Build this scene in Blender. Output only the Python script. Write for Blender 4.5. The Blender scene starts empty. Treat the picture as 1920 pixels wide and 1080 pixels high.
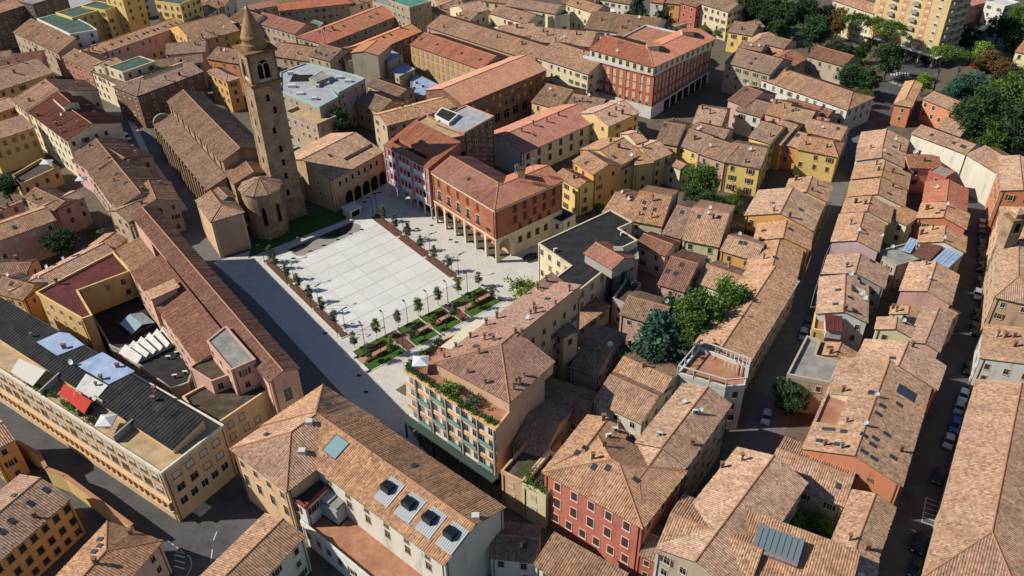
import bpy, bmesh, math, random
from mathutils import Vector, Matrix
R = math.radians
random.seed(7)
scn = bpy.context.scene
COL = scn.collection

# ---------------------------------------------------------------- camera
F, NAD, CH = 1560.0, (1000.0, 2700.0), 120.0      # focal length (px of a 1920 wide picture), nadir point, height in metres
_d = Vector((NAD[0]-960, NAD[1]-540, F)).normalized()
_u = -_d
_fw = (Vector((0, 0, 1)) - _u*_u.z).normalized()
_r = _fw.cross(_u)
if _r.x < 0: _r = -_r
CAM = Vector((0, 0, CH))
cd = bpy.data.cameras.new('camera'); cd.sensor_width = 36; cd.lens = 36*F/1920
cd.clip_start = 1; cd.clip_end = 6000
co = bpy.data.objects.new('camera', cd); COL.objects.link(co)
_ax = [Vector((_r[i], _fw[i], _u[i])) for i in range(3)]
_m = Matrix.Identity(4)
for i in range(3):
    _m[i][0] = _ax[0][i]; _m[i][1] = -_ax[1][i]; _m[i][2] = -_ax[2][i]; _m[i][3] = CAM[i]
co.matrix_world = _m
scn.camera = co

# ---------------------------------------------------------------- sky, sun, exposure
SUN_EL, SUN_AZ = 38.0, 2.0                         # elevation; direction shadows run, degrees from +X
sd = Vector((math.cos(R(SUN_EL))*math.cos(R(SUN_AZ)), math.cos(R(SUN_EL))*math.sin(R(SUN_AZ)), -math.sin(R(SUN_EL))))
w = bpy.data.worlds.new('World'); scn.world = w; w.use_nodes = True
nt = w.node_tree; nt.nodes.clear()
wo = nt.nodes.new('ShaderNodeOutputWorld'); bg = nt.nodes.new('ShaderNodeBackground'); sk = nt.nodes.new('ShaderNodeTexSky')
sk.sky_type = 'NISHITA'; sk.sun_disc = False; sk.sun_elevation = R(SUN_EL); sk.sun_rotation = math.atan2(-sd.x, -sd.y)
sk.air_density = 1.0; sk.dust_density = 0.4; sk.ozone_density = 4.5
bg.inputs[1].default_value = 0.08
nt.links.new(sk.outputs[0], bg.inputs[0]); nt.links.new(bg.outputs[0], wo.inputs[0])
ld = bpy.data.lights.new('sun', 'SUN'); ld.energy = 5.0; ld.angle = R(0.5); ld.color = (1, 0.945, 0.855)
lo = bpy.data.objects.new('sun', ld); COL.objects.link(lo); lo.rotation_euler = sd.to_track_quat('-Z', 'Y').to_euler()
lo.location = (-200, 0, 250)
scn.view_settings.view_transform = 'Standard'; scn.view_settings.look = 'None'
scn.view_settings.exposure = 0.37; scn.view_settings.gamma = 1.0

# ---------------------------------------------------------------- pixels to places
_T = [0, 0, 3.0]
def T(x, y, s=3.0): _T[:] = [x, y, s]              # pixel frame used for the points that follow
def px(p): return (_T[0]+p[0]/_T[2], _T[1]+p[1]/_T[2])
def ray(p):
    q = px(p); v = Vector((q[0]-960, q[1]-540, F))
    return Vector((v.dot(_r), v.dot(_fw), v.dot(_u)))
def at(p, h=0.0):
    d = ray(p); return CAM + d*((h-CH)/d.z)
def at2(p, h=0.0): return at(p, h).xy
def height(base, top):                              # height of a pixel above the ground pixel below it
    b = at2(base).length; d = ray(top); return CH + d.z*b/d.xy.length

# ---------------------------------------------------------------- materials
MATS = {}
def lin(h):
    c = [int(h[i:i+2], 16)/255 for i in (0, 2, 4)]
    return tuple(.74*(x/12.92 if x <= .04045 else ((x+.055)/1.055)**2.4) for x in c)   # .74: keeps albedos natural, exposure makes up for it
def newmat(name):
    m = bpy.data.materials.new(name); m.use_nodes = True; n = m.node_tree
    b = n.nodes['Principled BSDF']; return m, n, b, n.nodes.new, n.links.new
def plain(key, col, rough=.8, metal=0, spec=.3):
    if key in MATS: return MATS[key]
    m, n, b, N, L = newmat(key)
    b.inputs['Base Color'].default_value = (*lin(col), 1); b.inputs['Roughness'].default_value = rough
    b.inputs['Metallic'].default_value = metal; b.inputs['Specular IOR Level'].default_value = spec
    MATS[key] = m; return m
def mathn(n, op, a, b=None):
    x = n.nodes.new('ShaderNodeMath'); x.operation = op
    for i, v in enumerate((a, b)):
        if v is None: continue
        if isinstance(v, (int, float)): x.inputs[i].default_value = v
        else: n.links.new(v, x.inputs[i])
    return x.outputs[0]
def mixc(n, f, a, b, typ='MIX'):
    x = n.nodes.new('ShaderNodeMix'); x.data_type = 'RGBA'; x.blend_type = typ
    for s, v in ((x.inputs[0], f), (x.inputs[6], a), (x.inputs[7], b)):
        if isinstance(v, (int, float)): s.default_value = v
        elif isinstance(v, tuple): s.default_value = (*v[:3], 1)
        else: n.links.new(v, s)
    return x.outputs[2]
def noise(n, scale, detail=3, vec=None, rough=.6):
    t = n.nodes.new('ShaderNodeTexNoise'); t.inputs['Scale'].default_value = scale
    t.inputs['Detail'].default_value = detail; t.inputs['Roughness'].default_value = rough
    if vec is None:
        g = n.nodes.new('ShaderNodeNewGeometry'); vec = g.outputs['Position']
    n.links.new(vec, t.inputs['Vector']); return t.outputs['Fac']
def ramp(n, f, stops):
    r = n.nodes.new('ShaderNodeValToRGB'); e = r.color_ramp.elements
    while len(e) < len(stops): e.new(.5)
    for i, (p, c) in enumerate(stops):
        e[i].position = p; e[i].color = (*c, 1)
    n.links.new(f, r.inputs[0]); return r.outputs[0]
def wallmat(col):
    key = 'plaster_'+col
    if key in MATS: return MATS[key]
    m, n, b, N, L = newmat(key)
    c = lin(col); dk = tuple(x*(.62+.06*i) for i, x in enumerate((c[0], c[1], c[2]))); lt = tuple(min(1, x*1.12+.012) for x in c)
    g = N('ShaderNodeNewGeometry'); mp = N('ShaderNodeMapping'); mp.inputs['Scale'].default_value = (1, 1, .22)
    L(g.outputs['Position'], mp.inputs[0])
    f = noise(n, .55, 5, mp.outputs[0], .7); f2 = noise(n, 3.2, 4, None, .7)
    a = ramp(n, f, [(.3, dk), (.43, c), (.72, lt)])
    a = mixc(n, mathn(n, 'MULTIPLY', f2, .22), a, dk)
    oi = N('ShaderNodeObjectInfo'); hs = N('ShaderNodeHueSaturation')
    L(mathn(n, 'MULTIPLY_ADD', oi.outputs['Random'], .22), hs.inputs['Value']); hs.inputs['Value'].links[0].from_node.inputs[2].default_value = .9
    L(a, hs.inputs['Color']); L(hs.outputs[0], b.inputs['Base Color'])
    b.inputs['Roughness'].default_value = .92; b.inputs['Specular IOR Level'].default_value = .15
    MATS[key] = m; return m
def brickmat(key, c1, c2, mortar, sc=1.0):
    if key in MATS: return MATS[key]
    m, n, b, N, L = newmat(key)
    f = noise(n, 7*sc, 3, None, .8); f2 = noise(n, .35, 5, None, .7)
    a = ramp(n, f, [(.35, lin(c1)), (.6, lin(c2))])
    a = mixc(n, ramp(n, f2, [(.42, (0, 0, 0)), (.7, (1, 1, 1))]), a, lin(mortar))
    L(a, b.inputs['Base Color']); b.inputs['Roughness'].default_value = .95; b.inputs['Specular IOR Level'].default_value = .1
    MATS[key] = m; return m
ROOFC = {  # dark, main, light, accent
 'tan':   ('7a5d49', 'bf9673', 'e4b991', 'c27a54'),
 'old':   ('6a5443', 'a48369', 'c6a484', 'ac765a'),
 'red':   ('925c48', 'c27e62', 'd09274', 'c27050'),
 'orange':('a06848', 'c68862', 'd29c78', 'c87a52'),
 'russet':('6c4a3c', '9c6c56', 'b88c70', 'a8644a'),
 'brown': ('6e5048', 'a27a66', 'ba937c', '8c6454'),
 'crimson':('6a443c', '865648', '936454', '824c40'),
}
def roofmat(k):
    key = 'roof_tiles_'+k
    if key in MATS: return MATS[key]
    m, n, b, N, L = newmat(key)
    dk, mn, lt, ac = [lin(c) for c in ROOFC[k]]
    uv = N('ShaderNodeUVMap'); sp = N('ShaderNodeSeparateXYZ'); L(uv.outputs[0], sp.inputs[0])
    PU, PV = .4, .42
    u = mathn(n, 'DIVIDE', sp.outputs[0], PU); v = mathn(n, 'DIVIDE', sp.outputs[1], PV)
    fu = mathn(n, 'FLOOR', u); stag = mathn(n, 'MULTIPLY', mathn(n, 'FRACT', mathn(n, 'MULTIPLY', fu, .37)), 1.0)
    vv = mathn(n, 'ADD', v, stag)
    cb = N('ShaderNodeCombineXYZ'); L(fu, cb.inputs[0]); L(mathn(n, 'FLOOR', vv), cb.inputs[1])
    oi = N('ShaderNodeObjectInfo'); L(mathn(n, 'MULTIPLY', oi.outputs['Random'], 97.0), cb.inputs[2])
    wn = N('ShaderNodeTexWhiteNoise'); wn.noise_dimensions = '3D'; L(cb.outputs[0], wn.inputs['Vector'])
    cont = ramp(n, wn.outputs['Value'], [(0, dk), (.2, mn), (.5, mn), (.72, lt), (.88, lt), (.97, ac), (1, dk)])
    cont = mixc(n, .35, cont, mn)
    wc_ = N('ShaderNodeTexWhiteNoise'); wc_.noise_dimensions = '1D'; L(mathn(n, 'ADD', fu, mathn(n, 'MULTIPLY', oi.outputs['Random'], 97.0)), wc_.inputs['W'])
    cont = mixc(n, mathn(n, 'MULTIPLY', wc_.outputs['Value'], .22), cont, dk)
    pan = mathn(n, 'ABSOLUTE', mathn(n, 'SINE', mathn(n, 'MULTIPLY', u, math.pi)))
    cont = mixc(n, mathn(n, 'MULTIPLY', mathn(n, 'LESS_THAN', pan, .5), .3), cont, dk)  # shade in the pans between cover tiles, painted into the tile colour
    big = noise(n, .22, 5, None, .7); mid = noise(n, 1.1, 4, None, .75)
    a = mixc(n, ramp(n, big, [(.45, (0, 0, 0)), (.68, (.45, .45, .45))]), cont, dk)
    a = mixc(n, ramp(n, mid, [(.52, (0, 0, 0)), (.75, (.4, .4, .4))]), a, ac if k in ('red', 'russet', 'orange') else lt)
    a = mixc(n, ramp(n, mid, [(.28, (.4, .4, .4)), (.38, (0, 0, 0))]), a, tuple(x*.55 for x in dk))
    lich = noise(n, .7, 6, None, .8); lf = mathn(n, 'MULTIPLY', mathn(n, 'FRACT', mathn(n, 'MULTIPLY', oi.outputs['Random'], 13.7)), .45)
    a = mixc(n, mathn(n, 'MULTIPLY', ramp(n, lich, [(.5, (0, 0, 0)), (.64, (1, 1, 1))]), lf), a, lin('8a7862'))
    hs = N('ShaderNodeHueSaturation'); va = mathn(n, 'MULTIPLY_ADD', oi.outputs['Random'], .26); va.node.inputs[2].default_value = .88
    L(va, hs.inputs['Value'])
    sa = mathn(n, 'MULTIPLY_ADD', mathn(n, 'FRACT', mathn(n, 'MULTIPLY', oi.outputs['Random'], 7.3)), .22); sa.node.inputs[2].default_value = .82
    L(sa, hs.inputs['Saturation']); L(a, hs.inputs['Color']); L(hs.outputs[0], b.inputs['Base Color'])
    rib = mathn(n, 'ABSOLUTE', mathn(n, 'SINE', mathn(n, 'MULTIPLY', u, math.pi)))
    hgt = mathn(n, 'ADD', mathn(n, 'MULTIPLY', rib, .3), mathn(n, 'MULTIPLY', mathn(n, 'FRACT', vv), .3))
    hgt = mathn(n, 'ADD', hgt, mathn(n, 'MULTIPLY', wn.outputs['Value'], .25))
    bp = N('ShaderNodeBump'); bp.inputs['Strength'].default_value = .35; bp.inputs['Distance'].default_value = .04
    L(hgt, bp.inputs['Height']); L(bp.outputs[0], b.inputs['Normal'])
    b.inputs['Roughness'].default_value = .95; b.inputs['Specular IOR Level'].default_value = .1
    MATS[key] = m; return m
def flatmat(k):
    cols = {'tar': ('2b2b2c', '3c3b3a'), 'concrete': ('8e8a82', 'aba69c'), 'white': ('cfccc4', 'e2e0da'), 'teal': ('4f8272', '6a9c8a'),
            'darkred': ('5c2f2d', '713c38'), 'bluegrey': ('93a5c0', 'aebbd2'), 'green': ('4a5c50', '617366'), 'deck': ('a9775c', 'c08f72'),
            'darkdeck': ('4e463e', '625a50'), 'palegrey': ('a4a6a8', 'bcbdbd'), 'earth': ('4d4234', '6a5d48'), 'sand': ('b59a74', 'cdb48c')}
    key = 'flat_roof_'+k
    if key in MATS: return MATS[key]
    m, n, b, N, L = newmat(key); c = [lin(x) for x in cols[k]]
    f = noise(n, .4, 6, None, .7); f2 = noise(n, 4, 3)
    a = ramp(n, f, [(.3, tuple(x*.75 for x in c[0])), (.45, c[0]), (.65, c[1])])
    a = mixc(n, mathn(n, 'MULTIPLY', f2, .3), a, c[0])
    L(a, b.inputs['Base Color']); b.inputs['Roughness'].default_value = .85; b.inputs['Specular IOR Level'].default_value = .2
    MATS[key] = m; return m
def glassmat(key='window_glass', col='1c2126', rough=.12):
    return plain(key, col, rough, 0, .5)
BRICK = lambda: brickmat('church_brick', 'a0886c', 'b89e80', '80684f')
def wmat(w):
    if w == 'church': return BRICK()
    if w == 'redbrick': return brickmat('red_brick', 'ac6a4e', 'bc7e60', '9a5e48')
    if w == 'brownbrick': return brickmat('brown_brick', '866452', '987664', '725446')
    if w == 'greybrick': return brickmat('grey_brick', '6f6258', '85776a', '5c5148')
    return wallmat(WALL.get(w, w))
WALL = {'cream': 'e0d0ae', 'pale': 'ded6c2', 'yellow': 'e8ca7a', 'ochre': 'dfbe80', 'amber': 'e2ac66', 'orange': 'd6905f', 'salmon': 'd0a692', 'pink': 'd6b0a4',
        'rose': 'd6b4b4', 'red': 'bf6f5c', 'brick': 'b27a66', 'white': 'dbd8ce', 'grey': 'a8a294', 'beige': 'bfa98e', 'lemon': 'd9d1a4', 'darkgrey': '6d675f', 'peach': 'd6b28c', 'stain': 'b8aa92', 'coral': 'd58a64'}

# ---------------------------------------------------------------- meshes and objects
class MB:
    def __init__(s): s.v = []; s.f = []; s.m = []; s.uv = {}
    def face(s, pts, mi=0, uvs=None):
        i = len(s.v); s.v += [tuple(p) for p in pts]; s.f.append(list(range(i, i+len(pts)))); s.m.append(mi)
        if uvs: s.uv[len(s.f)-1] = uvs
    def box(s, x0, x1, y0, y1, z0, z1, mi=0, M=None):
        c = [Vector((x, y, z)) for z in (z0, z1) for x, y in ((x0, y0), (x1, y0), (x1, y1), (x0, y1))]
        if M: c = [M @ p for p in c]
        for q in ((3, 2, 1, 0), (4, 5, 6, 7), (0, 1, 5, 4), (1, 2, 6, 5), (2, 3, 7, 6), (3, 0, 4, 7)): s.face([c[k] for k in q], mi)
    def prism(s, poly, z0, z1, mi=0, top=None):      # poly CCW 2D
        n = len(poly)
        s.face([(p[0], p[1], z1) for p in poly], mi if top is None else top)
        s.face([(p[0], p[1], z0) for p in reversed(poly)], mi)
        for i in range(n):
            a, b = poly[i], poly[(i+1) % n]
            s.face([(a[0], a[1], z0), (b[0], b[1], z0), (b[0], b[1], z1), (a[0], a[1], z1)], mi)
    def tube(s, p, q, r0, r1=None, n=8, mi=0, cap=True):
        r1 = r0 if r1 is None else r1
        p, q = Vector(p), Vector(q); d = (q-p).normalized(); a = d.orthogonal().normalized(); b = d.cross(a)
        c0 = [p+(a*math.cos(t)+b*math.sin(t))*r0 for t in [2*math.pi*i/n for i in range(n)]]
        c1 = [q+(a*math.cos(t)+b*math.sin(t))*r1 for t in [2*math.pi*i/n for i in range(n)]]
        for i in range(n): j = (i+1) % n; s.face([c0[i], c0[j], c1[j], c1[i]], mi)
        if cap: s.face(c0[::-1], mi); s.face(c1, mi)
    def lathe(s, prof, c=(0, 0), n=24, mi=0, a0=0, a1=2*math.pi):
        full = abs(a1-a0-2*math.pi) < 1e-6
        for (r0, z0), (r1, z1) in zip(prof, prof[1:]):
            for i in range(n):
                t0 = a0+(a1-a0)*i/n; t1 = a0+(a1-a0)*(i+1)/n
                P = lambda r, z, t: (c[0]+r*math.cos(t), c[1]+r*math.sin(t), z)
                if r0 < 1e-6: s.face([P(r0, z0, t0), P(r1, z1, t1), P(r1, z1, t0)], mi)
                elif r1 < 1e-6: s.face([P(r0, z0, t0), P(r0, z0, t1), P(r1, z1, t0)], mi)
                else: s.face([P(r0, z0, t0), P(r0, z0, t1), P(r1, z1, t1), P(r1, z1, t0)], mi)
    def mesh(s, name, mats, off=None, smooth=False):
        me = bpy.data.meshes.new(name)
        v = s.v if off is None else [(a[0]-off[0], a[1]-off[1], a[2]-off[2]) for a in s.v]
        me.from_pydata(v, [], s.f)
        for m in mats: me.materials.append(m)
        me.polygons.foreach_set('material_index', s.m)
        if smooth: me.polygons.foreach_set('use_smooth', [True]*len(s.f))
        if s.uv:
            ul = me.uv_layers.new(name='UVMap')
            for fi, uvs in s.uv.items():
                for li, u in zip(me.polygons[fi].loop_indices, uvs): ul.data[li].uv = u
        me.update(); return me
WLOC = {}                                            # world origin of every (unrotated) object used as a parent
def obj(name, me, parent=None, loc=(0, 0, 0), rot=None, scale=None):
    o = bpy.data.objects.new(name, me); COL.objects.link(o)
    l = Vector(loc); WLOC[o.name] = l.copy()
    if parent is not None:
        o.parent = parent; l = l-WLOC[parent.name]
    o.location = l
    if rot is not None: o.rotation_euler = rot if not isinstance(rot, (int, float)) else (0, 0, rot)
    if scale is not None: o.scale = scale if not isinstance(scale, (int, float)) else (scale,)*3
    return o
def tag(o, label=None, cat=None, group=None, kind=None):
    if label: o['label'] = label
    if cat: o['category'] = cat
    if group: o['group'] = group
    if kind: o['kind'] = kind
    return o
def thing(name, label, cat, loc, group=None):
    return tag(obj(name, None, None, loc), label, cat, group)
def sheet(name, poly, z, mat, kind='structure', parent=None):
    mb = MB(); mb.face([(p[0], p[1], z) for p in poly])
    o = obj(name, mb.mesh(name, [mat]), parent)
    if parent is None: tag(o, kind=kind)
    return o
def ccw(poly):
    a = sum(poly[i][0]*poly[(i+1) % len(poly)][1]-poly[(i+1) % len(poly)][0]*poly[i][1] for i in range(len(poly)))
    return list(poly) if a > 0 else list(poly)[::-1]
def inpoly(p, poly):
    c = False; n = len(poly)
    for i in range(n):
        a, b = poly[i], poly[i-1]
        if (a[1] > p[1]) != (b[1] > p[1]) and p[0] < (b[0]-a[0])*(p[1]-a[1])/(b[1]-a[1])+a[0]: c = not c
    return c
# ---------------------------------------------------------------- building kit
class W:
    """one wing: a roofed block. A->B is its first eave (pixels at height h); the block lies to the left of A->B seen from above"""
    def __init__(s, h, A, B, C=None, D=None, r=None, w=None, roof='g', tp=.34, h0=0, h1=0, wall=None, mat=None, base=0.0, oh=.4, og=None,
                 par=.45, poly=None, win='auto', parm=None, floors=None, pitch=3.0, blank=(), hp=None, holes=()):
        s.h, s.roof, s.tp, s.h0, s.h1, s.wall, s.mat, s.base, s.oh, s.par, s.win, s.parm = h, roof, tp, h0, h1, wall, mat, base, oh, par, win, parm
        s.floors, s.pitch, s.blank = floors, pitch, blank
        s.og = (oh*.5 if og is None else og)         # overhang at gable ends
        hp = h if hp is None else hp                 # height at which the given pixels lie
        if poly:
            s.P = ccw([at2(p, hp) for p in poly]); s.roof = 'f'
        else:
            a, b = at2(A, hp), at2(B, hp)
            d = (b-a).normalized(); n = Vector((-d.y, d.x))
            if D is not None: s.P = [a, b, at2(C, h), at2(D, h)]
            else:
                if C is not None: w = (at2(C, hp)-b).dot(n)
                elif r is not None:
                    # ridge pixel: point on its ray that lies on the roof plane rising from the eave
                    q = ray(r); k = n.x*q.x+n.y*q.y
                    # h + tp*(n.(t q) - n.a) = CH + t q.z
                    t = (CH-h+tp*n.dot(a))/(tp*k-q.z)
                    dd = t*k-n.dot(a)
                    w = dd if roof == 's' else 2*dd
                s.P = [a, b, b+n*w, a+n*w]
            s.w = (s.P[3]-s.P[0]).length; s.L = (b-a).length
            if roof == 'h': s.h0 = s.h1 = min(s.w/2, s.L/2-.05); s.roof = 'g'
            if s.h0 == 'hip': s.h0 = s.w/2
            if s.h1 == 'hip': s.h1 = s.w/2
            if s.w < .5 or (w is not None and w < 0): DBG.append(('BAD', px(A), px(B), w))
        s.faces = s.roof_faces(); s.holes = [(f, s.uv(f, p), s.uv(f, q), c1, c2) for f, p, q, c1, c2 in holes]
        WINGS.append(s)
    def uv(s, fi, p):                                # pixel to (along, up) on roof face fi
        f = s.faces[fi]; n = (f[1]-f[0]).cross(f[2]-f[0]); d = ray(p); q = CAM+d*(n.dot(f[0]-CAM)/n.dot(d))
        e = (f[1]-f[0]); u = (q-f[0]).dot(e)/e.dot(e); up = f[3]-f[0]; up = up-e*(up.dot(e)/e.dot(e)); return (u, (q-f[0]).dot(up)/up.dot(up))
    def roof_faces(s):
        P, h = s.P, s.h
        V = lambda p, z: Vector((p.x, p.y, z))
        if s.roof == 'f': return [[V(p, h) for p in P]]
        if s.roof == 's':
            t = h+s.w*s.tp; return [[V(P[0], h), V(P[1], h), V(P[2], t), V(P[3], t)]]
        d = (P[1]-P[0]).normalized(); t = h+s.w/2*s.tp
        r0 = V((P[0]+P[3])/2+d*s.h0, t); r1 = V((P[1]+P[2])/2-d*s.h1, t)
        s.ridge = (r0, r1)
        f = [[V(P[0], h), V(P[1], h), r1, r0], [V(P[2], h), V(P[3], h), r0, r1]]
        if s.h0 > 0: f.append([V(P[3], h), V(P[0], h), r0])
        if s.h1 > 0: f.append([V(P[1], h), V(P[2], h), r1])
        return f
    def wallpoly(s):
        P = s.P
        if s.roof == 'f': return [p.copy() for p in P]
        d = (P[1]-P[0]).normalized(); n = (P[3]-P[0]).normalized()
        a = s.oh if s.h0 > 0 else s.og; b = s.oh if s.h1 > 0 else s.og
        e2 = s.oh if s.roof != 's' else s.og
        return [P[0]+d*a+n*s.oh, P[1]-d*b+n*s.oh, P[2]-d*b-n*e2, P[3]+d*a-n*e2]
    def zroof(s, p):
        if s.roof == 'f': return s.h
        n = (s.P[3]-s.P[0]).normalized(); k = (Vector(p[:2])-s.P[0]).dot(n)
        if s.roof == 's': return s.h+k*s.tp
        return s.h+min(k, s.w-k)*s.tp
    def hit(s, p, force=False):                                   # where a pixel's ray meets this roof
        best = None; d = ray(p); fs = s.faces[:1] if force else s.faces
        for f in fs:
            n = (f[1]-f[0]).cross(f[2]-f[0])
            k = n.dot(d)
            if abs(k) < 1e-9: continue
            t = n.dot(f[0]-CAM)/k; q = CAM+d*t
            if t > 0 and (force or inpoly(q, f)) and (best is None or t < best[0]): best = (t, q, n.normalized() if n.z > 0 else -n.normalized())
        return best
WINGS = []; BLD = []; DBG = []
def uvs(f):
    n = (f[1]-f[0]).cross(f[2]-f[0]).normalized()
    if n.z < 0: n = -n
    e = Vector((0, 0, 1)).cross(n)
    e = e.normalized() if e.length > 1e-4 else Vector((1, 0, 0)); sl = n.cross(e)
    return [(p.dot(e), p.dot(sl)) for p in f]
TH = .16
def tile_ribs(mb, f, mi=0, P=.4):
    """rows of raised cover tiles running down a roof face"""
    n = (f[1]-f[0]).cross(f[2]-f[0]).normalized()
    if n.z < 0: n = -n
    e = Vector((0, 0, 1)).cross(n)
    if e.length < .05: return
    e.normalize(); sl = n.cross(e); q = [(p.dot(e), p.dot(sl)) for p in f]; c0 = f[0].dot(n)
    k = math.ceil(min(a for a, b in q)/P-.5); mx = max(a for a, b in q)
    rng = random.Random(int(abs(q[0][0])*100) % 9973)
    while (k+.5)*P < mx-.1:
        u = (k+.5)*P; k += 1; vs = []
        for i in range(len(q)):
            (a0, b0), (a1, b1) = q[i], q[(i+1) % len(q)]
            if (a0-u)*(a1-u) < 0: vs.append(b0+(b1-b0)*(u-a0)/(a1-a0))
        if len(vs) < 2: continue
        v0, v1 = min(vs)-rng.uniform(-.02, .09), max(vs)-.03
        if v1-v0 < .4: continue
        hh = .085*rng.uniform(.8, 1.25); hw = .125; j0, j1 = rng.uniform(-.03, .03), rng.uniform(-.03, .03)
        pt = lambda uu, vv, h: e*uu+sl*vv+n*(c0+h)
        A = [pt(u-hw+j0, v0, -.01), pt(u+j0, v0, hh), pt(u+hw+j0, v0, -.01)]; B = [pt(u-hw+j1, v1, -.01), pt(u+j1, v1, hh), pt(u+hw+j1, v1, -.01)]
        U = lambda uu, vv: (uu, vv)
        mb.face([A[0], A[1], B[1], B[0]], mi, [(u-.1, v0), (u, v0), (u, v1), (u-.1, v1)]); mb.face([A[1], A[2], B[2], B[1]], mi, [(u, v0), (u+.1, v0), (u+.1, v1), (u, v1)]); mb.face(A[::-1], mi, [(u, v0)]*3)
def slab(mb, faces, mi_top=0, mi_side=1, th=TH):
    """roof slab: top faces with tile UVs, soffit, and a fascia on every outer edge"""
    edges = {}
    key = lambda p: (round(p.x, 3), round(p.y, 3), round(p.z, 3))
    dn = Vector((0, 0, -th))
    for f in faces:
        mb.face(f, mi_top, uvs(f)); mb.face([p+dn for p in reversed(f)], mi_side)
        for i in range(len(f)):
            a, b = f[i], f[(i+1) % len(f)]
            k = (key(a), key(b))
            if (k[1], k[0]) in edges: del edges[(k[1], k[0])]
            else: edges[k] = (a, b)
    for a, b in edges.values(): mb.face([a+dn, b+dn, b, a], mi_side)
def ridge_strip(mb, a, b, r=.17):
    d = (b-a)
    if d.length < .2: return
    s = d.cross(Vector((0, 0, 1))).normalized()*r; u = Vector((0, 0, .13)); lo_ = Vector((0, 0, -.06))
    A = [a-s+lo_, a-s*.6+u*.7, a+u, a+s*.6+u*.7, a+s+lo_]; B_ = [p+d for p in A]
    for i in range(4): mb.face([A[i], B_[i], B_[i+1], A[i+1]])
    mb.face(A); mb.face(B_[::-1])
def hole_pts(s, h):
    f = s.faces[h[0]]; (u0, v0), (u1, v1) = h[1], h[2]; u0, u1 = sorted((u0, u1)); v0, v1 = sorted((v0, v1)); u0, v0, u1, v1 = max(.02, u0), max(.05, v0), min(.98, u1), min(.97, v1)
    e = f[1]-f[0]; up = f[3]-f[0]; up = up-e*(up.dot(e)/e.dot(e)); P = lambda u, v: f[0]+e*u+up*v
    return f, P, (u0, v0, u1, v1)
def cut_faces(s):
    if not s.holes: return s.faces
    out = list(s.faces)
    for h in s.holes:
        f, P, (u0, v0, u1, v1) = hole_pts(s, h); out.remove(f); a, b, c, d = P(u0, v0), P(u1, v0), P(u1, v1), P(u0, v1)
        out += [[f[0], f[1], b, a], [f[1], f[2], c, b], [f[2], f[3], d, c], [f[3], f[0], a, d]]
    return out
def roof_wells(s, root):
    for h in s.holes:
        f, P, (u0, v0, u1, v1) = hole_pts(s, h); a, b, c, d = P(u0, v0), P(u1, v0), P(u1, v1), P(u0, v1); zf = a.z-.5; mb = MB()
        fl = [Vector((q.x, q.y, zf)) for q in (a, b, c, d)]; mb.face(fl, 0)
        for i in range(4): t = (a, b, c, d); j = (i+1) % 4; mb.face([t[i]-Vector((0, 0, .02)), t[j]-Vector((0, 0, .02)), fl[j], fl[i]], 1)
        obj('roof_terrace', mb.mesh('roof_terrace', [flatmat(h[3]), wmat(h[4])], root.location), root, root.location)
FASC = lambda: plain('gutter_grey', '4a443c', .7)
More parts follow.
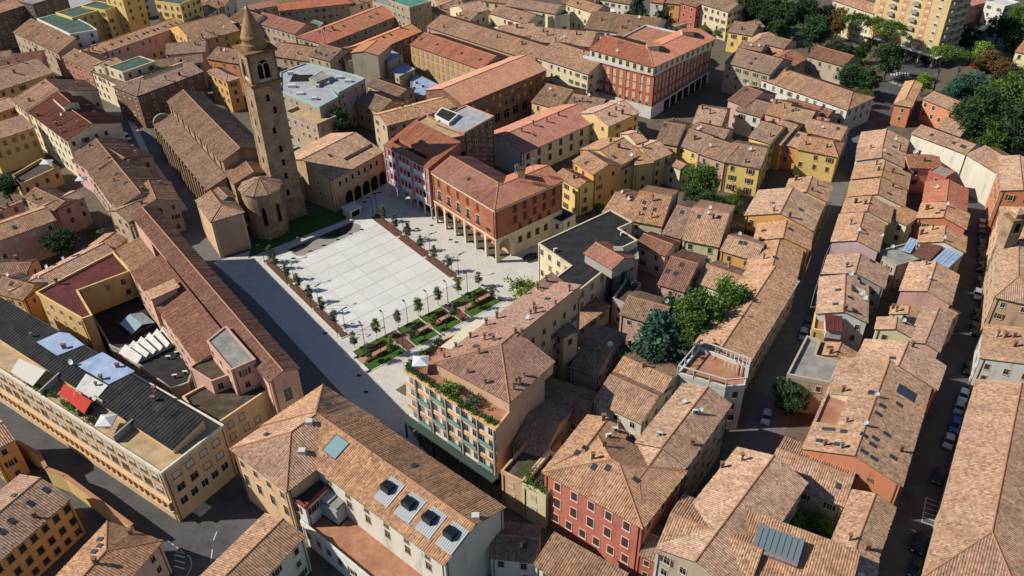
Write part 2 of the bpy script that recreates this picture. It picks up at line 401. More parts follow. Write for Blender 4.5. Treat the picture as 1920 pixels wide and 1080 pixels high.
def build_wing(s, root, wc, rm, namew='wall', namer='roof'):
    wc = s.wall or wc; rm = s.mat or rm
    # walls
    mb = MB(); wp = s.wallpoly(); n = len(wp); b0 = s.base
    tops = [s.zroof(p)-.07 if s.roof != 'f' else s.h for p in wp]
    for i in range(n):
        j = (i+1) % n; a, b = wp[i], wp[j]
        f = [(a.x, a.y, b0), (b.x, b.y, b0), (b.x, b.y, tops[j])]
        if s.roof == 'g' and i in (1, 3) and (s.h1 if i == 1 else s.h0) == 0:
            m = (a+b)/2; f.append((m.x, m.y, s.zroof(m)-.07))
        f.append((a.x, a.y, tops[i])); mb.face(f)
    if s.roof == 'f':
        pass
    obj(namew, mb.mesh('wall', [wmat(wc)], root.location), root, root.location)
    # roof
    mb = MB(); loc = root.location
    if s.roof == 'f':
        P = s.P; m = len(P)
        mb.face([(p.x, p.y, s.h-.02) for p in P], 0)
        inn = inset(P, .3)
        z0, z1 = s.h-.02, s.h+s.par
        out = inset(P, -.08)
        for i in range(m):
            j = (i+1) % m
            mb.face([(out[i].x, out[i].y, z1), (out[j].x, out[j].y, z1), (inn[j].x, inn[j].y, z1), (inn[i].x, inn[i].y, z1)], 1)
            mb.face([(inn[i].x, inn[i].y, z1), (inn[j].x, inn[j].y, z1), (inn[j].x, inn[j].y, z0), (inn[i].x, inn[i].y, z0)], 1)
            mb.face([(out[i].x, out[i].y, z0-.25), (out[j].x, out[j].y, z0-.25), (out[j].x, out[j].y, z1), (out[i].x, out[i].y, z1)], 1)
            mb.face([(P[j].x, P[j].y, z0-.25), (out[j].x, out[j].y, z0-.25), (out[i].x, out[i].y, z0-.25), (P[i].x, P[i].y, z0-.25)], 1)
        ro = obj(namer, mb.mesh('flat_roof', [flatmat(rm), s.parm or wmat(wc)], loc), root, loc)
    elif rm in ROOFC:
        slab(mb, cut_faces(s))
        for f in cut_faces(s): tile_ribs(mb, f)
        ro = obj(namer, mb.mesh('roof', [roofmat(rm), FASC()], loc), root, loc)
        s.roofobj = ro; roof_wells(s, root)
        if s.roof == 'g':
            rb = MB(); r0, r1 = s.ridge; up = Vector((0, 0, .02))
            ridge_strip(rb, r0+up, r1+up)
            V = lambda p: Vector((p.x, p.y, s.h+.02))
            if s.h0 > 0: ridge_strip(rb, V(s.P[0]), r0+up); ridge_strip(rb, V(s.P[3]), r0+up)
            if s.h1 > 0: ridge_strip(rb, V(s.P[1]), r1+up); ridge_strip(rb, V(s.P[2]), r1+up)
            obj('ridge_cap', rb.mesh('ridge_cap', [plain('ridge_tile', 'b08060' if rm not in ('brown',) else '8c5a48', .95)], loc), ro, loc)
    else:
        slab(mb, s.faces)
        for f in s.faces: tile_ribs(mb, f, 0, .8)
        ro = obj(namer, mb.mesh('roof', [flatmat(rm), FASC()], loc), root, loc)
    s.roofobj = ro
    return ro
def inset(P, d):
    m = len(P); out = []
    for i in range(m):
        a, b, c = P[i-1], P[i], P[(i+1) % m]
        d1 = (b-a).normalized(); d2 = (c-b).normalized()
        n1 = Vector((-d1.y, d1.x)); n2 = Vector((-d2.y, d2.x))
        k = 1+n1.dot(n2); k = max(k, .3)
        out.append(b+(n1+n2)*(d/k))
    return out
# roof furniture -------------------------------------------------
PROTO = {}
def proto(key, fn):
    if key not in PROTO: PROTO[key] = fn()
    return PROTO[key]
def chimney_mesh(k):
    mb = MB(); wv, dv, hv = ((.62, .5, 1.35), (.5, .5, 1.7), (.85, .55, 1.25), (.45, .45, 1.1))[k]
    mb.box(-wv/2, wv/2, -dv/2, dv/2, -.5, hv, 0)
    mb.box(-wv/2-.08, wv/2+.08, -dv/2-.08, dv/2+.08, hv-.12, hv, 1)
    for sx in (-1, 1):
        for sy in (-1, 1): mb.box(sx*(wv/2-.06)-.06, sx*(wv/2-.06)+.06, sy*(dv/2-.06)-.06, sy*(dv/2-.06)+.06, hv, hv+.22, 0)
    z = hv+.22; a, b_ = wv/2+.14, dv/2+.14
    if k == 1: mb.box(-a, a, -b_, b_, z, z+.08, 1)
    else:
        mb.face([(-a, -b_, z), (a, -b_, z), (a, 0, z+.22), (-a, 0, z+.22)], 1); mb.face([(a, b_, z), (-a, b_, z), (-a, 0, z+.22), (a, 0, z+.22)], 1)
        mb.face([(a, -b_, z), (a, b_, z), (a, 0, z+.22)], 0); mb.face([(-a, b_, z), (-a, -b_, z), (-a, 0, z+.22)], 0)
        mb.face([(-a, -b_, z), (-a, b_, z), (a, b_, z), (a, -b_, z)], 1)
    col = (wmat('brownbrick'), wmat('beige'), wmat('brick'), wmat('grey'))[k]
    return mb.mesh('chimney', [col, plain('chimney_cap', '8a6a52', .9)])
def dish_mesh():
    mb = MB(); mb.tube((0, 0, -.3), (0, 0, 1.0), .04, n=6, mi=1)
    M = Matrix.Translation((0, -.1, 1.1)) @ Matrix.Rotation(R(68), 4, 'X')
    rings = [(0, 0), (.3, .035), (.55, .12), (.62, .16)]
    n = 14
    for (r0, z0), (r1, z1) in zip(rings, rings[1:]):
        for i in range(n):
            t0, t1 = 2*math.pi*i/n, 2*math.pi*(i+1)/n
            q = [M @ Vector((r*math.cos(t), r*math.sin(t), z)) for r, z, t in ((r0, z0, t0), (r0, z0, t1), (r1, z1, t1), (r1, z1, t0))]
            mb.face(q if r0 > 0 else q[1:], 0)
    mb.tube(M @ Vector((0, -.5, .1)), M @ Vector((0, 0, .55)), .025, n=5, mi=1)
    return mb.mesh('satellite_dish', [plain('dish_white', 'd8d8d6', .5), plain('steel_grey', '8a8c8e', .5, .6)])
def antenna_mesh():
    mb = MB(); mb.tube((0, 0, -.3), (0, 0, 2.6), .035, n=5)
    mb.tube((-.9, 0, 2.5), (.9, 0, 2.5), .03, n=4)
    for i in range(6): x = -.85+.34*i; mb.tube((x, -.35, 2.52), (x, .35, 2.52), .022, n=4)
    mb.tube((-.5, 0, 1.9), (.5, 0, 1.9), .03, n=4)
    for i in range(4): x = -.45+.3*i; mb.tube((x, -.28, 1.92), (x, .28, 1.92), .022, n=4)
    return mb.mesh('antenna', [plain('steel_grey', '8a8c8e', .5, .6)])
def ac_mesh():
    mb = MB(); mb.box(-.5, .5, -.22, .22, .12, .9); mb.box(-.45, -.35, -.2, .2, -.3, .12, 1); mb.box(.35, .45, -.2, .2, -.3, .12, 1)
    mb.tube((.12, -.225, .5), (.12, -.245, .5), .3, n=12, mi=1)
    return mb.mesh('air_conditioner', [plain('ac_white', 'd2d0c8', .6), plain('dark_metal', '34363a', .6)])
def sky_meshes(wd, ln):
    mb = MB(); t = .09
    mb.box(-wd/2, wd/2, -ln/2, -ln/2+t, -.1, .19); mb.box(-wd/2, wd/2, ln/2-t, ln/2, -.1, .19)
    mb.box(-wd/2, -wd/2+t, -ln/2+t, ln/2-t, -.1, .189); mb.box(wd/2-t, wd/2, -ln/2+t, ln/2-t, -.1, .189)
    fr = mb.mesh('skylight_frame', [plain('skylight_frame', '4e4a46', .5)])
    mb = MB(); mb.box(-wd/2+t, wd/2-t, -ln/2+t, ln/2-t, -.05, .15)
    return fr, mb.mesh('skylight_pane', [plain('skylight_glass', '3c4650', .1, 0, .6) if wd < 3 else plain('pale_glazing', '86a0a4', .15, 0, .5)])
def slope_rot(n):
    e = Vector((0, 0, 1)).cross(n)
    e = e.normalized() if e.length > 1e-4 else Vector((1, 0, 0)); s = n.cross(e)
    return Matrix((e, s, n)).transposed().to_euler()
def add_chimney(ro, q, k=None, sc=1.0, rz=None, n=None):
    k = random.choice((0, 0, 1, 2, 3)) if k is None else k
    return obj('chimney', proto(('ch', k), lambda: chimney_mesh(k)), ro, q, random.uniform(-.1, .1) if rz is None else rz, sc*random.uniform(.75, 1.0))
def add_sky(ro, q, n, wd=.8, ln=1.15):
    fr, pn = proto(('sky', wd, ln), lambda: sky_meshes(wd, ln))
    o = obj('skylight', fr, ro, q, slope_rot(n)); p = obj('pane', pn, o, q)
    return o
def roof_hit(b, p):
    best = None
    for s in b['wings']:
        h = s.hit(p)
        if h and (best is None or h[0] < best[0][0]): best = (h, s)
    return best
def rand_roof(s):
    f = random.choice(s.faces[:2]) if len(s.faces) > 1 else s.faces[0]
    if len(f) == 4:
        a, b = random.uniform(.12, .88), random.uniform(.2, .85)
        q = f[0].lerp(f[1], a).lerp(f[3].lerp(f[2], a), b)
    else: q = (f[0]+f[1]+f[2])/3
    n = (f[1]-f[0]).cross(f[2]-f[0]).normalized()
    return q, (n if n.z > 0 else -n)
def bld(name, label, wings, wc='cream', rm='tan', cat='house', sh='brown', ch=(), sky=(), dish=(), ant=(), ac=(), rc=0, group=None, wstyle=None, frame='pale', ck=None):
    """a building: an Empty with walls, roofs and roof furniture; pixel lists place chimneys, skylights, dishes"""
    c = Vector((0, 0))
    for p in wings[0].P: c += p
    c /= len(wings[0].P)
    root = thing(name, label, cat, (c.x, c.y, 0), group)
    b = {'root': root, 'wings': wings, 'wc': wc, 'sh': sh, 'wstyle': wstyle, 'frame': frame}
    for s in wings: s.bld = b; build_wing(s, root, wc, rm)
    BLD.append(b)
    def each(lst, fn):
        for p in lst:
            h = roof_hit(b, p)
            if h is None: DBG.append(('MISS', label[:40], px(p))); continue
            fn(h[1].roofobj, h[0][1], h[0][2])
    each(ch, lambda ro, q, n: add_chimney(ro, q, None if ck is None else random.choice(ck)))
    each(sky, lambda ro, q, n: add_sky(ro, q, n))
    each(dish, lambda ro, q, n: obj('satellite_dish', proto('dish', dish_mesh), ro, q, random.uniform(-.35, -.1), random.uniform(.7, .95)))
    each(ant, lambda ro, q, n: obj('antenna', proto('ant', antenna_mesh), ro, q, random.uniform(0, 3)))
    each(ac, lambda ro, q, n: obj('air_conditioner', proto('ac', ac_mesh), ro, q, random.uniform(-.4, .4)))
    for i in range(rc):
        s = random.choice([x for x in wings if x.roof != 'f'] or wings); q, n = rand_roof(s)
        u = random.random()
        if u < .62: add_chimney(s.roofobj, q)
        elif u < .8: add_sky(s.roofobj, q, n)
        elif u < .92: obj('satellite_dish', proto('dish', dish_mesh), s.roofobj, q, random.uniform(-.35, -.1), .8)
        else: obj('antenna', proto('ant', antenna_mesh), s.roofobj, q, random.uniform(0, 3))
    return b
# windows ---------------------------------------------------------
SHUT = {'brown': '5d3d2a', 'green': '2f4f3c', 'grey': '8b8376', 'white': 'cfcabb', 'yellow': 'd99a2a', 'teal': '3b7a70', 'red': '8a3226', 'tan': '9b7a58', 'dark': '332a24', 'cream': 'cdbf9c'}
FRAME = {'pale': 'c9bea6', 'white': 'd8d4c8', 'stone': 'b7a68c', 'dark': '4a3d33', 'none': None, 'brick': '9c5a3e'}
def window_meshes(wd, ht, style, sh, fr):
    """returns (frame mesh, [(child name, mesh, x offset)])"""
    mb = MB(); t = .12; fm = plain('window_frame_'+fr, FRAME[fr] or '8a7a64', .8)
    o = .07
    mb.box(-wd/2-t, wd/2+t, -.02, o, ht/2, ht/2+t); mb.box(-wd/2-t-.06, wd/2+t+.06, -.02, o+.1, -ht/2-t, -ht/2)
    mb.box(-wd/2-t, -wd/2, -.02, o-.002, -ht/2, ht/2); mb.box(wd/2, wd/2+t, -.02, o-.002, -ht/2, ht/2)
    kids = []
    if style in 'dob':
        g = MB(); g.box(-wd/2, wd/2, -.01, .012, -ht/2, ht/2, 0)
        g.box(-.035, .035, .012, .04, -ht/2, ht/2, 1); g.box(-wd/2, wd/2, .012, .035, ht*.18-.03, ht*.18+.03, 1)
        kids.append(('pane', g, 0))
    sm = plain('shutter_'+sh, SHUT[sh], .75)
    if style == 'c':
        for sx in (-1, 1):
            g = MB(); g.box(-wd/4+.015, wd/4-.015, -.01, .05, -ht/2, ht/2, 2)
            for i in range(5): z = -ht/2+ht*(i+.5)/5; g.box(-wd/4+.07, wd/4-.07, .05, .065, z-ht*.06, z+ht*.06, 2)
            kids.append(('shutter', g, sx*wd/4))
    if style == 'o':
        for sx in (-1, 1):
            g = MB(); g.box(-wd/4, wd/4, .0, .05, -ht/2, ht/2, 2); kids.append(('shutter', g, sx*(wd*.75+t+.02)))
    if style == 'b':                                 # roller blind half down
        g = MB(); g.box(-wd/2+.01, wd/2-.01, .041, .06, -ht*.1, ht/2, 2); kids.append(('shutter', g, 0))
    mats = [glassmat(), plain('sash', 'a89c88', .7), sm]
    return mb.mesh('window', [fm]), [(nm, g.mesh(nm, mats), x) for nm, g, x in kids], mb, kids, [fm]+mats
def window_merged(wd, ht, style, sh, fr):
    _, _, mb, kids, mats = window_meshes(wd, ht, style, sh, fr)
    m = MB()
    for f, i in zip(mb.f, mb.m): m.face([mb.v[k] for k in f], i)
    for nm, g, x in kids:
        for f, i in zip(g.f, g.m): m.face([(g.v[k][0]+x, g.v[k][1], g.v[k][2]) for k in f], i+1)
    return m.mesh('window', mats)
def blocked(x, y, z, own):
    for s in WINGS:
        if s is own or z > s.h+8 or z < s.base: continue
        q = s.bb
        if x < q[0] or x > q[1] or y < q[2] or y > q[3]: continue
        if inpoly((x, y), s.P) and z-.5 < s.zroof((x, y)): return True
    return False
CAMS = [CAM, CAM+Vector((-14, 0, 2)), CAM+Vector((14, 0, 2))]
def seen(dg, p):
    for c in CAMS:
        d = c-p; L = d.length; d.normalize()
        h = scn.ray_cast(dg, p+d*.15, d, distance=L)
        if not h[0]: return True
    return False
NWIN = [0]
def put_window(root, p, ang, wd, ht, style, sh, fr):
    far = (p-CAM).length > 205
    NWIN[0] += 1
    if far:
        return obj('window', proto(('wm', wd, ht, style, sh, fr), lambda: window_merged(wd, ht, style, sh, fr)), root, p, ang)
    fm, kids = proto(('w', wd, ht, style, sh, fr), lambda: window_meshes(wd, ht, style, sh, fr))[:2]
    o = obj('window', fm, root, p, ang)
    for nm, me, x in kids:
        k = bpy.data.objects.new(nm, me); COL.objects.link(k); k.parent = o; k.location = (x, 0, 0)
def inframe(p):
    d = p-CAM; v = [d.dot(a) for a in _ax]
    return v[2] > 0 and abs(v[0]/v[2]*F) < 1010 and abs(v[1]/v[2]*F) < 600
def pipe_mesh(h):
    mb = MB(); mb.tube((0, 0, -h+.1), (0, 0, -.1), .07, n=6); return mb.mesh('downpipe', [plain('copper_brown', '5c4a3c', .6)])
def facade(s, i, dg):
    wp = s.wallpoly(); n = len(wp); a, b = wp[i], wp[(i+1) % n]
    d = b-a; L = d.length
    if L < 2.2: return
    d.normalize(); nn = Vector((d.y, -d.x)); mid = (a+b)/2
    if nn.dot(CAM.xy-mid) < 0: return
    bb = s.bld; sh, fr = bb['sh'], bb['frame']
    ang = math.atan2(nn.y, nn.x)-math.pi/2
    spec = s.win
    rows = []
    if spec == 'auto':
        k = 0; z = s.h-1.65
        wd, ht = random.choice(((.9, 1.35), (1.0, 1.5), (.85, 1.25)))
        sp = random.uniform(2.6, 3.4)
        while z > s.base+1.1 and (s.floors is None or k < s.floors):
            rows.append((max(1, int((L-.8)/sp)), z, wd, ht if k < 2 else ht*1.05, bb['wstyle'] or 'auto')); z -= s.pitch; k += 1
    elif isinstance(spec, dict): rows = spec.get(i, [])
    if (Vector((*mid, s.h))-CAM).length < 260 and L > 4:
        for u in ((.5,) if L < 12 else (.5, L-.5)):
            p = a+d*u+nn*.1
            if inframe(Vector((*p, s.h-1))) and not blocked(p.x+nn.x*.3, p.y+nn.y*.3, s.h-1.5, s): obj('downpipe', proto(('dp', round(s.h-s.base)), lambda: pipe_mesh(round(s.h-s.base))), bb['root'], Vector((*p, s.h)))
    for row in rows:
        nc, z, wd, ht, st = row[:5]
        shx = row[5] if len(row) > 5 else sh; frx = row[6] if len(row) > 6 else fr
        m = row[7] if len(row) > 7 else 0.0         # end margin
        for c in range(nc):
            u = m+(L-2*m)*(c+.5)/nc
            if spec == 'auto':
                u += random.uniform(-.25, .25)
                if random.random() < .1: continue
            p = a+d*u
            st_ = random.choice('ddcco') if st == 'auto' else random.choice(st)
            if st_ == 'o' and wd*2+.6 > L/nc: st_ = 'd'
            q = Vector((p.x, p.y, z))
            out = nn*.35
            if not inframe(q) or blocked(q.x+out.x, q.y+out.y, z, s): continue
            q3 = Vector((p.x+nn.x*.05, p.y+nn.y*.05, z))
            if not seen(dg, q3+Vector((nn.x, nn.y, 0))*.1): continue
            put_window(bb['root'], Vector((p.x, p.y, z)), ang, wd, ht, st_, shx, frx)
def all_windows():
    for s in WINGS:
        xs = [p.x for p in s.P]; ys = [p.y for p in s.P]; s.bb = (min(xs), max(xs), min(ys), max(ys))
    bpy.context.view_layer.update(); dg = bpy.context.evaluated_depsgraph_get()
    for b in BLD:
        for s in b['wings']:
            if not s.win: continue
            for i in range(len(s.wallpoly())):
                if i not in s.blank: facade(s, i, dg)
# ---------------------------------------------------------------- houses (points are pixels of the photograph, heights metres)
# --- far left corner
T(0, 0)
bld('town_house', 'dark brick block with tan roof at the far top left corner', [
    W(15, (-80, 100), (182, 15), w=13, wall='greybrick'), W(16, (184, 30), (374, -28), w=13, roof='f', mat='concrete', wall='greybrick')], 'greybrick', cat='building')
bld('town_house', 'low pale flat-roofed block behind the dark brick block', [W(7, (385, 60), (540, 15), w=16, roof='f', mat='palegrey', wall='grey')], 'grey', cat='building')
bld('apartment_building', 'beige building with brown sloping front roof and dull green flat roof', [
    W(10, (70, 182), (322, 300), r=(392, 196), roof='s', tp=.42, wall='beige'),
    W(14.2, (0, 0), (0, 0), poly=[(208, 106), (392, 193), (545, 168), (505, 140), (362, 68)], mat='green', wall='white', par=.15)],
    'beige', 'tan', sh='green', cat='building', sky=[(185, 148), (325, 215)], wstyle='dd')
bld('apartment_building', 'yellow ochre apartment block with greenish flat roof and dark recessed balconies', [
    W(15, (405, 102), (578, 52), w=12, roof='f', mat='green', wall='yellow', par=.2), W(15.6, (592, 60), (676, 30), w=14, roof='f', mat='green', wall='yellow', par=.2)],
    'yellow', 'green', cat='apartment block', sh='brown')
bld('apartment_building', 'yellow apartment block with stacked balconies behind the ochre block', [W(19, (690, 5), (800, -28), w=12, roof='f', mat='green', wall='yellow')], 'yellow', 'green', cat='apartment block')
bld('apartment_building', 'bright cream yellow apartment block beside the dark gabled house at the top edge', [W(17, (872, 10), (1012, 30), w=12, roof='f', mat='green', wall='yellow')], 'yellow', 'green', cat='apartment block')
bld('town_house', 'grey gabled house at the top edge left of the church spire', [W(12, (1012, 60), (1170, 25), w=12, wall='grey')], 'grey', 'old', rc=2)
bld('town_house', 'long pink building with a row of skylights in its tan roof', [W(9.5, (603, 292), (1142, 103), r=(830, 150), wall='pink')], 'salmon', 'tan', sh='white', cat='building',
    sky=[(628, 250), (680, 233), (722, 218), (766, 203), (808, 190), (828, 183), (865, 171), (886, 163), (926, 150), (960, 139), (990, 129), (1022, 119)], ch=[(530, 270), (560, 290)])
bld('town_house', 'low tan roofed house joining the pink building to the street row', [W(10, (480, 330), (600, 292), r=(500, 268))], 'salmon', 'tan', rc=3)
bld('town_house', 'brick red street house beside the beige green-shuttered building', [W(10.2, (345, 322), (508, 403), r=(455, 290), wall='brick')], 'brick', 'tan', sh='brown', ch=[(425, 320)], dish=[(455, 300)])
bld('town_house', 'cream street house between the red house and the brick corner building', [W(10, (508, 403), (668, 480), r=(600, 365), wall='cream')], 'cream', 'old', sh='brown', ch=[(545, 385), (598, 330)], rc=1)
bld('town_house', 'white attic house with dark flat roof above the street row', [W(14, (690, 410), (872, 345), w=9, roof='f', mat='green', wall='cream', par=.2), W(13, (590, 385), (690, 345), r=(650, 320), wall='cream')], 'cream', 'tan', rc=2)
bld('corner_building', 'brown brick corner building with planted roof terrace above the shaded street', [
    W(11.8, (770, 542), (1146, 402), C=(1045, 340), h0=7, wall='brownbrick', holes=[(0, (815, 450), (1020, 355), 'sand', 'cream')]),], 'brownbrick', 'old', sh='grey', cat='building', ch=[(935, 450), (1010, 425)], frame='white', wstyle='db')
bld('villa', 'cream apartment house with large crimson roof and a small attic house on top', [
    W(13, (150, 628), (370, 792), r=(500, 683), mat='crimson', wall='cream', tp=.3, holes=[(0, (285, 665), (345, 630), 'tar', 'grey')]),
    W(17, (283, 540), (350, 600), r=(380, 560), mat='crimson', wall='cream', base=10, tp=.3)],
    'cream', 'crimson', cat='building', ch=[(215, 655), (320, 710), (430, 620), (445, 715), (545, 545), (345, 745)], sky=[(395, 672), (530, 628), (490, 590)], dish=[(348, 655)])
bld('town_house', 'tan roofed house behind the crimson roofed apartment house', [W(12, (60, 560), (135, 625), r=(285, 470), tp=.3)], 'cream', 'tan', sky=[(243, 468)], rc=2)
bld('town_house', 'small orange house at the left edge beside the cream crimson-roofed house', [W(9, (-20, 640), (112, 592), r=(20, 555), wall='orange')], 'orange', 'tan', rc=1)
bld('town_house', 'house with broad tan roof and yellow street wall at the left edge', [W(9, (-20, 515), (305, 408), r=(120, 350), wall='ochre'), W(10.5, (20, 425), (180, 388), w=5, roof='s', base=8, wall='ochre')], 'ochre', 'tan', rc=2)
bld('town_house', 'house with dark reddish roof near the left edge below the dark brick block', [W(10, (70, 375), (240, 352), r=(110, 300), mat='russet')], 'rose', 'russet', rc=3)
bld('town_house', 'grey roofed house at the left edge beside the dark reddish roof', [W(9, (-60, 350), (70, 330), r=(0, 290))], 'pink', 'old', rc=3, )
bld('town_house', 'plain yellow blank-walled house by the terrace with the white parasol', [W(11, (-60, 802), (196, 716), w=7, roof='s', wall='ochre', win={0: [(5, 9.2, .9, 1.3, 'c', 'tan', 'none'), (5, 6, .9, 1.3, 'c', 'tan', 'none')]})], 'ochre', 'tan')
bld('terrace_house', 'low ochre house with brown deck terrace under the white parasol', [W(5, (0, 0), (0, 0), poly=[(75, 1000), (235, 905), (335, 950), (120, 1050)], mat='darkdeck', wall='ochre', par=.9)], 'ochre')
bld('town_house', 'house with dark chocolate roof beyond the long pink building', [W(9.5, (1085, 240), (1350, 172), r=(1190, 92), wall='amber', mat='old')], 'amber', 'old', ch=[(1205, 195), (1140, 215)], dish=[(1258, 160)], rc=1)
bld('town_house', 'brown roofed house between the pink building and the orange house', [W(10, (930, 310), (1155, 292), r=(1000, 240))], 'salmon', 'old', rc=4)
bld('town_house', 'house with roof terrace behind the brick corner building', [W(10, (880, 385), (1145, 350), r=(1000, 320))], 'pale', 'old', rc=4)
bld('town_house', 'orange house with hipped tan roof beside the bell tower', [W(11.5, (1162, 402), (1272, 462), C=(1345, 432), h1=4, wall='amber')], 'amber', 'tan', sky=[(1305, 408)], sh='dark', ch=[(1190, 385)])
bld('town_house', 'small orange attic house with bluish skylight behind the bell tower', [W(11, (1160, 330), (1340, 360), r=(1230, 265), wall='orange')], 'orange', 'tan', sky=[(1312, 330), (1233, 362)], ch=[(1245, 285), (1180, 290)], dish=[(1262, 292)])
bld('town_house', 'dark roofed house left of the spire at the top edge', [W(10, (1285, 105), (1400, 150), r=(1340, 40), wall='pale')], 'pale', 'old', rc=2)
bld('town_house', 'low house with orange roof terrace at the top edge above the long pink building', [W(8, (1170, 85), (1270, 20), w=12)], 'pale', 'tan', rc=3)
# street row south-west of the church
bld('town_house', 'house with dark hollow roof terrace beside the shaded church street', [
    W(9.5, (955, 1085), (690, 782), r=(640, 900), wall='pink', holes=[(1, (560, 960), (630, 900), 'darkdeck', 'salmon')])], 'salmon', 'old', sky=[(640, 865), (720, 898), (740, 942), (655, 980), (708, 1028)], ch=[(645, 1020), (905, 1045), (770, 880)])
bld('town_house', 'cream house with yellow awning beside the parasol terrace', [W(8.5, (400, 900), (560, 1000), r=(570, 812), wall='pink')], 'pink', 'old', ch=[(510, 830)], rc=2)
bld('town_house', 'tan hip roofed house below the dark hollow terrace', [W(9, (555, 985), (700, 1120), r=(660, 925), wall='pink')], 'pink', 'tan', rc=2)
T(0, 360)
bld('town_house', 'cream house at the shaded street corner above the long russet convent roof', [W(9.6, (1010, 45), (960, -60), r=(870, 20), wall='beige'), W(9, (720, 172), (890, 95), r=(800, 40))], 'beige', 'old', ch=[(800, 70)], rc=1)
bld('town_house', 'small cream house with grey gable beside the convent roof', [W(8, (604, 107), (738, 192), r=(700, 60), wall='pale')], 'pale', 'tan', rc=1)
bld('town_house', 'shaded house with tan roof behind the dark garden tree', [W(8.5, (300, 112), (480, 25), r=(370, 20), wall='stain'), W(8.5, (130, 30), (300, 112), r=(250, 0), wall='salmon')], 'stain', 'tan', sh='brown', rc=3)
bld('loggia_house', 'pink house with round loggia arches and white open shutters at the left edge', [W(9.5, (-60, 295), (318, 158), r=(110, 140), wall='salmon')], 'salmon', 'tan', sh='white', wstyle='oc', ch=[(185, 95), (135, 45)], sky=[(80, 200)], frame='pale')
bld('town_house', 'salmon house with tan roof at the left edge above the loggia house', [W(9.5, (-40, 125), (130, 50), r=(30, 75), wall='salmon')], 'salmon', 'tan', rc=2)
bld('town_house', 'low house with reddish roof in the corner left of the loggia house', [W(7, (-60, 470), (150, 465), r=(40, 400), wall='salmon')], 'salmon', 'old', rc=1)
bld('row_house', 'long narrow tan roof between the loggia house and the dark red terrace', [W(9.4, (120, 612), (650, 335), r=(420, 372), wall='amber'), W(9, (630, 330), (722, 262), r=(620, 245))], 'amber', 'tan', sky=[(437, 356), (308, 412), (475, 322), (128, 515)], dish=[(360, 385), (270, 435)], ch=[(75, 460)], rc=2)
bld('row_house', 'tan roofed house at the left edge behind the long black roof', [W(9.5, (-60, 560), (125, 612), r=(60, 490), wall='amber')], 'amber', 'tan', rc=3)
bld('terrace_house', 'yellow walled block with dark red flat roof terrace', [
    W(11.5, (0, 0), (0, 0), poly=[(205, 572), (640, 345), (735, 452), (440, 562), (522, 702), (465, 722)], mat='darkred', wall='ochre', par=.5)], 'ochre', 'darkred', cat='building', ch=[(325, 520)], sh='tan')
T(480, 0)
# --- red roofed complex, top
bld('courtyard_palace', 'courtyard complex with orange-red roofs at the top left of centre', [
    W(10, (-30, 122), (216, 192), r=(130, 95), mat='red', wall='beige'), W(10, (388, 252), (798, 88), C=(640, 50), mat='red', wall='beige', h0=6.5), W(10, (128, 62), (548, 18), r=(330, -6), mat='red', wall='beige', h1=5),
    W(10, (-40, 60), (128, 30), r=(60, 5), mat='red', wall='beige')],
    'beige', 'red', cat='palace', sh='grey', ch=[(385, 170), (430, 165), (460, 120), (505, 100)], sky=[(358, 178), (436, 168), (494, 148), (640, 95), (680, 78)])
bld('flat_roofed_annex', 'small teal flat roof inside the red roofed courtyard complex', [W(7, (0, 0), (0, 0), poly=[(235, 172), (330, 113), (378, 130), (315, 180)], mat='teal', wall='beige', par=.1)], 'beige', cat='building')
bld('apartment_building', 'beige building with mint green flat roof at the top edge', [
    W(16, (0, 0), (0, 0), poly=[(760, 8), (862, 42), (985, 8), (860, -50)], mat='teal', wall='beige', par=.2), W(12, (0, 0), (0, 0), poly=[(655, 12), (765, 45), (800, 30), (700, -30)], mat='concrete', wall='beige', par=.2),
    W(10, (892, 100), (1020, 48), w=9, roof='f', mat='concrete', wall='greybrick')], 'beige', 'teal', cat='building', frame='white')
bld('flat_roofed_annex', 'small green roofed annex in front of the mint roofed building', [W(8, (0, 0), (0, 0), poly=[(785, 118), (830, 135), (890, 108), (830, 80)], mat='teal', wall='beige', par=.1)], 'beige', cat='building')
bld('town_house', 'tan house at the top edge right of the mint green roof', [W(10, (1030, 95), (1190, 30), r=(1090, 10))], 'cream', 'old', rc=4)
bld('long_building', 'very long tan roof with grey gutter running behind the school roofs', [W(12, (955, 152), (1562, 345), r=(1110, 104), wall='beige')], 'beige', 'tan', cat='building', rc=3)
bld('town_house', 'cream courtyard building with many small windows at the top centre', [
    W(13, (1190, 85), (1312, 55), r=(1240, 5), wall='cream'), W(13, (1312, 75), (1520, 135), r=(1330, 18), wall='cream'), W(12.5, (1120, 100), (1200, 120), r=(1190, 60))], 'cream', 'tan', cat='building', rc=4)
bld('school', 'brick school with yellow shutters and orange-red roofs around its yard', [
    W(13, (818, 146), (512, 268), w=11, mat='orange', wall='brownbrick'),
    W(13, (862, 252), (1265, 392), r=(935, 178), mat='red', wall='beige', win={0: [(14, 11, .9, 1.9, 'c', 'yellow', 'none'), (14, 8, .9, 1.9, 'c', 'yellow', 'none'), (14, 5, .9, 1.9, 'c', 'yellow', 'none')]}),
    W(13.5, (1165, 592), (1638, 392), r=(1275, 408), mat='orange', wall='brownbrick', win={0: [(13, 11.2, 1.1, 1.5, 'cd', 'yellow', 'none'), (13, 8, 1.1, 1.5, 'cd', 'yellow', 'none'), (9, 4, 2.2, 2.6, 'd', 'brown', 'dark')]})],
    'brownbrick', 'red', cat='school', sh='yellow', sky=[(716, 210), (757, 195), (930, 220), (1020, 250), (1157, 300), (1262, 335)], ch=[(815, 158)])
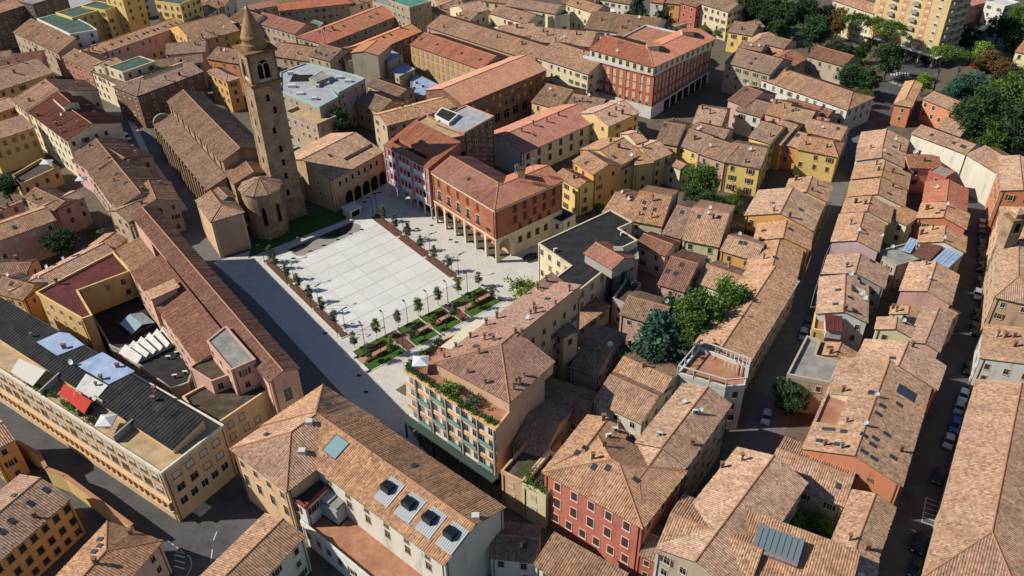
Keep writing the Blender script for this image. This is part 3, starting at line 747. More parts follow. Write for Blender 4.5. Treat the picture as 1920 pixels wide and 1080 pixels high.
bld('stair_tower', 'plain beige stair block with small orange roof in the school yard', [W(15.5, (690, 312), (762, 250), w=11, mat='orange', wall='stain', tp=.2, win=None), W(11.5, (0, 0), (0, 0), poly=[(700, 318), (742, 348), (825, 312), (765, 285)], mat='bluegrey', wall='stain', par=.1), W(8.5, (0, 0), (0, 0), poly=[(752, 398), (805, 430), (893, 388), (838, 355)], mat='bluegrey', wall='stain', par=.1)], 'stain', 'orange', cat='building')
bld('flat_roofed_annex', 'low school annex with pale blue-grey roofs and ventilation units', [W(6, (0, 0), (0, 0), poly=[(868, 535), (945, 540), (1032, 480), (900, 415), (870, 450)], mat='bluegrey', wall='grey', par=.2)], 'grey', cat='building', ac=[(905, 470), (890, 500), (940, 490)])
bld('long_building', 'tan roofed wing joining the school to the portico building', [W(12, (735, 708), (1165, 592), r=(900, 590), wall='beige')], 'beige', 'tan', cat='building', ch=[(795, 610), (825, 603), (855, 592), (890, 572)], dish=[(880, 600)])
bld('town_house', 'beige house with brown roof in front of the red roofed complex', [W(12, (290, 312), (412, 345), r=(400, 255), wall='beige'), W(11, (412, 345), (500, 300), w=7, wall='grey'), W(10.5, (500, 350), (605, 330), w=8, roof='s', wall='grey')], 'beige', 'old', sky=[(394, 312), (440, 298), (365, 305)], ch=[(340, 300)])
bld('town_house', 'low tan roofed houses behind the modern white-roofed block', [W(8.5, (60, 310), (290, 345), r=(200, 250))], 'beige', 'tan', rc=3)
bld('town_house', 'yellow house with brown roof beside the dark tree and white-roofed block', [W(8, (558, 580), (690, 632), r=(640, 518), wall='ochre')], 'ochre', 'old', sh='red')
bld('town_house', 'brown roofed house squeezed below the school stair block', [W(8.5, (620, 480), (800, 545), r=(640, 430))], 'beige', 'old', rc=1)
bld('annex', 'low brown roofed annex between the bell tower and the orange arcaded palazzo', [W(8, (235, 1000), (350, 968), r=(260, 885), wall='stain')], 'stain', 'old')
T(960, 0)
bld('town_house', 'long cream house with green shutters left of the big red palazzo', [W(13, (130, 322), (425, 418), r=(250, 238), wall='cream')], 'cream', 'tan', sh='green', cat='building', wstyle='co', ch=[(245, 240)], rc=1)
bld('town_house', 'long tan roof with two dishes behind the green shuttered cream house', [W(12, (100, 230), (440, 265), r=(330, 170))], 'cream', 'tan', dish=[(272, 222), (288, 215)], rc=4)
bld('town_house', 'grey-brown roof left of the twin-dish roof above the school', [W(11, (-60, 215), (150, 195), r=(0, 140))], 'cream', 'tan', rc=3)
bld('town_house', 'cream house with tan roof at the top edge above the long gutter roof', [W(11, (-40, 32), (240, 78), r=(80, 0), wall='cream')], 'cream', 'tan', rc=2)
bld('town_house', 'cream house with planted roof terrace at the top', [W(9, (200, 105), (325, 90), w=8, roof='f', mat='darkdeck', wall='cream', par=.9)], 'cream', 'darkdeck')
bld('town_house', 'cream gabled house with three windows near the top conifer', [W(11, (298, 22), (462, 75), r=(340, -18), wall='cream')], 'cream', 'tan', sh='white', rc=1)
bld('town_house', 'white walled house with broad brown roof behind the big red palazzo', [W(10, (405, 160), (800, 205), r=(600, 78), wall='white')], 'white', 'old', ch=[(505, 115), (620, 160)], sky=[(715, 148), (655, 120), (760, 162)], dish=[(713, 108)], rc=1)
bld('town_house', 'low house with red plastered attic behind the big red palazzo', [W(10, (560, 215), (745, 275), r=(690, 185), wall='red')], 'red', 'old', rc=1)
bld('town_house', 'small white house beside the top conifer', [W(7, (525, 78), (585, 70), w=7, roof='f', mat='white', wall='white')], 'white', 'white')
bld('town_house', 'tan roofed house with several dishes behind the red palazzo', [W(11, (720, 235), (930, 250), r=(820, 170))], 'beige', 'old', dish=[(752, 205), (790, 210), (815, 205), (830, 200), (757, 180)], rc=1)
bld('town_house', 'white and reddish low house right of the tan dish-covered roof', [W(8.5, (910, 155), (992, 130), r=(950, 125), wall='white')], 'white', 'old')
bld('town_house', 'white house at the top edge left of the yellow-orange house', [W(10, (775, 10), (850, 20), w=9, wall='white')], 'white', 'red')
bld('town_house', 'yellow and orange house at the top edge beside the crimson house', [W(10, (855, 15), (945, 25), w=9, wall='amber')], 'amber', 'old')
bld('town_house', 'crimson red house at the top edge', [W(11, (945, 15), (1035, 42), r=(985, -15), wall='red')], 'red', 'old', frame='white')
bld('town_house', 'cream villa with brown awnings at the top edge before the dark trees', [W(12, (1040, 15), (1215, 68), C=(1288, 22), wall='cream')], 'cream', 'old', cat='villa')
bld('town_house', 'small bright yellow house below the cream villa', [W(8, (1212, 178), (1350, 202), r=(1270, 122), wall='yellow')], 'yellow', 'old', rc=1)
bld('town_house', 'small pink house beside the bright yellow house', [W(9, (1350, 165), (1425, 150), r=(1390, 115), wall='pink')], 'pink', 'old', rc=1)
bld('town_house', 'cream and grey house with green shutters right of the big red palazzo', [W(11, (1195, 352), (1450, 420), r=(1270, 270), wall='stain')], 'stain', 'old', sh='green', rc=3, sky=[(1250, 300)])
bld('town_house', 'brown roofed house above the green shuttered grey house', [W(11, (1270, 265), (1400, 290), r=(1330, 235))], 'stain', 'old', rc=2)
bld('town_house', 'tan roofed house at the right of the small pink house', [W(9.5, (1370, 235), (1530, 275), r=(1440, 195))], 'salmon', 'old', rc=2)
bld('town_house', 'pink house with mottled russet roof below the red palazzo corner', [W(9, (1210, 562), (1312, 602), r=(1300, 478), wall='pink')], 'pink', 'russet', dish=[(1318, 485)], rc=2)
bld('town_house', 'white rendered house beside the mottled russet roof', [W(8, (1255, 620), (1400, 660), r=(1390, 565), wall='white')], 'white', 'old', rc=1)
bld('town_house', 'salmon house with tan roof and dish before the red palazzo portico', [W(9, (1010, 698), (1172, 724), r=(1105, 603), wall='salmon')], 'salmon', 'tan', ch=[(1070, 615), (1110, 640)])
bld('town_house', 'yellow house with brown roof and dormer left of the red palazzo', [W(8.5, (105, 574), (258, 614), r=(205, 473), wall='ochre')], 'ochre', 'old', dish=[(213, 510)], sky=[(240, 538)])
bld('town_house', 'mottled brown roof behind the cream round-windowed house', [W(9, (295, 610), (480, 645), r=(375, 532))], 'stain', 'old', dish=[(432, 545)], sky=[(440, 575)], ch=[(395, 575), (350, 575)])
bld('town_house', 'yellow house with tan roof and chimneys before the red palazzo', [W(10, (545, 712), (722, 632), r=(560, 592), wall='ochre')], 'ochre', 'tan', ch=[(545, 650), (585, 620), (620, 640)], dish=[(597, 590)], sh='brown')
bld('long_building', 'long cream building with round windows and orange-red roof', [W(8.4, (60, 866), (485, 680), r=(200, 655), wall='pale', mat='red', win={0: [(7, 6.6, 1.1, 1.9, 'd', 'dark', 'none'), (7, 3.2, 1.1, 1.9, 'd', 'dark', 'none')]})], 'pale', 'red', cat='building',
    ch=[(55, 740), (120, 705), (195, 685), (263, 650)], sky=[(125, 760)])
bld('town_house', 'amber house with tan roof above its yellow lower wing', [W(11, (335, 905), (455, 985), C=(580, 905), wall='amber'), W(9, (235, 985), (368, 1062), C=(458, 1018), wall='yellow')], 'amber', 'tan', cat='house', sky=[(430, 850), (485, 880), (418, 915), (330, 960)], ch=[(345, 880), (350, 1005)])
bld('row_house', 'tan roofed row house with lit gable left of the loggia house', [W(10.5, (605, 935), (742, 862), r=(575, 800))], 'ochre', 'tan', sky=[(573, 883)], ch=[(600, 830), (555, 800)], dish=[(668, 885)])
bld('row_house', 'tan row house with a small upper gable along the lit row', [W(11, (700, 810), (765, 790), r=(690, 745))], 'cream', 'tan', ch=[(705, 748)])
bld('loggia_house', 'ochre house with deep loggias below the tan row roofs', [W(9, (600, 960), (690, 925), w=7, wall='ochre'), W(9.3, (690, 930), (800, 915), w=8, wall='ochre'), W(9.6, (800, 905), (905, 862), r=(800, 800), wall='ochre')], 'ochre', 'tan', sh='dark', ch=[(735, 830)])
bld('row_house', 'brown roofed row house with bluish skylight in the long row', [W(10, (805, 800), (930, 822), r=(860, 685))], 'ochre', 'old', sky=[(858, 705)], rc=1)
bld('row_house', 'pale yellow row house in the middle of the long brown row', [W(9.5, (915, 812), (1048, 860), r=(1000, 725), wall='yellow')], 'yellow', 'old', ch=[(960, 740)], rc=1)
bld('row_house', 'orange row house with white dormer in the long brown row', [W(9.5, (1038, 862), (1195, 915), r=(1120, 772), wall='salmon')], 'salmon', 'old', sh='white', rc=2)
bld('row_house', 'orange and yellow row house with green shutters by the round tree', [W(9.5, (1195, 912), (1395, 950), r=(1260, 805), wall='yellow')], 'yellow', 'old', sh='green', wstyle='co', dish=[(1335, 850)], ch=[(1310, 915)])
bld('row_house', 'tan roofed house behind the pale yellow row house', [W(10.5, (1000, 745), (1190, 790), r=(1080, 700))], 'salmon', 'old', rc=3, dish=[(1042, 735)])
bld('row_house', 'low yellow house with a lean-to tan roof left of the round tree', [W(7, (845, 908), (945, 955), C=(990, 915), wall='lemon')], 'lemon', 'tan')
bld('town_house', 'yellow house with brown roof and shutters right of the long row', [W(9.5, (1328, 772), (1450, 810), r=(1400, 680), wall='yellow')], 'yellow', 'old', rc=2)
T(960, 360)
bld('town_house', 'broad tan roof with dishes behind the black flat-roofed building', [W(8.5, (655, 160), (845, 195), r=(750, 0), wall='cream'), W(8.5, (505, 115), (655, 160), r=(600, 5))], 'cream', 'tan', sh='brown', dish=[(650, 50), (928, 45), (615, 10)], ch=[(715, 130), (785, 145), (790, 50), (645, 35)], sky=[(680, 40), (743, 60), (745, 95), (800, 100)])
bld('town_house', 'dark tan roof leaning between two lit gabled roofs', [W(8, (840, 235), (950, 265), r=(935, 75), wall='brick')], 'brick', 'old', sky=[(955, 115)])
bld('town_house', 'pale yellow house with green shutters and wide tan roof', [W(8.5, (955, 270), (1165, 312), r=(1090, 95), wall='lemon')], 'lemon', 'tan', sh='green', wstyle='c', dish=[(1098, 125), (1110, 100)], sky=[(1050, 138), (1165, 143)], ch=[(1130, 150)])
bld('town_house', 'amber house with twin skylights beside the narrow street', [W(8, (1168, 330), (1370, 390), r=(1240, 250), wall='amber')], 'amber', 'tan', dish=[(1278, 245)], sky=[(1285, 285), (1312, 290)])
bld('town_house', 'mottled roof with two skylights and dish beside the garden', [W(8, (815, 520), (970, 565), r=(945, 375), wall='pink')], 'pink', 'russet', sky=[(955, 410), (875, 447), (917, 460)])
bld('town_house', 'rust red patched roof behind the black flat roof courtyard', [W(7, (690, 295), (860, 362), r=(720, 225), wall='stain', mat='russet')], 'stain', 'russet')
bld('long_building', 'tan roofed wing closing the tree garden at its far side', [W(7.5, (1030, 510), (1300, 610), r=(1095, 405), wall='pale')], 'pale', 'tan', cat='building', rc=1)
bld('long_building', 'long tan roofed wing along the narrow street beside the tree garden', [W(9, (1290, 1045), (1620, 500), w=12, wall='beige')], 'beige', 'tan', cat='building')
bld('town_house', 'brown roofed house in the shade behind the hotel', [W(8, (320, 990), (475, 1045), r=(430, 815), wall='pink'), W(7, (600, 690), (840, 760), r=(750, 610), wall='pink')], 'pink', 'old', dish=[(552, 872)], rc=1)
bld('town_house', 'tan roofed house below the dark conifer, half in shade', [W(8.5, (455, 1175), (735, 1310), r=(650, 935), wall='pale')], 'pale', 'tan', ch=[(740, 985)])
T(1440, 0)
bld('long_building', 'long white building with tan roof and grey windows by the street', [W(8.5, (-40, 448), (448, 620), r=(150, 408), wall='white', h1=4)], 'white', 'tan', cat='building', sh='grey', dish=[(368, 452)], ch=[(102, 400), (310, 435)])
bld('town_house', 'stained wall house with russet roof before the street trees', [W(8, (215, 315), (425, 375), r=(200, 236), wall='stain', mat='russet')], 'stain', 'russet', sh='grey')
bld('town_house', 'russet roofed house left of the stained wall house', [W(8, (110, 392), (222, 330), r=(100, 300), mat='russet')], 'salmon', 'russet', rc=2)
bld('town_house', 'tan roofed house at the left of the russet roofs', [W(9, (-20, 275), (70, 215), w=9)], 'pink', 'tan', rc=1)
bld('apartment_building', 'cream building with green shuttered windows beside the tall apartment tower', [W(13, (360, 0), (592, 78), w=11, wall='cream')], 'cream', 'tan', sh='teal', cat='building', wstyle='c')
bld('convent', 'orange L-shaped building with hipped tan roofs beside the big dark tree', [
    W(7.4, (772, 456), (705, 586), C=(806, 612), wall='coral', h1='hip'), W(7.6, (868, 556), (1100, 650), r=(845, 480), wall='coral')], 'coral', 'tan', cat='building', sh='white', frame='white', wstyle='d')
bld('annex', 'low tan roofed annex at the foot of the big dark tree', [W(6, (940, 730), (1080, 770), r=(1040, 670), wall='coral')], 'coral', 'tan')
bld('long_building', 'long curving cream walled building with tan roof below the orange building', [
    W(10.5, (803, 752), (1112, 868), r=(860, 702), wall='pale', win=None), W(10.5, (1112, 868), (1285, 975), r=(1190, 800), wall='pale', win=None)], 'pale', 'tan', cat='building', sky=[(920, 760), (1045, 805), (1090, 822), (1105, 828), (1160, 845)])
bld('villa', 'pale yellow house with orange roof at the right edge', [W(13, (1388, 290), (1520, 320), w=14, mat='orange', wall='lemon')], 'lemon', 'orange', cat='house')
bld('villa', 'white house with balconies at the top right edge', [W(9, (1225, 10), (1330, 40), w=10, wall='white', roof='f', mat='white'), ], 'white', 'white', cat='house')
bld('town_house', 'red-orange roofed house behind the tall apartment tower', [W(8, (1125, 40), (1235, 10), w=12, wall='brick')], 'brick', 'red')
bld('row_house', 'yellow row house left of the orange one above the narrow street', [W(8.5, (-30, 785), (72, 818), r=(40, 665), wall='amber')], 'amber', 'tan', rc=1)
bld('row_house', 'orange row house between two yellow ones near the narrow street', [W(8, (58, 805), (168, 835), r=(150, 735), wall='orange')], 'orange', 'tan', sky=[(125, 758)], rc=1)
bld('row_house', 'deep yellow corner house with hipped tan roof beside the narrow street', [W(8.5, (160, 840), (395, 885), r=(300, 782), wall='yellow', h1=3)], 'yellow', 'tan', ch=[(210, 815), (330, 830)])
bld('row_house', 'peach roof house with rooftop rooms above the yellow corner house', [W(9.2, (190, 740), (410, 790), r=(330, 690), wall='peach')], 'peach', 'tan', rc=4)
bld('row_house', 'house with white attic and dishes in the crowded roofs', [W(9, (200, 690), (330, 715), r=(260, 655), wall='rose')], 'rose', 'tan', rc=4)
bld('row_house', 'long lean-to russet roof below the long white building', [W(7.5, (80, 590), (335, 662), r=(120, 555), mat='russet')], 'salmon', 'russet', rc=1)
bld('row_house', 'tan roof in the crowded block left of the lean-to russet roof', [W(9, (-20, 640), (80, 665), r=(40, 560))], 'salmon', 'tan', rc=2)
bld('row_house', 'tan roof with grey skylight below the lean-to russet roof', [W(8.8, (60, 690), (215, 725), r=(130, 600))], 'peach', 'tan', sky=[(140, 622)], rc=1)
# --- middle rows between the two right-hand streets (left column)
T(1440, 0)
bld('row_house', 'farthest house of the bright row, pointed tan roof beside the street bend', [W(8.5, (525, 742), (498, 835), r=(650, 800))], 'cream', 'tan', rc=3)
bld('row_house', 'second house from the far end of the bright row, with bluish roof hatch', [W(8.5, (499, 838), (490, 905), r=(640, 870))], 'pale', 'tan', sky=[(680, 870)], dish=[(648, 855)], ch=[(575, 835)])
bld('row_house', 'bright row house with rows of chimneys on its ridge', [W(8.3, (490, 922), (463, 1008), r=(645, 960), wall='yellow')], 'yellow', 'tan', ch=[(605, 930), (620, 960), (700, 970)])
bld('row_house', 'brown roofed house behind the bright row, far end of the alley', [W(8, (795, 945), (985, 950), r=(860, 880), mat='russet'), W(7, (680, 840), (790, 850), r=(700, 790))], 'salmon', 'russet', rc=3, dish=[(820, 870)])
bld('row_house', 'small crimson plastered house with grey chimney among the alley roofs', [W(8.5, (905, 965), (1000, 1000), C=(1020, 955), wall='red', roof='f', mat='concrete', par=.2)], 'red', 'concrete')
T(1440, 360)
bld('row_house', 'bright row house with pale skylight, above the two sloping parapets', [W(8.3, (462, -62), (440, 28), r=(615, 20))], 'cream', 'tan', ch=[(700, -30)], sky=[(680, 10)])
bld('row_house', 'bright row house with chimney line, stepped between two parapets', [W(8.6, (437, 32), (408, 118), r=(568, 70), wall='lemon')], 'lemon', 'tan', ch=[(545, 70), (490, 65)], sky=[(735, 145)])
bld('row_house', 'row house with rose pink end wall and two-toned roof', [W(8.6, (400, 122), (350, 280), r=(515, 205), wall='rose', win=None)], 'rose', 'tan', ch=[(462, 185)], dish=[(505, 225), (635, 255)], sky=[(532, 212)])
bld('row_house', 'row house with grey end wall below the rose pink gable', [W(8.0, (335, 352), (298, 462), r=(505, 400), wall='grey')], 'grey', 'tan', ch=[(410, 345), (440, 425), (625, 385)], sky=[(585, 390)], dish=[(570, 355), (510, 332)])
bld('row_house', 'row house with roof terrace cut and white end wall', [W(8.2, (288, 475), (268, 685), r=(430, 590), wall='white', holes=[(1, (545, 590), (470, 515), 'sand', 'white')])], 'white', 'tan', sky=[(380, 632), (460, 595), (485, 665), (395, 552), (527, 515)], dish=[(463, 475), (517, 583), (540, 610)], ch=[(635, 580), (430, 665)])
bld('terrace_house', 'yellow walled terrace house with a red sheet roof', [W(6.5, (0, 0), (0, 0), poly=[(248, 780), (262, 690), (350, 690), (440, 720), (425, 815)], mat='deck', wall='ochre', par=.6), W(8.4, (325, 775), (425, 788), C=(452, 715), roof='s', tp=.12, mat='darkred', wall='white', base=6, win=None)], 'ochre', 'deck')
bld('row_house', 'small tan roofed house behind the flat roof with balustrade', [W(8.0, (302, 842), (272, 915), r=(395, 890), wall='beige')], 'beige', 'tan', ch=[(350, 910)], rc=1)
bld('terrace_house', 'grey stone house with flat roof and arcaded balustrade by the street', [W(8.5, (0, 0), (0, 0), poly=[(105, 1038), (215, 822), (290, 845), (265, 930), (400, 965), (350, 1085)], mat='concrete', wall='stain', par=.7)], 'stain', 'concrete', cat='house')
bld('row_house', 'pale green house facing the alley behind the bright row', [W(7.5, (620, 120), (780, 190), C=(800, 110), wall='lemon', roof='s', tp=.1)], 'lemon', 'tan')
bld('row_house', 'grey rendered alley house with small dark windows', [W(7, (610, 340), (720, 420), C=(790, 290), wall='grey', roof='f', mat='concrete')], 'grey', 'concrete', dish=[(695, 320)])
# right column
bld('row_house', 'orange-red house with narrow roof at the far end of the right column', [W(8.2, (885, -60), (866, 62), r=(1008, 10), wall='coral', mat='red')], 'coral', 'red', rc=2)
bld('row_house', 'right column house with coral red end wall and blue skylight', [W(8.2, (862, 62), (832, 148), r=(998, 100), wall='coral')], 'coral', 'tan', dish=[(1000, 80), (1018, 180)], sky=[(955, 120), (982, 105)], ch=[(890, 100)])
bld('row_house', 'right column house between the coral gable and the blue sheet roofs', [W(8.2, (855, 195), (838, 285), r=(990, 250))], 'pale', 'tan', dish=[(985, 268)], ch=[(860, 240), (920, 215)])
bld('shed_roofed_house', 'low house patched with blue-grey and rust red sheet roofs', [
    W(7.4, (752, 330), (800, 345), C=(835, 280), roof='s', tp=.1, mat='bluegrey', wall='white'), W(7.8, (812, 352), (908, 390), C=(946, 312), roof='s', tp=.12, mat='crimson', wall='grey'), W(7.6, (918, 392), (1012, 432), C=(1038, 345), roof='s', tp=.12, mat='bluegrey', wall='grey')], 'grey', 'bluegrey', cat='house')
bld('row_house', 'right column house with dusky pink end wall full of dishes', [W(8.4, (795, 392), (735, 555), r=(920, 480), wall='salmon', win=None)], 'salmon', 'tan', dish=[(895, 495)], ch=[(885, 410)])
bld('row_house', 'low tan roof below the dusky pink gable', [W(7, (690, 640), (680, 685), r=(790, 665), wall='white')], 'white', 'tan', ch=[(700, 655)], rc=1)
bld('shed_roofed_house', 'low house with black felt and grey sheet roofs in the right column', [
    W(7, (720, 755), (815, 792), C=(850, 712), roof='s', tp=.1, mat='tar', wall='white'), W(6.6, (815, 800), (890, 825), C=(930, 740), roof='s', tp=.08, mat='palegrey', wall='grey'), W(6.8, (905, 720), (965, 780), C=(985, 730), roof='s', tp=.1, mat='palegrey', wall='grey')], 'grey', 'tar', cat='house')
bld('row_house', 'tan roof left of the black felt roof, above the big orange house', [W(8, (612, 702), (598, 772), r=(720, 740), wall='lemon')], 'lemon', 'tan', rc=2)
bld('row_house', 'brown roofed house on the right street below the pink gable', [W(8, (975, 690), (1035, 720), C=(1050, 660)), W(7.8, (968, 905), (1045, 700), w=6.5)], 'salmon', 'old')
bld('long_building', 'tan roofed northern part of the big orange-walled house', [W(9.4, (545, 825), (482, 955), r=(770, 890), wall='coral')], 'coral', 'tan', cat='building', sky=[(700, 935)], dish=[(775, 835), (715, 835)], ch=[(810, 870), (612, 968)])
# --- narrow-street left side, amber houses
bld('row_house', 'amber house with lit tan roof and two small end windows', [W(8.5, (255, 222), (320, 70), r=(75, 105), wall='amber')], 'amber', 'tan', ch=[(120, 140), (30, 110)], sky=[(185, 100)])
bld('row_house', 'yellow house whose gable looks onto the narrow street', [W(8.5, (335, 60), (365, -30), r=(215, 0), wall='yellow')], 'yellow', 'tan', rc=3)
bld('row_house', 'orange house with dishes on its gable near the street trees', [W(8.2, (240, 330), (255, 230), r=(95, 210), wall='amber')], 'amber', 'tan', sky=[(125, 210)], rc=1)
bld('row_house', 'tan roofed house with bluish skylight beside the narrow street', [W(7.8, (165, 490), (200, 330), w=12, wall='amber')], 'amber', 'tan', sky=[(40, 370)], rc=2)
bld('row_house', 'bright roofed house with garden at the left of the street', [W(8.5, (-45, 60), (-60, 130), r=(60, 60), wall='amber')], 'amber', 'tan', rc=3)
bld('row_house', 'low brown roofed house with blue glass roof by the amber houses', [W(7, (-80, 370), (60, 380), r=(0, 290), wall='amber')], 'amber', 'old', rc=2, sky=[(15, 330)])
# --- far right block
bld('civic_building', 'orange fronted building with tan roof at the right edge beside the street bend', [W(13, (1293, -203), (1306, -8), r=(1425, -110), wall='coral', tp=.25)], 'coral', 'tan', cat='building')
bld('church_building', 'tan roofed church block behind the small brick bell turret', [W(12, (1302, 80), (1288, 262), w=18, wall='peach', tp=.22)], 'peach', 'tan', cat='church')
bld('civic_building', 'peach building with hipped tan roof below the small bell turret', [W(12.3, (1287, 268), (1272, 592), r=(1408, 430), wall='peach', tp=.22, h1=9)], 'peach', 'tan', cat='building')
bld('long_building', 'low building with vents on its lit tan roof and a white end wall, right edge', [W(9.5, (1212, 738), (1190, 935), w=30, wall='white', tp=.2)], 'white', 'tan', cat='building', ch=[(1285, 815), (1330, 818), (1380, 818), (1385, 870)])
T(1440, 720)
bld('long_building', 'huge bright tan roof along the right street with a hipped near end', [W(9, (1168, -30), (872, 1085), r=(1330, 480), wall='beige', h1=12, win=None), W(9.5, (1290, 640), (1460, 700), C=(1480, 540), wall='beige', tp=.25, win=None)], 'beige', 'tan', cat='building')
ORANGE = bld('town_house', 'big orange-walled house with roof terrace cut and many skylights', [W(9.4, (415, -155), (187, 364), r=(565, 190), wall='coral', holes=[(0, (270, 215), (455, 65), 'deck', 'cream')], win={1: [(4, 8, .8, .55, 'd', 'dark', 'none', 3.5)]})], 'coral', 'tan', cat='building',
    sky=[(640, 122), (617, 168), (735, 115), (536, 288), (600, 305), (665, 283), (585, 342), (536, 380), (592, 418), (700, 412), (425, 268), (358, 258), (323, 255), (390, 340), (290, 320), (580, 50)],
    dish=[(605, 70), (540, 232)], ch=[(440, 215), (318, 345), (412, 360), (420, 42), (745, 378)])
bld('long_building', 'low tan roofed wing with open shutters facing the palm courtyard', [W(7, (-10, 520), (428, 692), r=(30, 352), wall='stain')], 'stain', 'tan', cat='house', dish=[(493, 592)], sky=[(395, 575)], sh='green', wstyle='o')
bld('town_house', 'tan roofed house with two chimneys at the foot of the right street', [W(8, (472, 590), (345, 900), r=(548, 770))], 'pale', 'tan', ch=[(455, 880), (555, 930)])
bld('town_house', 'tan hipped roof in the bottom right corner by the dark street', [W(8, (350, 890), (305, 1130), r=(480, 1020))], 'pale', 'tan', rc=2)
T(960, 720)
bld('palazzo', 'red palazzo with stone framed windows and hipped tan roofs', [
    W(13.2, (165, 497), (737, 818), r=(570, 430), wall='d07c66', h0=9, h1=9, win={0: [(5, 11.3, 1.2, 1.9, 'c', 'brown', 'white', 1.0), (5, 7.2, 1.25, 2.2, 'c', 'brown', 'white', 1.0), (6, 3.2, 1.2, 1.9, 'c', 'brown', 'white', 1.0)], 1: [(3, 11.3, 1.2, 1.9, 'c', 'brown', 'white')]}),
    W(13.0, (423, 172), (168, 490), r=(465, 290), wall='salmon', h1=7, win=None),
    W(13.0, (742, 812), (1010, 428), r=(800, 420), wall='stain', h0=7), ],
    'red', 'tan', cat='palace', ch=[(455, 420), (430, 165), (515, 205), (600, 245), (520, 350)], sky=[(412, 362), (365, 388), (460, 466), (537, 472), (697, 538)], ac=[(580, 265), (543, 300)])
bld('town_house', 'bright tan roof with big dish and glass hatch behind the red palazzo', [W(13.2, (985, 470), (1240, 112), r=(870, 320), wall='stain')], 'stain', 'tan', cat='house', dish=[(1055, 160), (960, 110)], ch=[(1012, 340), (755, 360)], ac=[(1030, 165), (830, 290), (780, 385)])
bld('town_house', 'house with half-shaded ribbed tan roof behind the red palazzo', [W(9.5, (450, 95), (728, 228), r=(570, -45), wall='pale')], 'pale', 'tan')
bld('town_house', 'dark roofed house in the shade between hotel and red palazzo', [W(8.5, (-5, 355), (175, 420), r=(100, 165), wall='peach', mat='old'), W(8, (180, 400), (290, 300), r=(230, 290), mat='old'), W(7.5, (100, 130), (400, 230), r=(250, 40), mat='old')], 'peach', 'old')
bld('town_house', 'brown ribbed roof in front of the red palazzo at the bottom edge', [W(8, (118, 1020), (540, 1270), r=(285, 855), wall='pale', roof='s', tp=.3)], 'pale', 'old', cat='house')
bld('town_house', 'brown roof at the bottom edge between museum and red palazzo', [W(7, (-130, 980), (140, 1010), r=(-40, 850), mat='old')], 'pale', 'old', rc=3)
bld('town_house', 'bright tan strip roof beside the dark alley right of the red palazzo', [W(11.5, (1268, 352), (810, 925), w=13, wall='stain'),], 'stain', 'tan', ch=[(1290, 430), (1180, 470)], cat='building')
LANTERN = bld('town_house', 'large ribbed roof with glass lantern at the bottom edge', [W(11, (800, 945), (1330, 1170), r=(1130, 820), wall='white', h0=0), W(10.6, (1150, 1115), (1850, 1400), r=(1500, 768), wall='stain', tp=.2, roof='s')], 'white', 'tan', cat='building', sh='grey')
bld('town_house', 'small red lean-to house at the corner of the red palazzo', [W(7, (712, 965), (808, 1005), r=(800, 850), wall='red')], 'red', 'old', sh='brown')
bld('town_house', 'pale street house with flower balcony left of the red palazzo', [W(8.5, (-60, 500), (60, 560), w=9, roof='f', mat='darkdeck', wall='peach', par=.6), W(8.2, (60, 575), (190, 640), w=9, roof='f', mat='darkdeck', wall='lemon', par=.8)], 'lemon', 'darkdeck', sh='cream', wstyle='c')
T(1440, 360)
T(0, 720)
bld('town_house', 'orange house with ribbed tan roof in the bottom left corner', [W(9.2, (-60, 1050), (403, 642), r=(235, 522), wall='amber', win={0: [(7, 7.6, 1.0, 1.4, 'c', 'dark', 'none'), (7, 4.4, 1.0, 1.4, 'c', 'dark', 'none'), (7, 1.6, 1.0, 1.2, 'cd', 'dark', 'none')], 1: [(3, 7.6, 1.0, 1.4, 'c', 'dark', 'none'), (3, 4.4, 1.0, 1.4, 'c', 'dark', 'none')]})], 'amber', 'tan', sky=[(258, 597), (170, 672), (65, 772), (10, 830), (80, 628)], ch=[(200, 750)], cat='house')
bld('town_house', 'small orange house at the left edge beside the yellow garden wall', [W(9, (-60, 390), (88, 312), w=9, wall='amber')], 'amber', 'tan', sh='dark')
bld('town_house', 'hip roofed house with three pale skylights at the bottom left', [W(8, (602, 770), (250, 1145), C=(915, 885), wall='pink', h0='hip')], 'pink', 'tan', sky=[(565, 875), (562, 912), (530, 945)], ch=[(737, 845), (540, 1010)], sh='green')
T(480, 720)
bld('museum_annex', 'cream annex with ribbed tan roof at the bottom edge left of the museum court', [W(9, (-160, 1315), (282, 855), r=(195, 715), wall='pale')], 'pale', 'tan', cat='building', sh='dark', sky=[(195, 762)])

# extra roof lights
def big_light(b, p, wd, ln):
    h = roof_hit(b, p); add_sky(h[1].roofobj, h[0][1], h[0][2], wd, ln)
T(1440, 720); big_light(ORANGE, (775, 50), 2.8, 3.4); big_light(ORANGE, (580, 50), 1.2, 1.0)
T(960, 720)
h = roof_hit(LANTERN, (1490, 925)); q, n = h[0][1], h[0][2]; M = Matrix.Translation(q) @ slope_rot(n).to_matrix().to_4x4()
mb = MB(); mb.box(-3.4, 3.4, -2.0, 2.0, -.3, 1.0, 0, M); ln_ = obj('lantern', mb.mesh('lantern', [wmat('brick')], LANTERN['root'].location), LANTERN['root'], LANTERN['root'].location)
for k in range(8):
    mb = MB(); x0 = -3.5+7*k/8; f = [M @ Vector(v) for v in ((x0+.05, -2.2, .95), (x0+.82, -2.2, .95), (x0+.82, 2.2, 1.6), (x0+.05, 2.2, 1.6))]; slab(mb, [f], 0, 0, .08); obj('pane', mb.mesh('pane', [plain('lantern_glazing', '6f7c80', .15, 0, .5)], LANTERN['root'].location), ln_, LANTERN['root'].location)

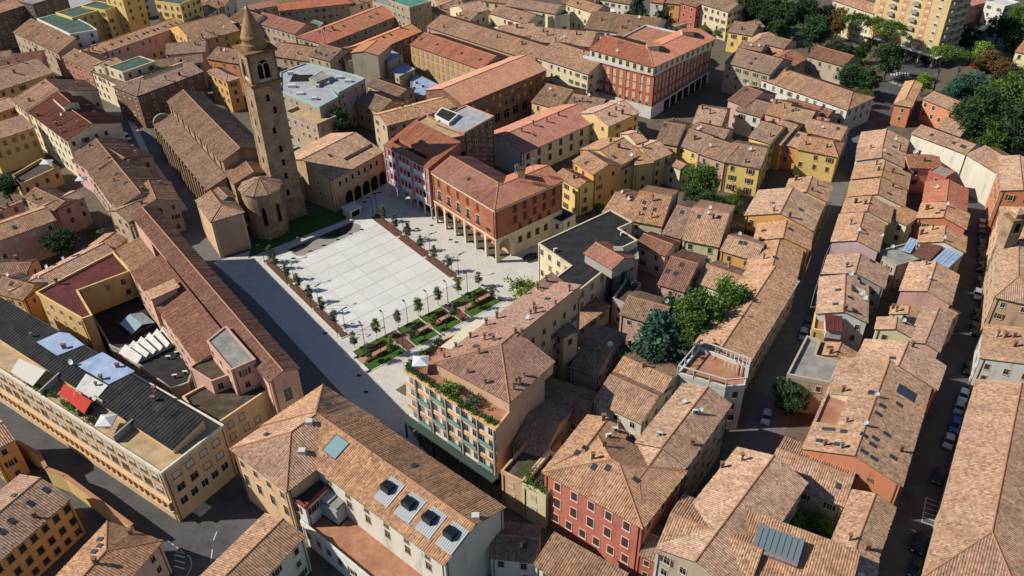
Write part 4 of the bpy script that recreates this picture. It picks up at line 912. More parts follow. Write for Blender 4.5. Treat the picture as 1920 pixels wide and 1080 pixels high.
T(0, 0, 1)
for lb, p, q, wd, h, wc, rm in (
 ('cream far house at the top edge above the courtyard complex', (655, 12), (700, 2), 12, 9, 'cream', 'old'), ('grey roofed far house at the top edge left of the mint roof', (560, -2), (650, -14), 14, 10, 'grey', 'old'),
 ('far tan roofed house at the top edge right of the mint roof', (820, 8), (900, -4), 12, 9, 'beige', 'tan'), ('far cream house at the top edge above the cream courtyard building', (905, 2), (985, 10), 12, 9, 'cream', 'tan'),
 ('far beige house at the top edge beside the top conifer', (1120, -2), (1180, 8), 10, 9, 'pale', 'old'), ('far low house at the top edge left of the white house', (1050, 6), (1110, 14), 10, 8, 'beige', 'old'),
 ('far orange roofed house at the top edge right of the yellow blocks', (360, 6), (420, 12), 10, 8, 'pale', 'orange'), ('far pale house at the top edge behind the yellow blocks', (225, 2), (300, -10), 12, 9, 'pale', 'old'),
 ('far brown house at the top edge between the spire and the complex', (500, 12), (560, 2), 10, 9, 'beige', 'old'), ('far cream house at the top edge before the tree belt', (1350, 6), (1400, 14), 10, 9, 'cream', 'old')):
    bld('town_house', lb, [W(h, p, q, w=wd)], wc, rm, rc=2)
T(480, 720)
# ---------------------------------------------------------------- landmark buildings
def arch_wall(p0, p1, z0, z1, n, pier, spring, depth, K=8, ends=True):
    """wall with n round arches between piers, as a mesh builder; p0->p1 along the outer face, outside on the right"""
    mb = MB(); d = (p1-p0); L = d.length; d.normalize(); nn = Vector((d.y, -d.x))
    bay = L/n; ow = bay-pier; r = ow/2
    def pt(u, z, k): q = p0+d*u-nn*(depth*k); return Vector((q.x, q.y, z))
    for i in range(n):
        u0 = i*bay+pier/2; u1 = u0+ow; c = (u0+u1)/2
        for a, b in ((i*bay, u0), (u1, (i+1)*bay)):
            for k in (0, 1):
                f = [pt(a, z0, k), pt(b, z0, k), pt(b, z1, k), pt(a, z1, k)]; mb.face(f if k == 0 else f[::-1], 0)
        for u, s in ((u0, 1), (u1, -1)):
            f = [pt(u, z0, 0), pt(u, z0, 1), pt(u, spring, 1), pt(u, spring, 0)]; mb.face(f if s > 0 else f[::-1], 0)
        prev = None
        rz = min(r, z1-spring-.25)
        for j in range(K+1):
            t = math.pi*(1-j/K); u = c+r*math.cos(t); z = spring+rz*math.sin(t)
            if prev:
                for k in (0, 1):
                    f = [pt(prev[0], prev[1], k), pt(u, z, k), pt(u, z1, k), pt(prev[0], z1, k)]; mb.face(f if k == 0 else f[::-1], 1)
                mb.face([pt(prev[0], prev[1], 1), pt(u, z, 1), pt(u, z, 0), pt(prev[0], prev[1], 0)], 1)
            prev = (u, z)
    for u, s in ((0, -1), (L, 1)):
        f = [pt(u, z0, 0), pt(u, z0, 1), pt(u, z1, 1), pt(u, z1, 0)]; mb.face(f if s > 0 else f[::-1], 0)
    f = [pt(0, z0, 0), pt(0, z0, 1), pt(L, z0, 1), pt(L, z0, 0)]
    return mb
def part(name, mb, mats, root, smooth=False):
    return obj(name, mb.mesh(name, mats, root.location, smooth), root, root.location)
def edge(s, i):
    wp = s.wallpoly(); a, b = wp[i], wp[(i+1) % len(wp)]; d = (b-a).normalized(); return a, b, d, Vector((d.y, -d.x))
def along(name, s, i, u0, u1, z0, z1, o0, o1, mat, root):        # box on facade i of wing s: u along, z up, o outwards
    a, b, d, nn = edge(s, i); mb = MB()
    P = lambda u, o: a+d*u+nn*o
    mb.prism(ccw([P(u0, o0), P(u1, o0), P(u1, o1), P(u0, o1)]), z0, z1)
    return part(name, mb, [mat], root)
# --- bell tower
T(280, 130)
g1, g2 = at2((738, 862)), at2((880, 815))
TE = (g2-g1).normalized(); TN = Vector((-TE.y, TE.x)); TW = 7.5
tc = g1+TE*TW/2+TN*TW/2
tower = thing('bell_tower', 'tall square brick bell tower with arched belfry and conical spire', 'bell tower', (tc.x, tc.y, 0))
def tsq(hw): return [tc+TE*x*hw+TN*y*hw for x, y in ((-1, -1), (1, -1), (1, 1), (-1, 1))]
def taper(mb, h0, z0, h1, z1, mi=0):
    a, b = tsq(h0), tsq(h1)
    for i in range(4):
        j = (i+1) % 4; mb.face([(*a[i], z0), (*a[j], z0), (*b[j], z1), (*b[i], z1)], mi)
    mb.face([(*p, z1) for p in b], mi); mb.face([(*p, z0) for p in a[::-1]], mi)
BR = BRICK(); BRD = brickmat('dark_brick', '8a6a4c', 'a5825f', '6a4f39')
mb = MB(); taper(mb, 4.15, 0, 4.0, 6); taper(mb, 3.78, 6, 3.6, 39.6); part('shaft', mb, [BR], tower)
for x, y in ((-1, -1), (1, -1), (1, 1), (-1, 1)):                 # corner pilasters
    mb = MB(); c0 = tc+TE*x*3.38+TN*y*3.38; c1 = tc+TE*x*3.2+TN*y*3.2
    q0 = [c0+TE*a*.48+TN*b*.48 for a, b in ((-1, -1), (1, -1), (1, 1), (-1, 1))]; q1 = [c1+TE*a*.48+TN*b*.48 for a, b in ((-1, -1), (1, -1), (1, 1), (-1, 1))]
    for i in range(4): j = (i+1) % 4; mb.face([(*q0[i], 6), (*q0[j], 6), (*q1[j], 39), (*q1[i], 39)])
    part('pilaster', mb, [BR], tower)
mb = MB(); taper(mb, 3.7, 38.9, 4.25, 39.7); taper(mb, 4.25, 39.7, 4.25, 40.1); part('cornice', mb, [BRD], tower)
belf = MB(); BW = 3.65
mats = [BR, BR]
bel = obj('belfry', None, tower, tower.location)
for i in range(4):                                               # belfry walls with one big arch each
    q = tsq(BW); a, b = q[i], q[(i+1) % 4]
    m = arch_wall(a, b, 40.1, 47.2, 1, 4.2, 44.2, .6, 10)
    obj('belfry_wall', m.mesh('belfry_wall', mats, tower.location), bel, tower.location)
    d = (b-a).normalized(); nn = Vector((d.y, -d.x)); c = (a+b)/2-nn*.3
    mb = MB(); mb.tube((*c, 40.9), (*c, 44.4), .13, n=8); mb.box(-1.9, 1.9, -.12, .12, 40.1, 40.9, M=Matrix.Translation((*c, 0)) @ Matrix.Rotation(math.atan2(d.y, d.x), 4, 'Z'))
    for sx in (-1, 1):                                           # two small arches over the column
        cc = c+d*sx*.76
        for j in range(8):
            t0, t1 = math.pi*j/8, math.pi*(j+1)/8
            f = []
            for rr in (.64, .82):
                for t in (t0, t1): f.append(Vector((*(cc+d*rr*math.cos(t)), 44.2+rr*math.sin(t))))
            mb.face([f[0]+Vector((*(nn*.1), 0)), f[1]+Vector((*(nn*.1), 0)), f[3]+Vector((*(nn*.1), 0)), f[2]+Vector((*(nn*.1), 0))])
    obj('bifora', mb.mesh('bifora', [plain('white_stone', 'cfc6b4', .8)], tower.location), bel, tower.location)
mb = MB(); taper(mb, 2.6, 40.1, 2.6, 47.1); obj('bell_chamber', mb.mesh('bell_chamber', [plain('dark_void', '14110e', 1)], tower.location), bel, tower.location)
mb = MB(); taper(mb, 3.7, 47.2, 4.3, 47.7); taper(mb, 4.3, 47.7, 4.3, 48.1); part('cornice', mb, [BRD], tower)
mb = MB(); q = tsq(4.2); q2 = tsq(4.0)
mb.lathe([(3.05, 48.1), (3.05, 49.2), (2.75, 49.5), (2.75, 50.3), (3.05, 50.6), (3.0, 51.0), (2.65, 51.6), (2.6, 52.0), (.12, 58.2)], tc, 20)
part('spire', mb, [brickmat('spire_brick', 'a07e60', 'b58f6e', '87684e')], tower, True)
mb = MB(); mb.lathe([(0, 58.2), (.25, 58.35), (.25, 58.6), (0, 58.75)], tc, 10); mb.tube((*tc, 58.7), (*tc, 59.4), .05, n=5); part('finial', mb, [plain('steel_grey', '8a8c8e', .5, .6)], tower)
for k, (z, i, u) in enumerate(((36, 0, .45), (32.5, 0, .62), (27, 0, .45), (21.5, 0, .55), (17.5, 0, .55), (13.5, 0, .55), (8.5, 0, .5), (34, 3, .5), (29, 3, .5), (24, 3, .5), (18, 3, .5))):
    hw = 3.78-.18*(z-6)/33.6; q = tsq(hw); a, b = q[i], q[(i+1) % 4]; d = (b-a).normalized(); p = a.lerp(b, u); nn = Vector((d.y, -d.x))
    mb = MB(); M = Matrix.Translation((*(p+nn*.02), z)) @ Matrix.Rotation(math.atan2(d.y, d.x), 4, 'Z')
    pts = [(-.42, -.75), (.42, -.75), (.42, .4)]+[(.42*math.cos(t), .4+.42*math.sin(t)) for t in (.6, 1.2, 1.8, 2.5)]+[(-.42, .4)]
    mb.face([M @ Vector((x, -.03, y)) for x, y in pts]); mb.box(-.55, .55, -.12, .02, -.95, -.78, 0, M)
    part('slit_window', mb, [plain('dark_void', '14110e', 1)], tower)
# --- cathedral
ap = Vector((-66.4, 196.0))
cath = bld('cathedral', 'long brick cathedral with brown tiled nave, side aisle and round apse', [
    W(16, (95, 180), (405, 520), r=(508, 440), tp=.42, wall='church', mat='old', oh=.5, win=None),
    W(10, (20, 312), (320, 682), w=6.3, roof='s', tp=.36, wall='church', mat='old', oh=.5, win=None),
    W(12.8, (420, 578), (470, 650), r=(560, 540), tp=.35, wall='church', mat='old', win=None),
    W(12.0, (345, 690), (400, 745), C=(490, 715), tp=.3, wall='church', mat='old', win=None)], 'church', 'old', cat='church')
cr = cath['root']; nv, ai = cath['wings'][:2]
# mirrored far aisle
mb = MB(); d = (nv.P[1]-nv.P[0]).normalized(); n = (nv.P[3]-nv.P[0]).normalized()
q = [nv.P[2]-n*.4, nv.P[3]-n*.4]; o = [p+n*6 for p in q]
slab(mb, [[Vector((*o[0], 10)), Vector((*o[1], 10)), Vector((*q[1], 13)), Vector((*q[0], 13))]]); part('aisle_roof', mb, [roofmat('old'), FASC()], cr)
mb = MB(); mb.prism(ccw([q[0], q[1], o[1]-n*.4, o[0]-n*.4]), 0, 9.9); part('aisle_wall', mb, [BR], cr)
mb = MB(); mb.lathe([(5.3, 0), (5.3, 13.2), (5.5, 13.3), (5.5, 13.6)], ap, 24); part('apse_wall', mb, [BR], cr)
mb = MB()
for i in range(10):
    t0, t1 = 2*math.pi*i/10+.25, 2*math.pi*(i+1)/10+.25
    f = [Vector((*ap+Vector((math.cos(t0), math.sin(t0)))*5.9, 13.5)), Vector((*ap+Vector((math.cos(t1), math.sin(t1)))*5.9, 13.5)), Vector((*ap, 15.9))]
    mb.face(f, 0, uvs(f))
    ridge_strip(mb, f[0], f[2])
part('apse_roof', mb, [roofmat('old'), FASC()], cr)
for t in (-2.35, -1.35, -.6):
    c = ap+Vector((math.cos(t), math.sin(t)))*5.32; M = Matrix.Translation((*c, 6.8)) @ Matrix.Rotation(t+math.pi/2, 4, 'Z')
    mb = MB(); pts = [(-.5, -2.6), (.5, -2.6), (.5, 2.4), (.3, 2.85), (0, 3), (-.3, 2.85), (-.5, 2.4)]
    mb.face([M @ Vector((x, -.04, y)) for x, y in pts]); mb.box(-.62, -.5, -.12, .05, -2.6, 2.4, 1, M); mb.box(.5, .62, -.12, .05, -2.6, 2.4, 1, M)
    part('apse_window', mb, [plain('dark_void', '14110e', 1), BRD], cr)
# buttress strips on nave and aisle, rose window, pediment
a, b, d, nn = edge(nv, 0); L = (b-a).length
for i in range(9): u = L*(i+.5)/9; along('buttress', nv, 0, u-.3, u+.3, 12.5, 15.85, -.05, .35, BR, cr)
for i in range(8):
    u = L*(i+1)/9; mb = MB(); M = Matrix.Translation((*(a+d*u+nn*.03), 14.5)) @ Matrix.Rotation(math.atan2(d.y, d.x), 4, 'Z'); mb.box(-.45, .45, -.03, .0, -.7, .7, 0, M)
    part('clerestory_window', mb, [glassmat()], cr)
a, b, d, nn = edge(ai, 0); L = (b-a).length
for i in range(17): u = L*(i+.5)/17; along('buttress', ai, 0, u-.35, u+.35, 0, 9.6, -.05, .7, BR, cr)
a, b, d, nn = edge(nv, 1); m = (a+b)/2
mb = MB(); mb.tube((*(m+nn*-.1), 16.6), (*(m+nn*.12), 16.6), .95, n=20); part('rose_window', mb, [BRD], cr)
a, b = ai.P[3], ai.P[0]; d = (b-a).normalized(); m = (a+b)/2; nn = Vector((-d.y, d.x))
nx = (nv.P[0]-nv.P[1]).normalized()
mb = MB(); M = Matrix.Translation((*(ai.P[0].lerp(ai.P[3], .5)+nx*.3), 10.2)) @ Matrix.Rotation(math.atan2(nx.y, nx.x)+math.pi/2, 4, 'Z')
pts = [(-2.9, 0), (2.9, 0)]+[(2.9*math.cos(t), 2.6*math.sin(t)) for t in [math.pi*j/12 for j in range(1, 12)]]
fr = [M @ Vector((x, -.3, y)) for x, y in pts]; bk = [M @ Vector((x, .3, y)) for x, y in pts]
mb.face(fr, 0); mb.face(bk[::-1], 0)
for i in range(len(pts)): j = (i+1) % len(pts); mb.face([fr[j], fr[i], bk[i], bk[j]], 1)
part('round_pediment', mb, [BR, plain('copper_green', '86a88c', .6)], cr)
chap = bld('chapel', 'cream plastered chapel with hipped tan roof at the cathedral apse', [W(11, (255, 737), (342, 862), C=(537, 802), h1=4.4, wall='peach', mat='tan', win=None)], 'peach', 'tan', cat='chapel')
for i in (0, 1):
    a, b, d, nn = edge(chap['wings'][0], i)
    for u0 in (.0, (b-a).length-.7): along('pilaster', chap['wings'][0], i, u0, u0+.7, 0, 10.6, -.03, .12+.01*i, wmat('cream'), chap['root'])
# --- brick arcade building on the square
T(700, 190, 3.374)
AH = 6.9
win0 = {0: [(6, 13.5, .9, 1.9, 'c', 'brown', 'brick', .8), (6, 9.8, 1.35, 2.9, 'd', 'brown', 'white', .8)]}
win1 = {0: [(6, 13.7, 1.1, 1.9, 'c', 'brown', 'brick', 1.5), (6, 10.6, 1.1, 2.0, 'c', 'brown', 'brick', 1.5), (5, 8.1, .9, 1.3, 'd', 'brown', 'brick', 3)]}
arc = bld('arcade_building', 'orange brick building with round arcade along the white square', [
    W(15.9, (360, 447), (767, 692), r=(475, 336), mat='red', wall='redbrick', base=AH, win=win0, tp=.36, h1='hip'),
    W(15.9, (767, 692), (1208, 502), r=(950, 470), mat='red', wall='redbrick', base=AH, win=win1, tp=.36, h0='hip')], 'redbrick', 'red', cat='building', sky=[(603, 492), (710, 447)], frame='white')
w1, w2 = arc['wings']; ar = arc['root']
CREAM = wmat('cream')
a, b, d, nn = edge(w1, 0)
part('arcade', arch_wall(a, b, 0, AH+.02, 6, .75, 4.4, .7), [CREAM, wmat('redbrick')], ar)
a2, b2, d2, nn2 = edge(w2, 0); c2 = a2+d2*5.2
part('arcade', arch_wall(a2+d2*.72, c2, 0, AH+.02, 1, .8, 4.4, .7), [CREAM, CREAM], ar)
mb = MB(); mb.prism(ccw([c2, b2, b2-nn2*w2.w*.9, c2-nn2*w2.w*.9]), 0, AH+.02); part('ground_floor', mb, [CREAM], ar)
mb = MB(); q = [a-nn*5.2, b-nn*5.2, b-nn*(w1.w-1), a-nn*(w1.w-1)]; mb.prism(ccw(q), 0, AH+.01); part('ground_floor', mb, [wmat('peach')], ar)
for s_, i in ((w1, 0), (w2, 0)):
    L = (edge(s_, i)[1]-edge(s_, i)[0]).length
    along('string_course', s_, i, -.1, L+.1, AH-.05, AH+.3, -.05, .16, CREAM, ar); along('cornice', s_, i, -.1, L+.1, 15.2, 15.55, -.05, .22, CREAM, ar)
L2 = (b2-a2).length
w2g = {0: None}
for k in range(5):
    u = 8+(L2-9)*k/4.6; p = b2*0+a2+d2*u
    put_window(ar, Vector((p.x, p.y, 4.0)), math.atan2(nn2.y, nn2.x)-math.pi/2, 1.1, 1.7, 'c', 'brown', 'none')
for k in range(6):                                               # balcony rails of the tall windows
    L1 = (b-a).length; u = .8+(L1-1.6)*(k+.5)/6
    along('balcony_rail', w1, 0, u-.75, u+.75, 8.4, 9.3, .1, .16, plain('dark_metal', '34363a', .6), ar)
mb = MB(); q = w2.ridge[1].lerp(w2.ridge[0], .55); mb.box(q.x-.9, q.x+.9, q.y-.7, q.y+.7, q.z-1, q.z+2.2); mb.box(q.x-1.1, q.x+1.1, q.y-.9, q.y+.9, q.z+2.2, q.z+2.5, 1); part('stair_turret', mb, [wmat('yellow'), plain('gutter_grey', '4a443c')], ar)
for k in (.32, .62, .66):                                        # mobile phone masts
    q = w2.ridge[1].lerp(w2.ridge[0], k); mb = MB(); mb.tube((q.x, q.y-1, q.z-.3), (q.x, q.y-1, q.z+4.5), .07, n=6)
    for j in range(3): t = j*2.1; mb.box(q.x+.4*math.cos(t)-.12, q.x+.4*math.cos(t)+.12, q.y-1+.4*math.sin(t)-.1, q.y-1+.4*math.sin(t)+.1, q.z+2.3, q.z+4.3)
    part('phone_mast', mb, [plain('mast_grey', '9a9c9a', .6)], ar)
T(700, 190, 3.374)
ann = bld('annex', 'low cream annex with dark flat roof behind the brick arcade building', [W(5.8, (1190, 768), (1280, 715), w=12, roof='f', mat='tar', wall='pale', par=.1)], 'pale', 'tar')
# --- portico building with patterned panels
T(480, 0)
PB = 4.4
por = bld('portico_building', 'modern building on slender columns with brick and lilac panels', [
    W(16.2, (714, 817), (967, 950), r=(880, 668), roof='s', tp=.32, mat='red', wall='brick', base=PB, oh=.3, win=None, holes=[(0, (770, 800), (985, 870), 'tar', 'red')]),
    W(19.2, (0, 0), (0, 0), poly=[(1010, 690), (1128, 622), (1182, 596), (1337, 656), (1172, 750)], mat='palegrey', wall='brownbrick', par=.3, parm=wmat('salmon')),
    W(18.4, (0, 0), (0, 0), poly=[(898, 684), (955, 652), (1040, 690), (1172, 770), (1090, 786)], mat='sand', wall='brick', par=.5, base=14, win=None)], 'brick', 'red', cat='building', sh='red', frame='white')
pr = por['root']; wp_ = por['wings'][0]; a, b, d, nn = edge(wp_, 0); L = (b-a).length
LIL = plain('lilac_paint', 'b9b0bd', .7); WHP = plain('white_panel', 'd2d0cc', .7); RSH = plain('shutter_red', '8a3226', .75)
NB = 12
for k in range(NB+1):
    u = L*k/NB; along('mullion', wp_, 0, u-.12, u+.12, PB, 15.9, .0, .22, LIL, pr)
for k in range(NB):
    for fl in range(3):
        z = PB+.5+fl*3.75; u0, u1 = L*k/NB+.14, L*(k+1)/NB-.14
        if k % 4 == 3 or k == 0: continue
        along('window', wp_, 0, u0+.05, u1-.05, z+1.5, z+3.3, .0, .08, RSH if (k*7+fl*3) % 5 else glassmat(), pr)
        along('panel', wp_, 0, u0, u1, z+.1, z+1.42, .0, .1, WHP, pr)
for fl in range(4): along('floor_band', wp_, 0, 0, L, PB+fl*3.75-.02, PB+fl*3.75+.3, .0, .15, LIL, pr)
for k in range(7):                                               # columns with forked heads
    u = .6+(L-1.2)*k/6; p = a+d*u-nn*.4; mb = MB(); mb.tube((*p, 0), (*p, 3.0), .26, n=8)
    for sx in (-1, 1): mb.tube((*p, 2.9), (*(p+d*sx*.95), PB), .17, n=6)
    part('column', mb, [LIL], pr)
mb = MB(); mb.prism(ccw([a-nn*5, b-nn*5, b-nn*12, a-nn*12]), 0, PB); part('ground_floor', mb, [wmat('peach')], pr)
mb = MB(); mb.face([(*q, PB-.0) for q in ccw([a, b, b-nn*12, a-nn*12])][::-1]); part('soffit', mb, [wmat('pale')], pr)
T(480, 0)
for nm, lab, pts, h, mt, wl in (('stair_head', None, [(1005, 648), (1045, 605), (1140, 640), (1085, 690)], 20.1, 'tar', 'white'),):
    s_ = W(h, (0, 0), (0, 0), poly=pts, mat=mt, wall=wl, base=18, win=None, par=.1); s_.bld = por; build_wing(s_, pr, wl, mt, 'stair_head_wall', 'stair_head_roof')
# --- orange arcaded palazzo
T(560, 220, 5.4)
pal = bld('palazzo', 'orange palazzo with four dark arches and a cut-in roof loggia', [
    W(10.4, (330, 640), (868, 345), r=(700, 85), wall='peach', mat='tan', tp=.3, holes=[(0, (490, 440), (790, 235), 'darkdeck', 'salmon')], win={0: [(7, 7.9, .9, 1.6, 'c', 'dark', 'white', 1.8)], 3: [(2, 8, .8, 1.2, 'd', 'brown', 'white'), (2, 4.5, .8, 1.2, 'd', 'brown', 'white')]})], 'peach', 'tan', cat='palace', sky=[(320, 388)], frame='white')
s_ = pal['wings'][0]; a, b, d, nn = edge(s_, 0); L = (b-a).length
for k in range(5):
    u = L*(.27+.165*k); r_ = L*.066; mb = MB()
    if u+r_ > L: continue
    M = Matrix.Translation((*(a+d*u+nn*.03), 0)) @ Matrix.Rotation(math.atan2(d.y, d.x), 4, 'Z')
    mb.face([M @ Vector(q) for q in [(-r_, 0, 0), (r_, 0, 0)]+[(r_*math.cos(t), 0, 3+r_*math.sin(t)) for t in [math.pi*j/10 for j in range(11)]]])
    part('arch_opening', mb, [plain('dark_void', '14110e', 1)], pal['root'])
    mb = MB()
    for j in range(10):
        t0, t1 = math.pi*j/10, math.pi*(j+1)/10
        c = [M @ Vector((rr*math.cos(t), -.1, 3+rr*math.sin(t))) for rr, t in ((r_, t0), (r_+.35, t0), (r_+.35, t1), (r_, t1))]; mb.face(c)
    part('arch_ring', mb, [wmat('beige')], pal['root'])
along('string_course', s_, 0, 1.5, L, 5.9, 6.1, -.02, .1, wmat('pale'), pal['root'])
# --- modern block with pale flat roof
T(480, 0)
mod = bld('modern_block', 'modern tan block with pale grey flat roof and teal edging', [
    W(14, (0, 0), (0, 0), poly=[(137, 412), (140, 518), (357, 606), (462, 548), (418, 500), (466, 524), (612, 446), (560, 425), (282, 358)], mat='palegrey', wall='beige', par=.35, parm=plain('teal_fascia', 'a8c4bc', .6)),
    W(10.4, (165, 640), (345, 712), C=(440, 660), hp=10.4, roof='f', mat='sand', wall='beige', par=.9),
    W(15.6, (0, 0), (0, 0), poly=[(298, 442), (340, 462), (428, 428), (372, 398)], mat='concrete', wall='grey', par=.1, base=13.5, win=None)],
    'beige', 'palegrey', cat='building', sh='grey', wstyle='db', frame='white')
mr = mod['root']
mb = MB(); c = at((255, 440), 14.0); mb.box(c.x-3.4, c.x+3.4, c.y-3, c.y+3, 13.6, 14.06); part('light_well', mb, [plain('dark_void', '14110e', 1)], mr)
for q in ((205, 490), (195, 420), (350, 490), (470, 440), (520, 460), (330, 560), (250, 530), (400, 470)):
    c = at(q, 14.0); mb = MB(); w_ = random.uniform(.5, 1.3); mb.box(c.x-w_, c.x+w_, c.y-.7, c.y+.7, 13.95, 13.95+random.uniform(.5, 1.3)); part('roof_unit', mb, [plain('ac_white', 'd2d0c8', .6)], mr)
# --- big red palazzo with set-back attic
T(960, 0)
def bigwin(n): return [(n, 13.0, 1.0, 2.1, 'c', 'cream', 'pale', .6), (n, 10.2, 1.0, 2.0, 'c', 'cream', 'pale', .6), (n, 6.9, 1.0, 1.7, 'c', 'cream', 'pale', .6), (n, 5.0, 1.1, 1.0, 'd', 'cream', 'pale', .6)]
red = bld('palazzo', 'big red corner palazzo with white cornice, set-back cream attic and portico', [
    W(15.6, (408, 320), (800, 422), C=(1204, 248), roof='f', mat='deck', wall='c06a52', par=.5, parm=plain('white_panel', 'd2d0cc', .7), win={0: bigwin(10), 1: bigwin(16)}),
    W(18.6, (432, 276), (797, 380), r=(640, 230), wall='cream', mat='red', base=15.5, tp=.28, h1='hip', win={0: [(9, 17.1, 1.2, 1.8, 'd', 'grey', 'white')]}),
    W(18.6, (797, 380), (1152, 217), r=(960, 200), wall='cream', mat='red', base=15.5, tp=.28, h0='hip', win={0: [(12, 17.1, 1.2, 1.8, 'd', 'grey', 'white')]})], 'red', 'red', cat='palace', dish=[(588, 296)], ch=[(600, 245)])
rr_ = red['root']; s_ = red['wings'][0]
for i in (0, 1):
    L = (edge(s_, i)[1]-edge(s_, i)[0]).length
    along('ground_floor', s_, i, 0 if i == 0 else -.3, L+.3, 0, 4.3, -.05, .12+.01*i, wmat('white'), rr_)
    along('cornice', s_, i, -.3, L+.3, 15.2, 16.15, -.05, .4+.01*i, plain('white_panel', 'd2d0cc', .7), rr_)
    for k in range(5 if i == 0 else 8): u = L*(k+.0)/(5 if i == 0 else 8); along('downpipe', s_, i, u+.55, u+.7, 4.3, 15.2, .0, .14, plain('gutter_grey', '4a443c'), rr_)
    if i == 1:
        for k in range(7): u = L*.2+L*.78*k/7; along('portico_opening', s_, i, u+.3, u+L*.78/7-.5, .05, 3.7, .1, .16, plain('dark_void', '14110e', 1), rr_)
for p, q in (((790, 270), 1), ((985, 190), 1)):
    c = red['wings'][q+0].hit(p) or red['wings'][2].hit(p)
    if c:
        c = c[1]; mb = MB(); mb.box(c.x-2, c.x+2, c.y-1.6, c.y+1.6, c.z-1, c.z+1.3); part('dormer', mb, [wmat('cream')], rr_)
        f1 = [Vector((c.x-2.3, c.y-2, c.z+1.25)), Vector((c.x+2.3, c.y-2, c.z+1.25)), Vector((c.x+2.3, c.y, c.z+2)), Vector((c.x-2.3, c.y, c.z+2))]
        f2 = [Vector((c.x+2.3, c.y+2, c.z+1.25)), Vector((c.x-2.3, c.y+2, c.z+1.25)), f1[3], f1[2]]
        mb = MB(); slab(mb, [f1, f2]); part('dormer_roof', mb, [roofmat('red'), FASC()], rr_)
# --- tall apartment tower
T(1560, 0, 5.4)
HR = 37.5
rows = [(6, 6.6+3.05*k, 1.3, 1.5, 'b', 'white', 'white', 1.0) for k in range(10)]
hi = bld('apartment_tower', 'tall yellow apartment tower with rows of small balconies', [
    W(HR, (360, 345), (1048, 562), C=(1255, 480), hp=4.6, roof='f', mat='concrete', wall='d9bd84', base=4.6, win={0: rows, 1: [(3, r[1], 1.3, 1.5, 'b', 'white', 'white') for r in rows]})], 'd9bd84', 'concrete', cat='apartment tower')
hs, hr = hi['wings'][0], hi['root']
for i in (0, 1):
    L = (edge(hs, i)[1]-edge(hs, i)[0]).length
    for k in range(11): along('floor_line', hs, i, 0, L, 4.6+3.05*k-.06, 4.6+3.05*k+.06, -.03, .05+.004*i, wmat('beige'), hr)
    n = 6 if i == 0 else 3
    for c in range(n):
        u = 1+(L-2)*(c+.5)/n if i == 0 else L*(c+.5)/n
        if i == 0 and c in (0, 2, 4): along('brick_panel', hs, i, u-1.1, u+1.1, 4.7, HR-.5, -.02, .03, wmat('c08552'), hr); continue
        for k in range(10):
            z = 5.3+3.05*k
            if i == 0 and c == 5: continue
            along('balcony', hs, i, u-1.3, u+1.3, z-.12, z+.9, .0, 1.1, plain('balcony_grey', '9d978e', .7), hr)
mb = MB(); P_ = hs.P; q = inset(P_, 2.2); mb.prism(ccw(q), 0, 4.62); part('shop_floor', mb, [glassmat()], hr)
for i in range(4):
    for k in range(5): p = P_[i].lerp(P_[(i+1) % 4], k/5); p = p+(sum(P_, Vector((0, 0)))/4-p)*.04; mb = MB(); mb.box(p.x-.3, p.x+.3, p.y-.3, p.y+.3, 0, 4.6); part('column', mb, [wmat('beige')], hr)
mb = MB(); o = inset(P_, -2.0); mb.prism(ccw(o), 4.2, 4.58); part('canopy', mb, [wmat('white')], hr)
# --- hotel with roof terrace
T(740, 500, 3.374)
HT, HE = 16.5, 19.4
hot = bld('hotel', 'hotel with orange banded facade, glass balconies and planted roof terrace', [
    W(HT, (0, 0), (0, 0), poly=[(60, 655), (642, 1030), (722, 928), (950, 660), (600, 330), (300, 470)], mat='deck', wall='peach', par=.25, base=4.8, win=None, parm=wmat('e0b07a')),
    W(HE, (548, 372), (246, 608), C=(706, 882), h1='hip', mat='brown', wall='peach', base=HT, tp=.33, win=None),
    W(HE, (948, 80), (530, 390), w=9.5, roof='s', tp=.3, mat='brown', wall='peach', floors=3),
    W(HE-1, (1080, 278), (1190, 188), w=8, roof='s', tp=.35, mat='brown', wall='peach'),
    W(15.0, (925, 330), (1062, 458), C=(1134, 378), mat='brown', wall='peach', tp=.25, floors=3)], 'peach', 'brown', cat='hotel',
    ck=(1, 3), ch=[(388, 510), (480, 450), (570, 465), (626, 465), (535, 550), (315, 575), (465, 672), (575, 738), (765, 420), (805, 440), (860, 300), (880, 270), (890, 295), (830, 175), (905, 130), (820, 690), (770, 745), (795, 740), (755, 775), (1018, 238), (960, 90), (1105, 155), (580, 372), (648, 328)],
    sky=[(610, 432), (515, 505), (968, 205)], dish=[(838, 335)])
ht, hro = hot['wings'][0], hot['root']
OR_ = wmat('e0b07a'); GL = plain('green_glass', '7fa79c', .15, 0, .6)
ei = min(range(6), key=lambda i: (edge(ht, i)[0]-at2((60, 655), HT)).length+(edge(ht, i)[1]-at2((642, 1030), HT)).length)
a, b, d, nn = edge(ht, ei); L = (b-a).length; ang = math.atan2(nn.y, nn.x)-math.pi/2
NF = 4; FH = (HT-4.8)/NF
along('facade_panel', ht, ei, .01, L-.01, 4.82, HT-.26, -.05, .012, wmat('white'), hro)
for fl in range(NF+1):
    z = 4.8+fl*FH
    along('floor_band', ht, ei, 0, L+.02, z-.45 if fl else z, z+.45 if fl < NF else z+.3, .0, .2, OR_ if fl not in (0,) else wmat('pale'), hro)
for k in range(6): u = 3.2+(L-3.6)*k/5; along('pilaster', ht, ei, u-.16, u+.16, 4.8, HT-.2, .1, .42, plain('pilaster_grey', 'a49c98', .7), hro)
